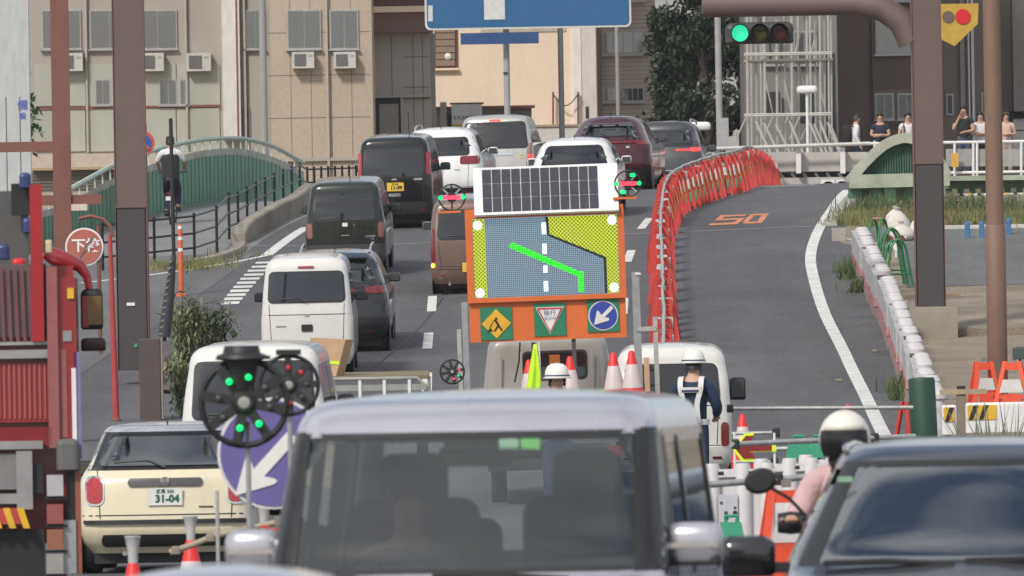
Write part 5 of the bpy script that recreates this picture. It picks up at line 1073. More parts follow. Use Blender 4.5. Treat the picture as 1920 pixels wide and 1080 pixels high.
mp = [tp(a, b_) for a, b_ in ((84, 470), (100, 478), (128, 486), (150, 496), (163, 515), (168, 540))]
MB().tube([(x, .9, z) for x, z in mp], [.05, .07, .06, .05, .035, .03], 8).build('mirror_arm', FIRE, t, smooth=60); MB().tube([(tp(136, 520)[0], .9, tp(136, 520)[1]), (tp(140, 700)[0], .9, tp(140, 700)[1])], .035, 8).build('mirror_stay', M('stay_brown', (.25, .17, .16), .5), t)
m_ = MB().bevbox((0, 0, 0), (.17, .1, .31), .05).build('mirror', BLK, t, T((tp(172, 578)[0], .9, tp(172, 578)[1])), 50); MB().bevbox((.02, -.052, -.01), (.11, .012, .22), .005).build('mirror_glass', M('mirror_brown_reflection', (.2, .13, .06), .15, .3), m_); MB().bevbox((-.05, -.054, -.02), (.05, .012, .24), .005).build('mirror_red_reflection', FIRE, m_)  # brown and red reflections are put into the mirror colours
MB().bevbox((tp(175, 645)[0], .9, tp(175, 645)[1]), (.19, .12, .1), .03).build('lower_mirror', M('mirror_brown', (.05, .03, .03), .4), t, smooth=50)
p = tp(90, 462); MB().bevbox((p[0], -.02, p[1]), (.06, .1, .1), .02).build('beacon', M('beacon_cream', (.6, .5, .3), .3), t)

# ================================================================== lamps, cones, barricades
def led_lamp(name, label, mw, r, lit, post=0, group=None):
    """round warning lamp: rim, hub, eight spokes and lamp clusters; lit = {index: material}"""
    t = thing(name, label, 'warning lamp', mw, group); DKP = M('lamp_black', (.022, .022, .024), .5)
    MB().tube([(r*math.cos(a), 0, r*math.sin(a)) for a in [2*math.pi*k/28 for k in range(29)]], r*.085, 6).build('rim', DKP, t, smooth=60)
    MB().lathe([(.001, -r*.22), (r*.2, -r*.22), (r*.32, -r*.1), (r*.34, r*.2), (.001, r*.2)], 18, axis='y').build('hub', DKP, t, smooth=40); MB().lathe([(.001, -r*.27), (r*.13, -r*.25), (r*.16, -r*.2)], 14, axis='y').build('hub_lens', M('lens_pale', (.3, .32, .28), .2), t, smooth=40)
    for k in range(8):
        a = math.pi/4*k+.2; c_ = Vector((math.cos(a), 0, math.sin(a)))
        MB().box(c_*r*.62, (r*.72, .05*r/.2, r*.24), RY(-math.degrees(a)).to_3x3()).build('spoke', DKP, t)
        MB().lathe([(.001, -.06*r/.2), (r*.068, -.055*r/.2), (r*.085, 0)], 12, axis='y').build('lamp_cluster', lit.get(k, M('lamp_off', (.05, .06, .05), .3)), t, T(c_*r*.6), 40)
    return t
LG = M('led_green', (.0, .8, .16), .3, emit=1.1, var=0); LR = M('led_red', (1, .03, .06), .3, emit=2, var=0)
l = led_lamp('warning_lamp', 'large black round warning lamp with green lights in front of the cream hatchback', T(W(458, 755, 56)) @ RY(22), .225, {2: LG, 3: LG, 6: LG, 7: LG})
Rl = RY(-22); bk = M('lamp_black', (.022, .022, .024), .5); ow = l.matrix_world.translation
MB().lathe([(.001, .1), (.09, .1), (.1, .06), (.13, .05), (.14, .03), (.1, .02), (.085, -.02), (.06, -.14), (.001, -.14)], 16).build('cap', bk, l, Rl @ T((-.01, .02, .2)), 40); MB().bb((-.14, -.05, .225), (.14, .05, .245)).build('solar_brim', bk, l, Rl)
MB().tube([(.015, .04, -.1), (.015, .04, -1.72)], .014, 8).build('pole', GRY, l, Rl)
l = led_lamp('warning_lamp', 'smaller black warning lamp with red and green lights behind the large one', T(W(542, 722, 60)) @ RY(10), .165, {1: M('led_red_dim', (.4, .02, .03), .3, emit=.5, var=0), 2: M('led_red_dim', (.4, .02, .03), .3, emit=.5, var=0), 3: LG, 6: M('led_red_dim', (.4, .02, .03), .3, emit=.5, var=0)})
MB().tube([(0, .04, -.1), (0, .04, -1.75)], .014, 8).build('pole', GRY, l, RY(-10)); MB().bb((-.07, -.04, .17), (.07, .04, .2)).build('cap', bk, l, RY(-10))
# arrow sign
t = thing('arrow_sign', 'round purple blue sign with a white arrow pointing down left', 'sign', T(W(512, 850, 63)))
MB().plate(disc(.33, 40), 0, .015).build('rim', M('sign_rim', (.66, .66, .66), .5), t); MB().plate(disc(.312, 40), -.008, -.001).build('face', M('sign_violet', (.13, .105, .31), .55, var=.12, scale=3), t)
ar = [(.175, .225), (.235, .165), (-.005, -.06), (.15, -.085), (.13, -.155), (-.225, -.24), (-.14, .11), (-.085, .1), (-.065, -.0)]
ar = [(.19, .235), (.25, .17), (.03, -.045), (.125, -.055), (.14, -.1), (.12, -.125), (-.225, -.215), (-.15, .1), (-.12, .13), (-.075, .06), (-.04, .01)]
ar1 = [(.085, .125), (.15, .085), (-.055, -.135), (.01, -.15), (.022, -.165), (.005, -.182), (-.227, -.246), (-.165, -.03), (-.15, -.015), (-.135, -.025), (-.115, -.09)]
fix_normals(MB().plate(ar1, -.016, -.009).build('arrow', M('arrow_white', (.74, .72, .7), .5, var=.06), t)); MB().tube([(-.13, .04, .2), (-.13, .04, -1.35)], .016, 8).build('pole', GRY, t); MB().bb((-.2, .02, -.28), (.1, .06, -.25)).build('clamp', GRY, t)
t = thing('support_pole', 'thin pale pole beside the arrow sign', 'pole', T(GD(413, 66))); MB().tube([(0, 0, 0), (0, 0, 1.18)], .012, 8).build('shaft', PIPE, t); MB().lathe([(.1, 0), (.1, .03), (.02, .04)], 12).build('foot', BLK, t)
REDC2 = M('cone_red', (.7, .025, .025), .5, var=.12); REFL = M('cone_reflector', (.58, .5, .5), .5, var=.06)
def cone(name, label, mw, h=.7, cup=False, group=None, mark=False):
    t = thing(name, label, 'traffic cone', mw, group); r0 = .17*h/.7
    def rr(z): return r0*(1-z/h)+.032*z/h
    MB().bevbox((0, 0, .018), (.38*h/.7, .38*h/.7, .036), .012).build('base', M('cone_base', (.05, .05, .05), .7), t)
    MB().lathe([(rr(0), .03), (rr(h*.97), h*.97), (.02, h)], 18).build('shell', REDC2, t, smooth=40)
    for a, b_ in ((.40, .78), (.05, .3)): MB().lathe([(rr(h*a)+.001, h*a), (rr(h*a)+.004, h*a+.004), (rr(h*b_)+.004, h*b_-.004), (rr(h*b_)+.001, h*b_)], 18).build('reflective_band', REFL, t, smooth=40)
    if mark: MB().bb((-.045, -rr(h*.2)-.02, h*.1), (.045, -rr(h*.3), h*.3)).build('red_mark', REDC2, t)
    if cup: MB().lathe([(.03, h-.02), (.034, h+.06), (.05, h+.15), (.054, h+.155), (.05, h+.16), (.001, h+.16)], 16).build('lamp_cup', M('lamp_cup', (.55, .55, .55), .25, alpha=.85), t, smooth=40)
    return t
cone('traffic_cone', 'red cone with a clear lamp cup in front of the cream hatchback', T(GD(361, 76)), .74, True)
cone('traffic_cone', 'red cone topped by a wide white lamp cup nearest the bottom left', T(GD(253, 68)), .72, True)
cone('traffic_cone', 'red cone half hidden behind the arrow sign pole', T(GD(498, 80)), .78, True)
t = thing('cone_bar', 'grey brown bar lying across the cones under the hatchback bumper', 'bar', T(W(372, 1020, 75))); o = t.matrix_world.translation
MB().tube([W(318, 1036, 75)-o, W(360, 1022, 75)-o, W(405, 1004, 75)-o, W(540, 975, 75)-o], .022, 8).build('bar', M('bar_tan', (.34, .29, .22), .7), t, smooth=60)
for x, y in ((330, 1032), (395, 1008)): MB().bevbox(W(x, y, 75)-o, (.07, .06, .06), .02).build('end_grip', M('grip_tan', (.25, .21, .16), .7), t)
# A-frame barricade
def a_frame(name, label, mw, h=.82, mat=ORG, group=None, weight=None, w0=.44, w1=.2, solid=True):
    t = thing(name, label, 'barricade', mw, group)
    for sg_ in (-1, 1):
        for e in (-1, 1): MB().loft([[(sg_*w0/2-.03, e*.17-.02, 0), (sg_*w0/2+.03, e*.17-.02, 0), (sg_*w0/2+.03, e*.17+.02, 0), (sg_*w0/2-.03, e*.17+.02, 0)], [(sg_*w1/2-.03, e*.035-.02, h), (sg_*w1/2+.03, e*.035-.02, h), (sg_*w1/2+.03, e*.035+.02, h), (sg_*w1/2-.03, e*.035+.02, h)]]).build('leg', mat, t)
    for z, hh in ((.12, .07), (.45, .05), (.92, .1)): ww = w0+(w1-w0)*z; MB().bb((-ww/2, -.05-.13*(1-z), h*z-hh/2), (ww/2, .05+.13*(1-z), h*z+hh/2)).build('cross_bar', mat, t)
    ww = w0*.4; MB().plate([(-ww*.72, h*.52), (ww*.72, h*.52), (ww*.5, h*.72), (-ww*.5, h*.72)], -.14, -.115).build('reflector', M('reflector_white', (.62, .6, .6), .4), t)
    MB().plate([(w0*.34, h*.35), (w0*.4, h*.35), (w0*.3, h*.7), (w0*.25, h*.7)], -.15, -.13).build('yellow_strip', M('strip_dull', (.5, .2, .04), .6), t)
    MB().plate([(-w0*.3, h*.1), (w0*.3, h*.1), (w0*.2, h*.5), (-w0*.2, h*.5)], -.125, -.1).build('web', mat, t) if solid else None
    MB().bb((-.035, -.04, h), (.035, .04, h+.06)).build('pipe_holder', M('holder_dark', (.22, .2, .18), .5), t)
    if weight: MB().bevbox((0, -.16, h*.3), (.17, .1, .3), .04).build('green_tag', weight, t)
    return t
GT = M('tag_green', (.1, .34, .18), .6, var=.3, scale=20)
near = a_frame('a_frame_barricade', 'red orange barricade in the curved row along the closed lane', Matrix(), .8, group='barricade row closing the right lane')
far = a_frame('a_frame_barricade', 'red orange barricade with a green tag at the far bend of the row', Matrix(), .8, group='tagged barricades at the far bend', weight=GT)
bpath = gpath([(1246, 790), (1246, 700), (1244, 600), (1241, 520), (1243, 460), (1256, 412), (1283, 392), (1317, 379), (1352, 367), (1385, 358)])
bp2 = [GD(1412, 236), GD(1436, 244), GD(1456, 251), GD(1470, 258)]
BP = smooth_path(bpath+bp2, 8); acc = 0; spots = [BP[0]]
for a, b_ in zip(BP, BP[1:]):
    acc += (b_-a).length
    if acc > (1.45 if b_.y < 205 else .75): spots.append(b_); acc = 0
for i, p in enumerate(spots):
    p.z = gz(p.x, p.y); q = spots[min(i+1, len(spots)-1)]-spots[max(i-1, 0)]; hd = math.degrees(math.atan2(q.x, q.y))
    src = far if p.y > 205 else near
    mw = frame(p+Vector((random.uniform(-.02, .02), 0, 0)), hd*.35+random.uniform(-3, 3)) @ Matrix.Scale(random.uniform(.97, 1.04), 4)
    if src.get('used'): copy_tree(src, None, mw)
    else: src.matrix_world = mw; src['used'] = 1
for c in (near, far):
    del c['used']
for ob in list(COL.objects):
    if 'used' in ob: del ob['used']
t = thing('barricade_pipe', 'thin pale pipe running along the top of the barricade row', 'pipe', T(spots[0]))
MB().tube([p-spots[0]+Vector((random.uniform(-.012, .012), 0, .86+.012*(i % 2))) for i, p in enumerate(spots)], .024, 6).build('pipe', PIPE, t, smooth=60)
for i in range(2, len(spots), 3):
    q = spots[i]-spots[0]; MB().bb((q.x+.03, q.y-.06, q.z+.62), (q.x+.15, q.y-.05, q.z+.8)).build('reflector_plate', M('reflector_grey', (.5, .5, .48), .4), t)
t = thing('blinker_lamp', 'small red blinker lamp on the barricade row near the bend', 'lamp', T(W(1314, 312, 219)))
MB().lathe([(.001, -.05), (.06, -.045), (.075, 0), (.06, .05), (.001, .05)], 14, axis='y').build('lens', LR, t, smooth=40); MB().tube([(0, .02, -.05), (0, .02, -.3)], .02, 6).build('stem', BLK, t)
# white barrier row
WB = M('barrier_white', (.56, .535, .54), .6, var=.25, scale=5, fine=.1); RB2 = M('barrier_red', (.4, .03, .035), .6, var=.3, scale=5); PNK = M('barrier_pink', (.5, .27, .27), .6, var=.2, scale=4)
def white_unit(label, mw, L=2.0):
    t = thing('white_barrier', label, 'barrier', mw, 'white barrier row beside the yard')
    MB().bb((-.03, 0, .34), (.03, L, .72)).build('panel', M('barrier_grey', (.42, .42, .43), .5, var=.12), t); MB().bb((-.035, 0, .2), (.035, L, .34)).build('red_band', PNK, t); MB().bb((-.04, 0, 0), (.04, L, .18)).build('skirt', M('barrier_skirt', (.3, .2, .19), .8, var=.2), t)
    for k in range(5): MB().plate([(.0, .2), (.16, .2), (.22, .34), (.06, .34)], 0, .006).build('red_mark', RB2, t, T((-.036, k*L/5+.25, 0)) @ RZ(-90))
    for y in (.12, .78, 1.45): MB().lathe([(.085, 0), (.085, .7), (.12, .72), (.12, .78), (.08, .81), (.001, .82)], 14).build('post', WB, t, T((.14, y, 0)), 40)
    return t
fp = smooth_path(gpath([(1740, 850), (1714, 780), (1683, 695), (1652, 612), (1620, 545), (1600, 500)]), 10); wsrc = None; acc = 0; last = fp[0]
row = [fp[0]]
for p in fp[1:]:
    if (Vector((p.x-last.x, p.y-last.y))).length > 2.05: row.append(p); last = p
for a, b_ in zip(row, row[1:]):
    mw = frame(a+Vector((random.uniform(-.02, .02), random.uniform(-.06, .06), 0)), math.degrees(math.atan2(b_.x-a.x, b_.y-a.y))+random.uniform(-.5, .5)) @ Matrix.Scale(random.uniform(.98, 1.03), 4)
    if wsrc is None: wsrc = white_unit('white barrier unit with a red band in the long row beside the yard', mw)
    else: copy_tree(wsrc, None, mw)
# green padded post, pipe rails
t = thing('padded_post', 'dark green padded post at the near end of the white barrier row', 'post', T(GD(1738, 131))); GRP = M('pad_green', (.018, .062, .042), .6, var=.12, streak=3)
MB().lathe([(.16, 0), (.165, .05), (.165, 1.27), (.15, 1.3), (.001, 1.31)], 24).build('pad', GRP, t, RY(-2), 40); MB().lathe([(.17, .1), (.172, .11), (.172, .14), (.17, .15)], 24).build('strap', BLK, t)
def pipe(label, a, da, b_, db, r=.024, clamps=()):
    p, q = W(*a, da), W(*b_, db); t = thing('pipe_rail', label, 'pipe', T(p)); MB().tube([Vector(), q-p], r, 8).build('pipe', PIPE, t, smooth=60)
    for k in clamps: c_ = (q-p)*k; MB().bevbox(c_, (.08, .08, .1), .02).build('clamp', BLK, t)
    return t
pipe('grey pipe rail reaching from the white work van to the green padded post', (1362, 766), 130, (1712, 764), 130, clamps=(.02,))
pipe('white pipe rail across the closed lane above the green weights', (1372, 833), 104, (1715, 818), 106, .026, (.02, .78))
pipe('lower white pipe rail in front of the white fence panels', (1326, 909), 87, (1620, 886), 88, .028, (.45,))
pipe('short grey pipe behind the green weight block', (1450, 842), 109, (1560, 838), 109, .022)
pipe('thin white pipe above the dark red arrow board', (1372, 813), 108, (1455, 811), 108, .018, (1,))
pipe('thin white pipe below the dark red arrow board', (1374, 866), 107.5, (1452, 866), 107.5, .018, (1,))
# arrow board
t = thing('arrow_board', 'dark red arrow board with a yellow green outline beside the guard', 'sign', T(W(1415, 842, 107))); YGLOW = M('yellow_glow', (.62, .85, .02), .5, emit=.12, var=0); DR = M('board_dark_red', (.22, .018, .022), .5)  # the outline is no lamp, a faint glow is put into its colour
po = [(-.22, .0), (-.1, .16), (.0, .16), (-.05, .08), (.2, .08), (.2, -.03), (-.06, -.03), (.02, -.12), (-.13, -.12)]
def scl(P, s_): cx_ = sum(p[0] for p in P)/len(P); cz_ = sum(p[1] for p in P)/len(P); return [(cx_+(x-cx_)*s_, cz_+(z-cz_)*(s_-.04)) for x, z in P]
fix_normals(MB().plate(po, 0, .02).build('outline', YGLOW, t)); fix_normals(MB().plate(scl(po, .86), -.01, -.001).build('face', DR, t))
for x in (-.2, .2): MB().tube([(x, .03, .16), (x, .03, -.85)], .014, 6).build('leg', WHT, t)
MB().bb((.195, .0, -.03), (.215, .02, .08)).build('end_cap', YGLOW, t)
# weights, fence panels, barricades in the right foreground
def weight(label, px, py, d, w_=.3):
    t = thing('weight_block', label, 'weight', T(W(px, py, d))); GW = M('weight_green', (.035, .3, .17), .45, var=.1)
    MB().loft([[(-w_/2, 0, 0), (w_/2, 0, 0), (w_/2, .16, 0), (-w_/2, .16, 0)], [(-w_*.36, .02, .17), (w_*.36, .02, .17), (w_*.36, .14, .17), (-w_*.36, .14, .17)]]).build('block', GW, t)
    MB().tube([(-w_*.2, .08, .16), (-w_*.2, .08, .22), (w_*.2, .08, .22), (w_*.2, .08, .16)], .018, 6).build('handle', GW, t); MB().tube([(0, .08, .01), (0, .08, -.75)], .015, 6).build('hook_strap', BLK, t)
weight('green weight block hung on the white pipe beside the motor scooter', 1498, 860, 105, .26); weight('green weight block half behind another under the white pipe', 1536, 858, 108, .22); weight('light green weight block in front of the white fence panels', 1372, 1020, 84, .22)
FPW = M('fence_panel', (.62, .6, .61), .5, var=.08)
def fence_panel(label, px, d, w_, h=1.05, graphic=False):
    t = thing('fence_panel', label, 'fence panel', T(GD(px, d)) @ RZ(-3), 'white plastic fence panels')
    MB().bb((-w_/2, 0, .35), (w_/2, .04, h-.12)).build('panel', FPW, t)
    for x in (-w_/2+.07, w_*.05, w_/2-.07): MB().lathe([(.07, .1), (.07, h-.04), (.06, h), (.001, h)], 12).build('column', FPW, t, T((x, -.02, 0)), 40)
    MB().bb((-w_/2, -.06, h-.12), (w_/2, .1, h-.05)).build('top_beam', FPW, t); MB().bb((-w_/2, -.1, .0), (w_/2, .14, .35)).build('foot', M('foot_red', (.45, .07, .05), .6), t)
    for x in (-.3, .12): MB().bb((w_*x, -.065, h-.1), (w_*x+.05, -.061, h-.07)).build('slot', BLK, t)
    if graphic:
        MB().bb((-w_*.3, -.1, .45), (-w_*.3+.17, -.09, .78)).build('notice', M('notice_grey', (.5, .49, .55), .5), t)
        rnd = random.Random(8)
        for k in range(9): x = -w_*.3+.025+.04*rnd.randint(0, 3); z = .48+.045*rnd.randint(0, 5); MB().plate(disc(.011+.012*rnd.random(), 8, x, z), -.104, -.1005).build('notice_spot', M('notice_ink', (.06, .06, .08), .5), t)
fence_panel('white plastic fence panel with a printed notice beside the silver wagon', 1390, 94, .62, graphic=True); fence_panel('white plastic fence panel behind the orange barricade', 1478, 98, .6); fence_panel('white plastic fence panel just behind the scooter rider', 1560, 101, .6)
a_frame('a_frame_barricade', 'large orange barricade behind the scooter mirror', T(GD(1478, 86)) @ RZ(8), .92, M('barricade_orange', (.75, .085, .035), .5), w0=.52, w1=.24)
a_frame('a_frame_barricade', 'orange barricade glimpsed left of the green padded post', T(GD(1706, 133)) @ RZ(60), .95)
a_frame('a_frame_barricade', 'orange barricade standing left of the slim brown pole', T(GD(1846, 152)) @ RZ(15), .85, M('barricade_orange', (.75, .085, .035), .5)); a_frame('a_frame_barricade', 'orange barricade standing right of the slim brown pole', T(GD(1900, 150)) @ RZ(-10), .92, M('barricade_orange', (.75, .085, .035), .5), w0=.6)
a_frame('a_frame_barricade', 'red barricade between the arrow sign and the silver wagon', T(GD(528, 74)), .85, RED)
t = thing('control_case', 'small dark case standing on the barricade at the right edge', 'case', T(W(1912, 662, 150))); MB().bevbox((0, 0, .0), (.2, .15, .18), .03).build('case', M('case_green', (.05, .075, .07), .5), t); MB().tube([(0, 0, -.08), (0, 0, -.25)], .02, 6).build('stem', BLK, t)
cone('traffic_cone', 'red and white cone by the mirror of the white work van', T(GD(1394, 136)), .74); cone('traffic_cone', 'red cone whose tip shows above the scooter helmet', T(GD(1592, 138)), .78)
def hazard_barrier(label, px0, px1, d, top):
    a, b_ = GD(px0, d), GD(px1, d); t = thing('hazard_barrier', label, 'barrier', T(a)); L = b_.x-a.x; h = W((px0+px1)/2, top, d).z-a.z
    MB().bevbox((L/2, .1, h-.18), (L, .2, .36), .03).build('beam', WHT, t); MB().bb((0, .02, .0), (L, .2, h-.4)).build('lower_panel', M('barrier_red_low', (.42, .06, .06), .6), t)
    hp = MB().bb((.02, -.012, h-.2), (min(L-.03, .36), -.001, h-.03)).build('hazard_patch', YEL, t); W_ = min(L-.03, .36)
    for k in range(3):
        x0 = .03+k*.12
        if x0+.11 < W_+.02: MB().plate([(x0, h-.2), (x0+.05, h-.2), (min(W_, x0+.12), h-.03), (x0+.06, h-.03)], -.016, -.0125).build('black_stripe', BLK, hp)
    return t
hazard_barrier('narrow white barrier with a yellow black patch beside the padded post', 1769, 1797, 126, 759); t = hazard_barrier('long white barrier with yellow black hazard patch at the right edge', 1814, 1960, 125, 754)
MB().bb((.92, -.012, 1.0), (1.0, -.001, 1.15)).build('hazard_patch', YEL, t)
t = thing('wooden_post', 'grey brown wooden post between the two hazard barriers', 'post', T(GD(1806, 127))); MB().bb((-.055, 0, 0), (.055, .1, 1.22)).build('post', M('old_wood', (.24, .19, .15), .85), t); MB().bb((-.25, -.02, 1.2), (.3, .14, 1.26)).build('top_plank', M('plank', (.38, .3, .2), .8), t)
MB().bb((-.05, .03, 1.26), (.05, .06, 1.3)).build('wedge', BLK, t)
tufts('weeds', [GD(1845, 122), GD(1862, 122), GD(1880, 122), GD(1900, 122)], 1.05, 26, M('weed_grey', (.2, .23, .16), .8), 12, 'tall grey green weeds in front of the hazard barrier', .08)
# yard: sandbags, green frames, pallet, blue posts
def bag(label, px, py, sx, sz, seed):
    rnd = random.Random(seed); p = G(px, py); t = thing('sandbag', label, 'sandbag', T(p)); n, m_ = 14, 9; rings = []
    for j in range(m_):
        v = j/(m_-1); rr = max(.01, math.sin(math.pi*(v*.88+.06))**.55*(1-.45*v)); rings.append([(sx/2*rr*math.cos(a)*(1+.08*math.sin(3*a+seed)), sx/2.4*rr*math.sin(a)*(1+.08*math.cos(2*a)), sz*v) for a in [2*math.pi*k/n for k in range(n)]])
    MB().loft(rings).build('sack', M('sack_white', (.6, .56, .52), .8, var=.15, scale=8), t, smooth=60); MB().lathe([(.05, 0), (.03, .03), (.07, .09), (.001, .1)], 9, (0, 0, sz-.02)).build('tied_neck', M('sack_white', (.6, .56, .52), .8), t, smooth=60)
bag('white sandbag, tallest of the heap beside the yard', 1683, 446, .62, .5, 1); bag('slumped white sandbag lying in front of the tallest one', 1690, 452, .6, .3, 2); bag('white sandbag partly hidden by the steel pillar', 1722, 450, .45, .42, 3)
t = thing('upper_sandbag', 'white sandbag with a knotted top resting on the heap', 'sandbag', T(G(1680, 446)+Vector((0, .15, .22)))); MB().lathe([(.12, 0), (.2, .08), (.18, .2), (.08, .3), (.03, .33), (.06, .38), (.001, .39)], 14).build('sack', M('sack_white', (.6, .56, .52), .8), t, smooth=60)
def green_frame(label, px, py, h, rz, off=0):
    p = G(px, py)+Vector((0, off, .12)); t = thing('green_pipe_frame', label, 'pipe frame', T(p) @ RZ(rz)); GF = M('frame_green', (.02, .17, .06), .45)
    for e in (-.1, .1):
        pts = [(-.26, e, 0), (-.17, e, h*.6), (-.12, e, h*.88), (0, e, h), (.12, e, h*.88), (.17, e, h*.6), (.26, e, 0)]
        MB().tube(smooth_path([Vector(q) for q in pts], 3), .024, 6).build('hoop', GF, t, smooth=60)
        MB().tube([(-.22, e, h*.25), (.22, e, h*.25)], .018, 6).build('cross_bar', GF, t)
    MB().tube([(0, -.1, h), (0, .1, h)], .03, 6).build('top_bar', M('frame_grip', (.3, .16, .1), .5), t)
green_frame('green pipe barricade frame, front one of the stack beside the pillar', 1682, 548, .8, 20); green_frame('green pipe barricade frame leaning behind the front one', 1674, 545, .98, 14, .5); green_frame('green pipe frame at the far end of the white barrier row', 1648, 500, .75, 60)
t = thing('white_red_lamp', 'white barricade top with two red lamps above the green frames', 'lamp', T(W(1680, 452, 196))); MB().plate([(-.2, .08), (-.1, -.06), (0, -.2), (.1, -.06), (.2, .08), (.1, .1), (0, 0), (-.1, .1)], 0, .06).build('head', WHT, t)
for x in (-.12, .1): MB().lathe([(.001, -.03), (.06, -.025), (.07, 0)], 12, (x, 0, .04), 'y').build('lens', M('lens_maroon', (.2, .03, .02), .3), t)
MB().tube([(0, .03, -.1), (0, .03, -.75)], .02, 6).build('stem', WHT, t); MB().tube([(-.9, .05, .05), (-.2, .05, -.08)], .025, 6).build('bar', M('bar_cream', (.5, .42, .33), .6), t)
t = thing('wood_pallet', 'wooden pallet under the green pipe frames at the pillar foot', 'pallet', T(G(1735, 566))); WD = M('pallet_wood', (.32, .23, .14), .85, var=.3, scale=6)
for k in range(4): MB().bb((-.62, k*.28, .1), (.6, k*.28+.2, .13)).build('board', WD, t)
for k in range(3): MB().bb((-.62, k*.4, 0), (.6, k*.4+.09, .1)).build('bearer', WD, t)
for i, x in enumerate((1814, 1841, 1891)):
    t = thing('blue_post', ('blue post nearest the steel pillar along the yard kerb', 'blue post second from the steel pillar along the yard kerb', 'blue post partly behind the slim brown pole')[i], 'post', T(G(x, 447 if i < 2 else 440))); MB().bevbox((0, 0, .15), (.1, .1, .3), .02).build('shaft', M('post_blue', (.06, .17, .34), .5), t); MB().bb((-.03, -.03, .3), (.03, .03, .33)).build('cap', M('post_blue', (.06, .17, .34), .5), t)
o_ = wall_along('kerb', gpath([(1700, 430), (1790, 429), (1860, 428), (1990, 426)]), .25, .12, M('kerb_pale', (.4, .38, .36), .85)); tag(o_, kind='structure')
t = thing('cardboard_scrap', 'pale concrete rubble lying right of the pillar footing', 'rubble', T(G(1800, 622))); MB().bevbox((0, 0, .06), (.1, .1, .12), .03).build('stone', WD, t); MB().bevbox((.22, .05, .04), (.26, .12, .08), .03).build('stone', WD, t); MB().bevbox((.42, .02, .03), (.14, .1, .07), .03).build('stone', WD, t)
for i, (x, y) in enumerate(((1573, 715), (1640, 660), (1690, 655))):
    t = thing('litter_scrap', ('small brown scrap lying on the closed lane', 'pale scrap lying on the shoulder by the barriers', 'scrap lying close to the white barrier row')[i], 'litter', T(G(x, y))); MB().bevbox((0, 0, .02), (.1-.02*i, .25, .03), .01).build('scrap', M('scrap', (.3, .25, .18), .8), t)
tag(MB().bb((-.13, 0, 0), (.13, .2, .25)).build('concrete_block', CONC, None, T(G(1573, 452))), 'grey concrete block at the far end of the white barrier row', 'concrete block')
tag(MB().bevbox((0, 0, .12), (.2, .3, .26), .03).build('brick_block', M('terracotta', (.42, .2, .13), .9), None, T(GD(366, 170))), 'terracotta block half hidden in the left bushes', 'block')

# ================================================================== sign truck
TD = 127
t = thing('sign_truck', 'small truck carrying an orange led lane closure board and solar panel', 'truck', frame(GD(1041, TD), 0) @ RY(-1.1)); ST = t
TW = paint('truck_beige', (.3, .285, .26), 0, .4)
z = lambda py: (940-py)/157.5
x = lambda px: (px-1030)/157.5
B_t = Body(1.75, 1.62, 1.95, [(.4, 0), (1.0, .02), (1.3, .06), (1.95, .12)], [(.4, 1.7), (.9, 1.75), (1.1, 1.7), (1.95, 1.25)], [(.4, .78), (1.0, .81), (1.3, .79), (1.95, .7)], cr=.12, br=.02, rr=.15, z0=.4)
cab = B_t.mesh().build('cab', TW, t, T((-.02, 2.5, 0)), 35)
B_t.patch('rear', -.28, .45, 1.42, 1.72, .012, .05).build('cab_window', GLS, cab, smooth=40); B_t.patch('rear', -.31, .48, 1.39, 1.75, .006, .06).build('window_rubber', BLK, cab, smooth=40); B_t.patch('front', -.68, .68, 1.15, 1.75, .008, .06).build('windscreen', GLS, cab)
for sx in (-.62, -.35, .5, .62): MB().bb((sx, 2.505+.0, .8), (sx+.015, 2.53, 1.75)).build('cab_rib', M('rib_beige', (.4, .37, .34), .5), t)
MB().bb((-.8, -.9, .72), (.8, 2.4, .8)).build('bed', GRY, t); MB().bb((-.78, -.85, .42), (.78, 4, .55)).build('chassis', BLK, t)
for sg_ in (-1, 1): MB().bb((sg_*.8-.015, -.9, .8), (sg_*.8+.015, 2.4, 1.12)).build('side_gate', TW, t)
MB().bb((-.8, -.93, .75), (.8, -.9, 1.12)).build('tail_gate', TW, t)
for sg_ in (-1, 1):
    for y in (.3, 3.4): wheel(t, sg_*.66, y, .3, .18, sg_)
    MB().bb((sg_*.72-.08, -.94, .55), (sg_*.72+.08, -.92, .68)).build('tail_lamp', REDL, t)
OR2 = M('panel_orange', (.66, .15, .035), .5, var=.06)
P0 = .2
MB().bb((x(880), P0, z(560)), (x(1178), P0+.16, z(388))).build('display_case', OR2, t); MB().bb((x(882), P0+.02, z(636)), (x(1176), P0+.12, z(561))).build('lower_board', OR2, t)
for px0, px1, py0, py1 in ((880, 1178, 386, 404), (880, 1178, 553, 562), (880, 893, 404, 553), (1166, 1178, 404, 553)): MB().bb((x(px0), P0-.04, z(py1)), (x(px1), P0-.001, z(py0))).build('frame_strip', OR2, t)
scr = MB().bb((x(893), P0-.012, z(553)), (x(1166), P0-.001, z(404))).build('led_screen', led('led_field', (.42, .62, .78), .42, .0235, (.04, .05, .06), .62), t)
SX0, SX1, SZ0, SZ1 = x(894), x(1165), z(552), z(405)
U = lambda u, v: (SX0+(SX1-SX0)*u, SZ0+(SZ1-SZ0)*v)
LY = led('led_yellow', (.56, .66, .03), .8, .046, (.045, .05, .01), .66, True); LGR = led('led_arrow', (.03, 1, .03), .95, .0285, (.01, .1, .01), .7); LW = led('led_white', (.75, .95, 1), 1.2, .0235, (.1, .1, .1), .85); LB = M('led_dark', (.02, .022, .025), .5)
def lp(poly, mat, lv, name): fix_normals(MB().plate([U(*p) for p in poly], P0-.0125-.0015*lv, P0-.0122-.0015*(lv-1)).build(name, mat, scr))
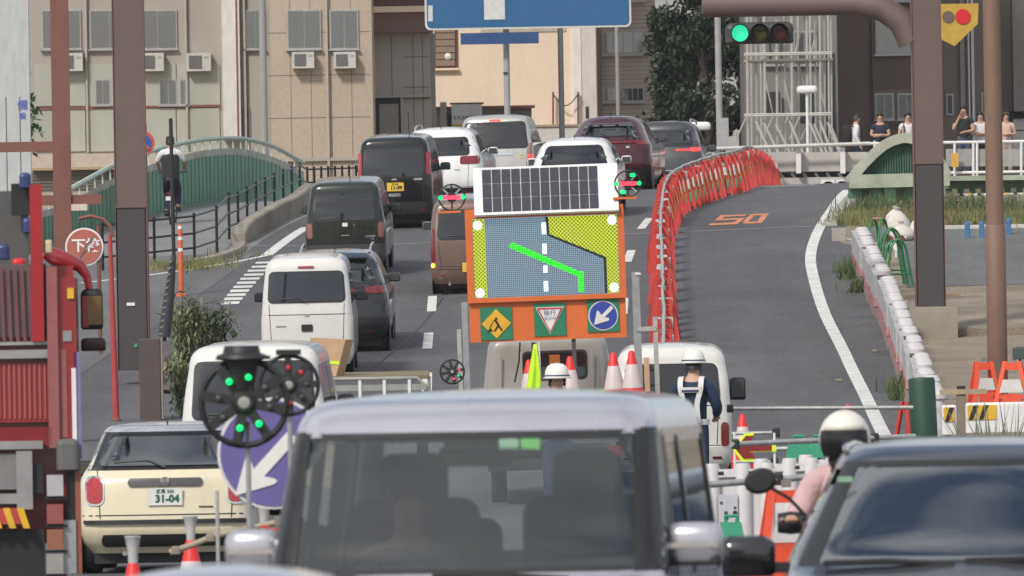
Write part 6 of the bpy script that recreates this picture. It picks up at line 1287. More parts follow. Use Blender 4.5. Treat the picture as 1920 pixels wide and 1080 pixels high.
lp([(0, 0), (.085, 0), (.085, 1), (0, 1)], LY, 1, 'left_field'); lp([(.505, 1), (1, 1), (1, 0), (.9, 0), (.9, .44), (.515, .76)], LB, 1, 'field_border'); lp([(.525, 1), (1, 1), (1, 0), (.918, 0), (.918, .46), (.53, .78)], LY, 2, 'closed_field')
lp([(.245, .655), (.275, .69), (.72, .295), (.757, .285), (.757, .03), (.718, .03), (.718, .225), (.25, .62)], LGR, 2, 'arrow')
for v0, v1 in ((.78, .93), (.53, .66), (.29, .38), (.05, .18)): lp([(.478, v0), (.508, v0), (.508, v1), (.478, v1)], LW, 3, 'lane_dash')
for u, v in ((.035, .92), (.965, .93), (.035, .06), (.965, .07)):
    lp([(u+.032*math.cos(a), v+.06*math.sin(a)) for a in [2*math.pi*k/12 for k in range(12)]], LW, 4, 'corner_light')
GS = M('sign_green_square', (.02, .2, .1), .5)
def sq(px, py, name): c_ = (x(px), z(py)); o_ = MB().bb((c_[0]-.19, P0+.005, c_[1]-.195), (c_[0]+.19, P0+.019, c_[1]+.195)).build(name, GS, t); return o_, c_
o_, c_ = sq(932, 602, 'roadworks_sign'); MB().plate([(c_[0]-.175, c_[1]), (c_[0], c_[1]-.175), (c_[0]+.175, c_[1]), (c_[0], c_[1]+.175)], P0-.004, P0+.004).build('diamond', M('diamond_yellow', (.72, .4, .03), .5), o_)
IK = M('sign_ink', (.02, .015, .012), .6)
for poly in ([(-.02, .06), (.0, .08), (.02, .06), (.0, .04)], [(-.03, .045), (.0, .05), (.035, -.01), (.01, -.02)], [(.01, -.015), (.035, -.01), (.075, -.085), (.055, -.09)], [(.012, -.015), (.03, -.03), (-.015, -.09), (-.035, -.09)], [(-.03, .045), (-.02, .05), (-.075, -.05), (-.085, -.045)], [(-.11, -.09), (-.04, -.09), (-.075, -.045)]):
    fix_normals(MB().plate([(c_[0]+a, c_[1]+b_) for a, b_ in poly], P0-.008, P0-.0045).build('worker_figure', IK, o_))
o_, c_ = sq(1033, 598, 'slow_sign')
for s_, mt_, y in ((1, M('sign_white2', (.7, .7, .68), .5), P0-.002), (.92, M('tri_red', (.45, .02, .03), .5), P0-.006), (.74, M('sign_white2', (.7, .7, .68), .5), P0-.01)): MB().plate([(c_[0], c_[1]-.03-.145*s_), (c_[0]+.17*s_, c_[1]+.035+.115*s_), (c_[0]-.17*s_, c_[1]+.035+.115*s_)], y, y+.004).build('triangle', mt_, o_)
text('lettering', '徐行', .075, M('text_blue', (.05, .07, .3), .5), o_, T((c_[0], P0-.012, c_[1]+.075))); text('lettering', 'SLOW', .05, M('text_blue', (.05, .07, .3), .5), o_, T((c_[0], P0-.012, c_[1]+.012)))
o_, c_ = sq(1133, 594, 'keep_left_sign')
for r_, mt_, y in ((.178, M('sign_white2', (.7, .7, .68), .5), P0-.002), (.165, M('keep_blue', (.03, .06, .33), .5), P0-.006)): MB().plate(disc(r_, 32, *c_), y, y+.004).build('disc', mt_, o_)
fix_normals(MB().plate([(c_[0]+a*.5, c_[1]+b_*.5) for a, b_ in ar], P0-.01, P0-.0065).build('arrow', M('sign_white2', (.7, .7, .68), .5), o_))
# solar panel, tilted back
sp = MB().bb((-.86, 0, 0), (.86, .04, .66)).build('solar_panel', M('panel_frame', (.76, .76, .75), .4), t, T((x(1034), P0-.12, z(397))) @ RX(-32)); CELL = M('solar_cell', (.035, .036, .05), .3, var=.1, coat=.3)
for k in range(12):
    for r_ in range(3): MB().bb((-.755+k*.1155, -.006, .035+r_*.2), (-.755+k*.1155+.107, -.0005, .035+r_*.2+.193)).build('solar_cell', CELL, sp)
for sg_, px, py, lt in ((-1, 857, 362, {4: LG, 0: LG, 3: LR, 7: LR}), (1, 1188, 348, {4: LG, 0: LG, 3: LR, 7: LR, 1: LG, 5: LG})):
    MB().bb((x(px)-.18, P0-.08, z(py+29)), (x(px)+.1, P0+.04, z(py+25))).build('lamp_bracket', OR2, t)
    rim = MB().tube([(.155*math.cos(a), 0, .155*math.sin(a)) for a in [2*math.pi*k/24 for k in range(25)]], .012, 6).build('warning_lamp', BLK, t, T((x(px), P0-.05, z(py)))); MB().plate(disc(.06, 16), -.02, .06).build('hub', BLK, rim)
    for k in range(8):
        a = math.pi/4*k; MB().box((.09*math.cos(a), .01, .09*math.sin(a)), (.13, .03, .02), RY(-45*k).to_3x3()).build('spoke', GRY if k % 2 else BLK, rim)
    MB().bb((-.1, -.035, -.022), (.1, -.02, .022)).build('lit_bar', LR, rim)
    for e in (-.135, .135): MB().plate(disc(.026, 12, e, 0), -.035, -.01).build('lit_dot', LG, rim)
    if sg_ > 0:
        for e in (1, -1): MB().bb((e*.06-.03, -.03, e*.1-.02), (e*.06+.03, -.015, e*.1+.02)).build('lit_dot', LG, rim)
for px, w_, py0, py1, mt_ in ((873, .07, 560, 735, GRY), (1196, .09, 515, 740, GRY), (861, .05, 610, 740, PIPE), (1230, .055, 600, 740, PIPE), (1000, .05, 640, 760, M('leg_dark', (.07, .07, .075), .5)), (1076, .05, 636, 760, M('leg_dark', (.07, .07, .075), .5))): MB().bb((x(px)-w_/2, P0+.05, max(.8, z(py1)-.5)), (x(px)+w_/2, P0+.12, z(py0))).build('upright', mt_, t)
MB().bb((x(1196), P0+.03, z(626)), (x(1232), P0+.08, z(618))).build('side_bar', PIPE, t); MB().bb((x(1196), P0+.03, z(520)), (x(1206), P0+.08, z(516))).build('peg', WHT, t); MB().bb((x(1206), P0+.0, z(740)), (x(1216), P0+.05, z(676))).build('timber', M('timber', (.5, .33, .22), .8), t, RY(0))
MB().tube([(x(975), P0+.3, z(640)), (x(972), P0+.3, z(675)), (x(962), P0+.32, z(715))], .01, 5).build('cable', BLK, t)
MB().bb((x(1030), 2.36, z(700)), (x(1050), 2.42, z(672))).build('orange_lamp', M('amber_dull', (.4, .13, .03), .4), t)
# load on the truck: cones and flag are things of their own
MWT = t.matrix_world
for px, py, yy, lb, mk in ((990, 667, -.3, 'stacked cone half covered by the yellow flag on the truck', False), (1067, 663, -.35, 'red and white cone beside the white helmet behind the sign truck', False), (1148, 658, -.45, 'red and white cone left of the two under the sign board', False), (1182, 656, -.55, 'red and white cone with a red mark at the right end of the truck bed', True)):
    h_ = .74; zt = z(py)-.02; cone('traffic_cone', lb, MWT @ T((x(px), yy, .80 if zt-h_ < .8 else zt-h_)), h_ if zt-h_ > .8 else zt-.8, mark=mk, group='cones loaded on the sign truck')
bx = MB().bb((-.72, -.75, .801), (.72, .15, z(656)-.02-.745)).build('cone_rack', M('rack_grey', (.2, .2, .2), .6), None, MWT.copy()); tag(bx, 'grey load box on the truck bed under the cones', 'box')
t = thing('safety_flag', 'bright yellow green flag hanging behind the sign truck', 'flag', MWT @ T((x(998), -.75, 0))); NEO = M('flag_neon', (.55, .85, .03), .7, var=.12, scale=5)
mb = MB(); n, m_ = 10, 10
for j in range(m_+1):
    v = j/m_; zz = z(640)+(z(745)-z(640))*v; w0_, w1_ = x(1000)+(x(978)-x(1000))*v-x(998), x(1006)+(x(1011)-x(1006))*min(1, v*2)-x(998)
    mb.v += [(w0_+(w1_-w0_)*i/n, .03*math.sin(i*1.1+v)*v, zz) for i in range(n+1)]
mb.f = [(j*(n+1)+i, j*(n+1)+i+1, (j+1)*(n+1)+i+1, (j+1)*(n+1)+i) for j in range(m_) for i in range(n)]; fo = mb.build('cloth', NEO, t, smooth=60); md = fo.modifiers.new('thick', 'SOLIDIFY'); md.thickness = .004
MB().tube([(x(1010)-x(998), .02, z(636)), (x(1012)-x(998), .02, .85)], .012, 6).build('staff', WHT, t)
led_lamp('warning_lamp', 'small black warning lamp at the left edge of the sign truck', T(W(848, 697, 125)), .14, {7: LG, 6: LR, 0: LR})
# cargo trailer with box
t = thing('cargo_trailer', 'low white cargo trailer with slatted rails left of the sign truck', 'trailer', frame(GD(706, 140), 0)); ZT = 1.2
MB().bb((-.72, 0, .5), (.68, 2.0, .58)).build('bed', GRY, t); TWH = M('trailer_white', (.3, .3, .28), .5, var=.2, scale=5)
for zz in (.62, .8, 1.0): MB().bb((-.72, -.02, zz), (.68, .01, zz+.08)).build('slat', TWH, t)
MB().tube([(-.7, 0, 1.0), (-.7, .02, 1.16), (.55, .02, 1.16), (.66, .02, 1.05), (.68, 0, .6)], .025, 8).build('top_rail', TWH, t, smooth=60); MB().bb((-.74, .1, 1.14), (.7, 2.0, 1.19)).build('load_cover', M('cover_brown', (.2, .16, .09), .8), t)
for xx in (-.55, -.2, .12, .45): MB().bb((xx-.02, -.035, .55), (xx+.02, -.02, 1.14)).build('stake', WHT, t)
for sg_ in (-1, 1): wheel(t, sg_*.6, 1.0, .27, .15, sg_); MB().bb((sg_*.7-.015, 0, .58), (sg_*.7+.015, 2.0, 1.12)).build('side', TWH, t)
pb = W(610, 690, 141); mwb = T(Vector((pb.x, 140.6, t.matrix_world.translation.z+1.2))) @ RZ(-14) @ RY(4); bx = thing('cardboard_box', 'open tan cardboard box with yellow green tape on the trailer', 'box', mwb); CB = M('cardboard', (.5, .33, .2), .85, var=.12)
MB().loft([[(-.25, -.2, 0), (.2, -.2, 0), (.2, .2, 0), (-.25, .2, 0)], [(-.17, -.2, .5), (.31, -.2, .5), (.31, .2, .5), (-.17, .2, .5)]]).build('carton', CB, bx); MB().bb((-.225, -.207, .17), (.245, -.201, .21)).build('tape', NEO, bx);
# ================================================================== people
def skin_obj(name, V, E, Rr, mat, parent, root=0, sub=2):
    me = bpy.data.meshes.new(name); me.from_pydata([tuple(v) for v in V], E, []); me.materials.append(mat); o = put(name, me, parent)
    md = o.modifiers.new('skin', 'SKIN'); md.use_smooth_shade = True
    lay = me.skin_vertices[0].data
    for i, r in enumerate(Rr): lay[i].radius = (r, r) if not isinstance(r, tuple) else r; lay[i].use_root = (i == root)
    s = o.modifiers.new('sub', 'SUBSURF'); s.levels = sub; s.render_levels = sub
    return o
def person(name, label, mw, h=1.7, shirt=None, pants=None, armR=None, armL=None, sleeves=.5, hair=True, legs=None, lean=0, helmet=None, headturn=0, group=None, shoes=BLK, cat='person', skin=SKIN, hip=.93, fat=1.):
    """local +y = facing; arms given as (elbow, wrist)"""
    t = thing(name, label, cat, mw @ Matrix.Scale(h/1.7, 4), group)
    armR = armR or ((.24, -.02, 1.14), (.25, .06, .9)); armL = armL or ((-.24, -.02, 1.14), (-.25, .06, .9))
    dz = hip-.93; ln = lambda z: math.sin(R(lean))*max(0, z-.93)
    S = lambda x, y, z: Vector((x, y+ln(z), z+dz))
    legs = legs or [((.095, .02, .5), (.1, -.03, .09), (.11, .12, .04)), ((-.095, .02, .5), (-.1, -.03, .09), (-.11, .12, .04))]
    V = [S(0, 0, .93), S(0, .0, 1.12), S(0, 0, 1.32), S(0, -.01, 1.44), S(0, .01, 1.5), S(0, .025, 1.575), S(0, .03, 1.63), S(0, .015, 1.695)]; Rr = [(.15*fat, .11), (.135*fat, .1), (.165*fat, .11), (.09, .075), (.055, .055), (.07, .08), (.08, .095), (.055, .065)]
    E = [(i, i+1) for i in range(7)]
    for sg_, arm in ((1, armR), (-1, armL)):
        b_ = len(V); e, w = Vector(arm[0]), Vector(arm[1]); e.y += ln(e.z); w.y += ln(w.z); e.z += dz; w.z += dz; dr = (w-e).normalized()
        V += [S(sg_*.18, 0, 1.4), e, w, w+dr*.07]; Rr += [.062, .042, .03, .034]; E += [(3, b_), (b_, b_+1), (b_+1, b_+2), (b_+2, b_+3)]
        sd = dr.cross(Vector((0, 0, 1))); sd = sd.normalized() if sd.length > .1 else Vector((1, 0, 0))
        for k, ln_ in ((-1.5, .055), (-.5, .07), (.5, .068), (1.5, .052)):
            c = len(V); a = w+dr*.09+sd*k*.018; V += [a+dr*ln_*.5, a+dr*ln_+Vector((0, 0, -.012))]; Rr += [.0095, .008]; E += [(b_+3, c), (c, c+1)]
        c = len(V); V += [w+dr*.05+sd*.045*sg_, w+dr*.095+sd*.055*sg_]; Rr += [.011, .009]; E += [(b_+2, c), (c, c+1)]
    for lg in legs:
        b_ = len(V); sg_ = 1 if lg[0][0] > 0 else -1; V += [Vector((sg_*.09, 0, hip-.06))]+[Vector(q) for q in lg]; Rr += [.085, .056, .038, .036]; E += [(0, b_), (b_, b_+1), (b_+1, b_+2), (b_+2, b_+3)]
    body = skin_obj('body', V, E, Rr, skin, t)
    # clothes
    b0 = 8; b1 = b0+4+10
    def clip(sg_, arm):
        s0 = S(sg_*.18, 0, 1.4); e, w = Vector(arm[0]), Vector(arm[1]); e.y += ln(e.z); w.y += ln(w.z); e.z += dz; w.z += dz
        return [s0, s0.lerp(e, .55)] if sleeves <= .5 else ([s0, e, e.lerp(w, .5), e.lerp(w, .92)] if sleeves >= 1 else [s0, e])
    V2 = [S(0, 0, .83), S(0, 0, 1.08), S(0, 0, 1.32), S(0, -.01, 1.435), S(0, 0, 1.465)]; R2 = [(.172*fat, .128), (.16*fat, .122), (.18*fat, .128), (.11, .09), (.075, .07)]; E2 = [(0, 1), (1, 2), (2, 3), (3, 4)]
    for sg_, arm in ((1, armR), (-1, armL)):
        c = len(V2); pts = clip(sg_, arm); V2 += pts; R2 += [.082, .068, .056, .05][:len(pts)]; E2 += [(3, c)]+[(c+i, c+i+1) for i in range(len(pts)-1)]
    if shirt: skin_obj('shirt', V2, E2, R2, shirt, t)
    V3 = [Vector((0, 0, hip+.13)), Vector((0, 0, hip-.02))]; R3 = [(.162*fat, .125), (.165*fat, .128)]; E3 = [(0, 1)]
    for lg in legs:
        c = len(V3); sg_ = 1 if lg[0][0] > 0 else -1; k_, a_ = Vector(lg[0]), Vector(lg[1]); V3 += [Vector((sg_*.09, 0, hip-.09)), k_, k_.lerp(a_, .9)]; R3 += [.1, .073, .062]; E3 += [(1, c), (c, c+1), (c+1, c+2)]
    if pants: skin_obj('trousers', V3, E3, R3, pants, t, 1)
    hd = S(0, .03, 1.62); HM = T(hd) @ RZ(headturn)
    for lg in legs:
        a_, f_ = Vector(lg[1]), Vector(lg[2]); MB().bevbox(((a_.x+f_.x)/2, (a_.y+f_.y)/2+.03, a_.z-.035), (.095, .27, .1), .03).build('shoe', shoes, t, smooth=50)
    for sg_ in (-1, 1):
        MB().lathe([(.001, -.008), (.008, 0), (.001, .008)], 8, (sg_*.03, .088, .008), 'y').build('eye', HAIR, t, HM); MB().lathe([(.001, -.02), (.012, 0), (.001, .02)], 8, (sg_*.083, .0, 0), 'y').build('ear', skin, t, HM)
    MB().add([(-.014, .09, -.03), (.014, .09, -.03), (0, .118, -.025), (0, .09, .015)], [(0, 1, 2), (1, 3, 2), (0, 2, 3), (0, 3, 1)]).build('nose', skin, t, HM); MB().bb((-.025, .086, -.06), (.025, .094, -.052)).build('mouth', M('lip', (.3, .12, .1), .5), t, HM)
    if hair:
        rings = []
        for j in range(9):
            a = math.pi/2*j/8; rings.append([(.095*math.cos(a)*math.cos(q), .104*math.cos(a)*math.sin(q)-.014, .02+.105*math.sin(a)-(.065 if math.sin(q) < .3 else -.045)*math.cos(a)) for q in [2*math.pi*k/20 for k in range(20)]])
        MB().loft(rings).build('hair', hair if hair is not True else HAIR, t, HM, 70)
    if helmet == 'site':
        HW = M('helmet_white', (.78, .77, .72), .3, coat=.4, var=.04)
        MB().lathe([(.135, -.01), (.138, .0), (.13, .03), (.125, .07), (.105, .115), (.065, .145), (.001, .155)], 22, (0, 0, .045)).build('helmet', HW, t, HM, 50); MB().lathe([(.128, .0), (.155, -.006), (.157, .002), (.128, .012)], 22, (0, .012, .04)).build('helmet_brim', HW, t, HM, 50); MB().lathe([(.1365, .012), (.139, .014), (.1375, .026), (.1355, .028)], 22, (0, 0, .045)).build('helmet_stripe', M('stripe_navy', (.05, .06, .12), .5), t, HM)
        MB().tube([(-.09, .03, .03), (-.075, .05, -.08), (0, .06, -.12), (.075, .05, -.08), (.09, .03, .03)], .006, 5).build('chin_strap', BLK, t, HM)
    return t
NAVYC = M('cloth_navy', (.018, .022, .05), .85, var=.2, scale=9, bump=1); WHC = M('cloth_white', (.66, .65, .67), .85, var=.1, scale=9, bump=1); BKC = M('cloth_black', (.02, .02, .022), .85); GYC = M('cloth_grey', (.2, .2, .21), .85); PKC = M('cloth_blush', (.6, .43, .37), .85, var=.06, scale=10)
BLU2 = M('cloth_guard_blue', (.016, .034, .075), .85, var=.3, scale=8, bump=1)
def stand(px, pyf, d, face): p = W(px, pyf, d); return T(p) @ RZ(-face)
crossR = ((.24, .02, 1.16), (-.04, .19, 1.16)); crossL = ((-.24, .02, 1.16), (.04, .22, 1.13)); GP = 'people watching from the bridge railing'
# footway under the people
a_, b_ = W(1570, 338, 285), W(2000, 335, 285); fo = MB().bb((a_.x, 282.3, a_.z-4), (b_.x+3, 296, a_.z-.0)).build('pavement', PAVE); tag(fo, kind='structure'); FZ = a_.z
def onwalk(px, d, face): p = W(px, 334, d); p.z = FZ; return T(p) @ RZ(-face)
pw = person('person', 'person in a white shirt with a dark backpack walking behind the barrier', onwalk(1606, 285, 80), 1.72, WHC, NAVYC, armR=((.23, -.06, 1.15), (.24, .05, .92)), armL=((-.23, .02, 1.15), (-.24, .14, .95)), sleeves=1, group=GP, legs=[((.09, .2, .52), (.1, .12, .1), (.1, .26, .05)), ((-.09, -.08, .5), (-.1, -.3, .12), (-.1, -.16, .05))])
bg = thing('backpack', 'dark backpack worn by the walking person in white', 'backpack', pw.matrix_world @ T((0, -.24, 1.22))); MB().bevbox((0, 0, 0), (.3, .2, .46), .08).build('bag', BKC, bg, smooth=50)
for sg_ in (-1, 1): MB().tube([(sg_*.11, .08, .18), (sg_*.12, .26, .24), (sg_*.12, .38, .1), (sg_*.13, .33, -.1)], .018, 6).build('strap', BKC, bg, smooth=60)
person('person', 'person in a dark polo shirt with folded arms beside the arch', onwalk(1652, 284.5, 186), 1.72, NAVYC, GYC, crossR, crossL, group=GP, fat=1.1)
pw = person('person', 'person in a white shirt with dark shoulder straps half behind the pillar', onwalk(1704, 284.5, 176), 1.72, WHC, BKC, group=GP, armR=((.24, .02, 1.16), (.1, .2, 1.12)), armL=((-.24, .02, 1.16), (-.08, .2, 1.12)), sleeves=.5)
bg = thing('backpack', 'black backpack straps on the person beside the pillar', 'backpack', pw.matrix_world @ T((0, -.22, 1.2))); MB().bevbox((0, 0, 0), (.28, .16, .4), .07).build('bag', BKC, bg, smooth=50)
for sg_ in (-1, 1): MB().tube([(sg_*.11, .06, .2), (sg_*.115, .26, .25), (sg_*.115, .375, .12), (sg_*.13, .34, -.12)], .02, 6).build('strap', BKC, bg, smooth=60)
person('person', 'person in a black shirt holding one hand to the face', onwalk(1809, 284, 190), 1.86, BKC, M('jeans', (.05, .07, .12), .85), armR=((.25, .08, 1.16), (.07, .14, 1.5)), armL=((-.24, .05, 1.14), (-.06, .22, 1.1)), group=GP)
person('person', 'person in a white shirt with folded arms next to the black shirt', onwalk(1840, 284.5, 183), 1.7, WHC, BKC, crossR, crossL, group=GP, fat=1.05)
person('person', 'person in a blush coloured top with folded arms at the right end', onwalk(1888, 284.5, 175), 1.68, PKC, M('trousers_sand', (.4, .32, .28), .85), crossR, crossL, group=GP, hair=M('brown_hair', (.06, .03, .02), .6))
# guard with reflective vest
gp = GD(1304, 124); g = person('person', 'guard in navy uniform, white helmet and reflective vest seen from behind', T(gp) @ RZ(-14), 1.74, BLU2, BLU2, armR=((.27, .05, 1.14), (.2, .25, 1.05)), armL=((-.27, .04, 1.14), (-.2, .25, 1.05)), sleeves=1, helmet='site', headturn=10)
v = thing('reflective_vest', 'white reflective harness vest on the guard by the work van', 'vest', g.matrix_world.copy()); VS = M('vest_silver', (.62, .61, .6), .5, var=.1, scale=14); VN = M('vest_navy', (.03, .035, .09), .7)
for sg_ in (-1, 1):
    pts = [(sg_*.11, .05, 1.5), (sg_*.12, -.1, 1.49), (sg_*.115, -.15, 1.35), (sg_*.075, -.155, 1.18), (sg_*.085, -.145, .98)]; r = []
    P_ = smooth_path([Vector(q) for q in pts], 4)
    for q in P_: r.append([(q.x-.03, q.y-.004, q.z), (q.x+.03, q.y-.004, q.z), (q.x+.03, q.y+.012, q.z), (q.x-.03, q.y+.012, q.z)])
    fix_normals(MB().loft(r).build('strap', VS, v, smooth=60))
MB().bb((-.13, -.165, 1.32), (.13, -.155, 1.38)).build('back_band', VS, v); MB().bb((-.1, -.168, 1.325), (.1, -.1655, 1.35)).build('lettering_band', VN, v); MB().lathe([(.178, .95), (.181, .955), (.181, 1.01), (.178, 1.015)], 24).build('belt', VS, v, Matrix.Scale(.78, 4, (0, 1, 0)))
person('person', 'worker whose white helmet shows above the silver wagon roof', T(GD(1049, 116)) @ RZ(-175), 1.73, BLU2, BLU2, helmet='site', sleeves=1, armR=((.25, -.1, 1.14), (.06, -.2, 1.0)), armL=((-.25, -.1, 1.14), (-.06, -.22, 1.02)))
# cyclist on the footway
cp = GD(321, 213); mwc = frame(cp, 3); BM = M('bike_black', (.02, .02, .022), .4, .5)
bk_ = thing('bicycle', 'dark bicycle ridden away along the footway', 'bicycle', mwc)
for y, nm in ((-.02, 'rear_wheel'), (1.05, 'front_wheel')):
    wl = MB().tube([(0, y+.33*math.cos(a), .34+.33*math.sin(a)) for a in [2*math.pi*k/28 for k in range(29)]], .018, 6).build(nm, RUB, bk_, smooth=60)
    for k in range(8): a = math.pi*k/4; MB().tube([(0, y, .34), (0, y+.32*math.cos(a), .34+.32*math.sin(a))], .004, 4).build('spoke', GRY, wl)
fr = MB()
for a, c in (((0, -.02, .34), (0, .4, .32)), ((0, .4, .32), (0, .25, .85)), ((0, .25, .8), (0, -.02, .34)), ((0, .4, .32), (0, .85, .78)), ((0, .27, .75), (0, .85, .82)), ((0, .85, .95), (0, 1.05, .34))): fr.tube([a, c], .018, 6)
fr.build('frame', BM, bk_); MB().tube([(-.27, .72, 1.02), (-.2, .85, 1.02), (0, .87, .98), (.2, .85, 1.02), (.27, .72, 1.02)], .014, 6).build('handlebar', BM, bk_); MB().bevbox((0, .18, .9), (.18, .27, .07), .03).build('saddle', BLK, bk_); MB().bb((-.06, -.38, .5), (.06, -.36, .58)).build('mudguard_flap', WHT, bk_); MB().bb((-.05, -.34, .62), (.05, -.32, .66)).build('rear_reflector', REDL, bk_)
MB().bb((-.16, .37, .24), (.16, .43, .28)).build('pedals', BLK, bk_)
person('person', 'cyclist in a white shirt and dark waistcoat riding away on the footway', mwc @ T((0, .2, .04)), 1.62, WHC, NAVYC, armR=((.29, .16, 1.2), (.27, .46, 1.08)), armL=((-.29, .16, 1.2), (-.27, .46, 1.08)), sleeves=.8, lean=14, hip=.98,
       legs=[((.13, .32, .72), (.12, .25, .3), (.12, .38, .25)), ((-.12, .34, .6), (-.12, .2, .2), (-.12, .33, .14))])
vt = thing('waistcoat', 'dark waistcoat worn by the cyclist over the white shirt', 'waistcoat', mwc @ T((0, .2, .04)) @ Matrix.Scale(1.62/1.7, 4))
MB().loft([[(r_*math.cos(a), r_*.78*math.sin(a)+y_, z_) for a in [2*math.pi*k/18 for k in range(18)]] for r_, y_, z_ in ((.185, .0, .93), (.18, .03, 1.1), (.19, .08, 1.3), (.17, .115, 1.42), (.1, .13, 1.49))]).build('cloth', BKC, vt, smooth=60)
# scooter and rider
sp_ = GD(1590, 60.5); ms = T(sp_) @ RZ(180-4)
sc = thing('motor_scooter', 'motor scooter coming towards the camera behind the dark estate car', 'scooter', ms); SCB = paint('scooter_dark', (.03, .03, .035), .3, .3)
for y, nm in ((-.62, 'rear_wheel'), (.62, 'front_wheel')): wl = MB().lathe([(.15, -.05), (.21, -.055), (.235, 0), (.21, .055), (.15, .055)], 22, axis='x').build(nm, RUB, sc, T((0, y, .235)), 40); MB().lathe([(.001, -.04), (.15, -.035), (.15, .035), (.001, .04)], 16, axis='x').build('rim', RIM, wl)
B_s = MB(); B_s.loft([[(-.17, .38, .35), (.17, .38, .35), (.14, .55, .35), (-.14, .55, .35)], [(-.2, .36, .6), (.2, .36, .6), (.15, .56, .6), (-.15, .56, .6)], [(-.17, .34, .85), (.17, .34, .85), (.1, .5, .85), (-.1, .5, .85)], [(-.1, .32, .98), (.1, .32, .98), (.06, .42, .98), (-.06, .42, .98)]]); B_s.build('front_cowl', SCB, sc, smooth=50)
MB().loft([[(-.16, -.75, .45), (.16, -.75, .45), (.16, .0, .4), (-.16, .0, .4)], [(-.14, -.72, .7), (.14, -.72, .7), (.14, -.1, .68), (-.14, -.1, .68)]]).build('rear_body', SCB, sc); MB().bevbox((0, -.38, .74), (.26, .66, .1), .04).build('seat', BLK, sc); MB().bb((-.16, -.05, .3), (.16, .4, .36)).build('floorboard', BLK, sc)
MB().tube([(-.33, .2, 1.0), (-.2, .3, 1.03), (0, .34, 1.0), (.2, .3, 1.03), (.33, .2, 1.0)], .017, 8).build('handlebar', BLK, sc, smooth=60); MB().tube([(0, .34, 1.0), (0, .62, .3)], .03, 8).build('fork', GRY, sc); MB().lathe([(.001, .08), (.07, .06), (.09, 0), (.07, -.05)], 16, (0, .45, .98), 'y').build('headlamp', M('headlamp', (.6, .62, .64), .1, var=0), sc)
for sg_ in (-1, 1):
    MB().tube([(sg_*.2, .3, 1.03), (sg_*.3, .32, 1.14), (sg_*.4, .33, 1.2)], .011, 6).build('mirror_stalk', BLK, sc, smooth=60); MB().lathe([(.001, .03), (.07, .028), (.095, .0), (.08, -.02), (.001, -.02)], 18, axis='y').build('mirror', BLK, sc, T((sg_*.46, .33, 1.24)) @ Matrix.Scale(.75, 4, (0, 0, 1)) @ RY(sg_*15), 40)
    MB().lathe([(.06, -.07), (.065, .0), (.055, .07)], 12, axis='x').build('hand_cover', BLK, sc, T((sg_*.3, .24, 1.0)), 40)
PKS = M('cloth_pink', (.56, .37, .38), .85, var=.14, scale=8, bump=1)
rd = person('person', 'scooter rider in a pink shirt wearing a white helmet', ms @ T((0, -.22, -.16)), 1.66, PKS, GYC, armR=((.31, .16, 1.14), (.30, .44, 1.17)), armL=((-.31, .16, 1.14), (-.30, .44, 1.17)), sleeves=1, hip=.96, hair=None, lean=4, fat=1.15, legs=[((.17, .42, .92), (.15, .4, .52), (.15, .55, .5)), ((-.17, .42, .92), (-.15, .4, .52), (-.15, .55, .5))])
hd = rd.matrix_world @ T((0, .06, 1.66)); he = thing('helmet', 'white open helmet with a dark visor on the scooter rider', 'helmet', hd)
rings = []
for j in range(12):
    a = -.75+(math.pi/2+.75)*j/11; rings.append([(.15*math.cos(a)*math.cos(q), .165*math.cos(a)*math.sin(q)-.015, .165*math.sin(a)+.01) for q in [2*math.pi*k/28 for k in range(28)]])
hs = MB().loft(rings); fs = [f for f in hs.f if not (len(f) == 4 and (sum(hs.v[i][1] for i in f)/4) > .06 and (sum(hs.v[i][2] for i in f)/4) < .045)]; hs.f = [f for f in fs if not (len(f) > 4 and hs.v[f[0]][2] < 0)]
so = hs.build('shell', M('helmet_cream', (.74, .72, .64), .25, coat=.5, var=.04), he, smooth=60); md = so.modifiers.new('thick', 'SOLIDIFY'); md.thickness = .02
vz = MB(); nn = 14
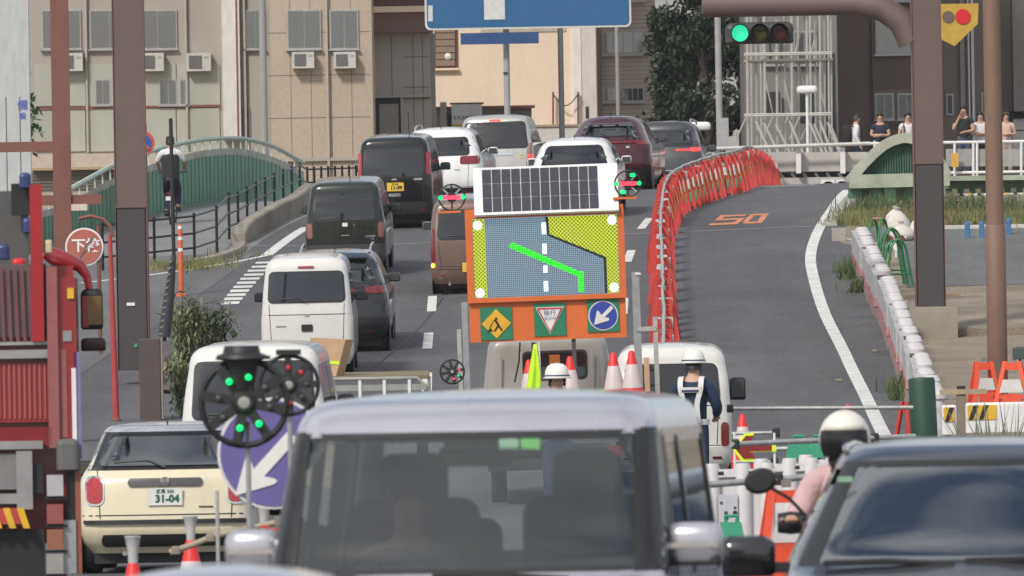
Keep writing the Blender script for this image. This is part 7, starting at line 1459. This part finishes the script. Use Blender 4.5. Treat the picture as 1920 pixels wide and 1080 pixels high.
for j, zz in enumerate((-.095, -.06, -.02, .02, .055)):
    vz.v += [(.162*math.sin(a)*math.sqrt(1-(zz/.18)**2), .182*math.cos(a)*math.sqrt(1-(zz/.18)**2)-.01, zz) for a in [-1.05+2.1*k/nn for k in range(nn+1)]]
vz.f = [(j*(nn+1)+i, (j+1)*(nn+1)+i, (j+1)*(nn+1)+i+1, j*(nn+1)+i+1) for j in range(4) for i in range(nn)]; vz.build('visor', M('visor_black', (.012, .012, .013), .2), he, smooth=60)
MB().lathe([(.095, -.14), (.1, -.1), (.105, -.06), (.1, -.055)], 18, (0, .015, 0)).build('face_mask', BKC, he, smooth=50); MB().tube([(-.1, .03, -.05), (-.07, .06, -.17), (.07, .06, -.17), (.1, .03, -.05)], .01, 6).build('chin_strap', BLK, he); MB().lathe([(.11, -.3), (.12, -.25), (.1, -.17), (.08, -.15)], 16, (0, 0, 0)).build('neck_cover', BKC, he, smooth=50)
# driver of the silver wagon
for ob in COL.objects:
    if ob.get('label', '').startswith('silver tall wagon'):
        person('person', 'driver in a grey top behind the windscreen of the silver wagon', ob.matrix_world @ Matrix.Scale(1/1.12, 4, (1, 0, 0)) @ T((.37, 1.55, -.24)), 1.6, M('cloth_driver', (.22, .22, .24), .85), BKC, armR=((.24, .3, 1.1), (.14, .56, 1.2)), armL=((-.24, .3, 1.1), (-.14, .56, 1.2)), sleeves=1, hip=.95, legs=[((.12, .4, .95), (.12, .7, .62), (.12, .85, .62)), ((-.12, .4, .95), (-.12, .7, .62), (-.12, .85, .62))])
        break

# ================================================================== air
hz = MB().bb((-640, -61, -1.2), (640, 2100, 60)).build('haze', M('unused_surface', (.5, .5, .5))); hz.data.materials.clear()
hm = bpy.data.materials.new('haze_air'); hm.use_nodes = True; ht = hm.node_tree; ht.nodes.clear(); ho = ht.nodes.new('ShaderNodeOutputMaterial'); hv = ht.nodes.new('ShaderNodeVolumePrincipled')
hv.inputs['Color'].default_value = (.9, .93, 1, 1); hv.inputs['Density'].default_value = .00012; hv.inputs['Anisotropy'].default_value = .2; ht.links.new(hv.outputs[0], ho.inputs['Volume']); hz.data.materials.append(hm); tag(hz, kind='stuff')
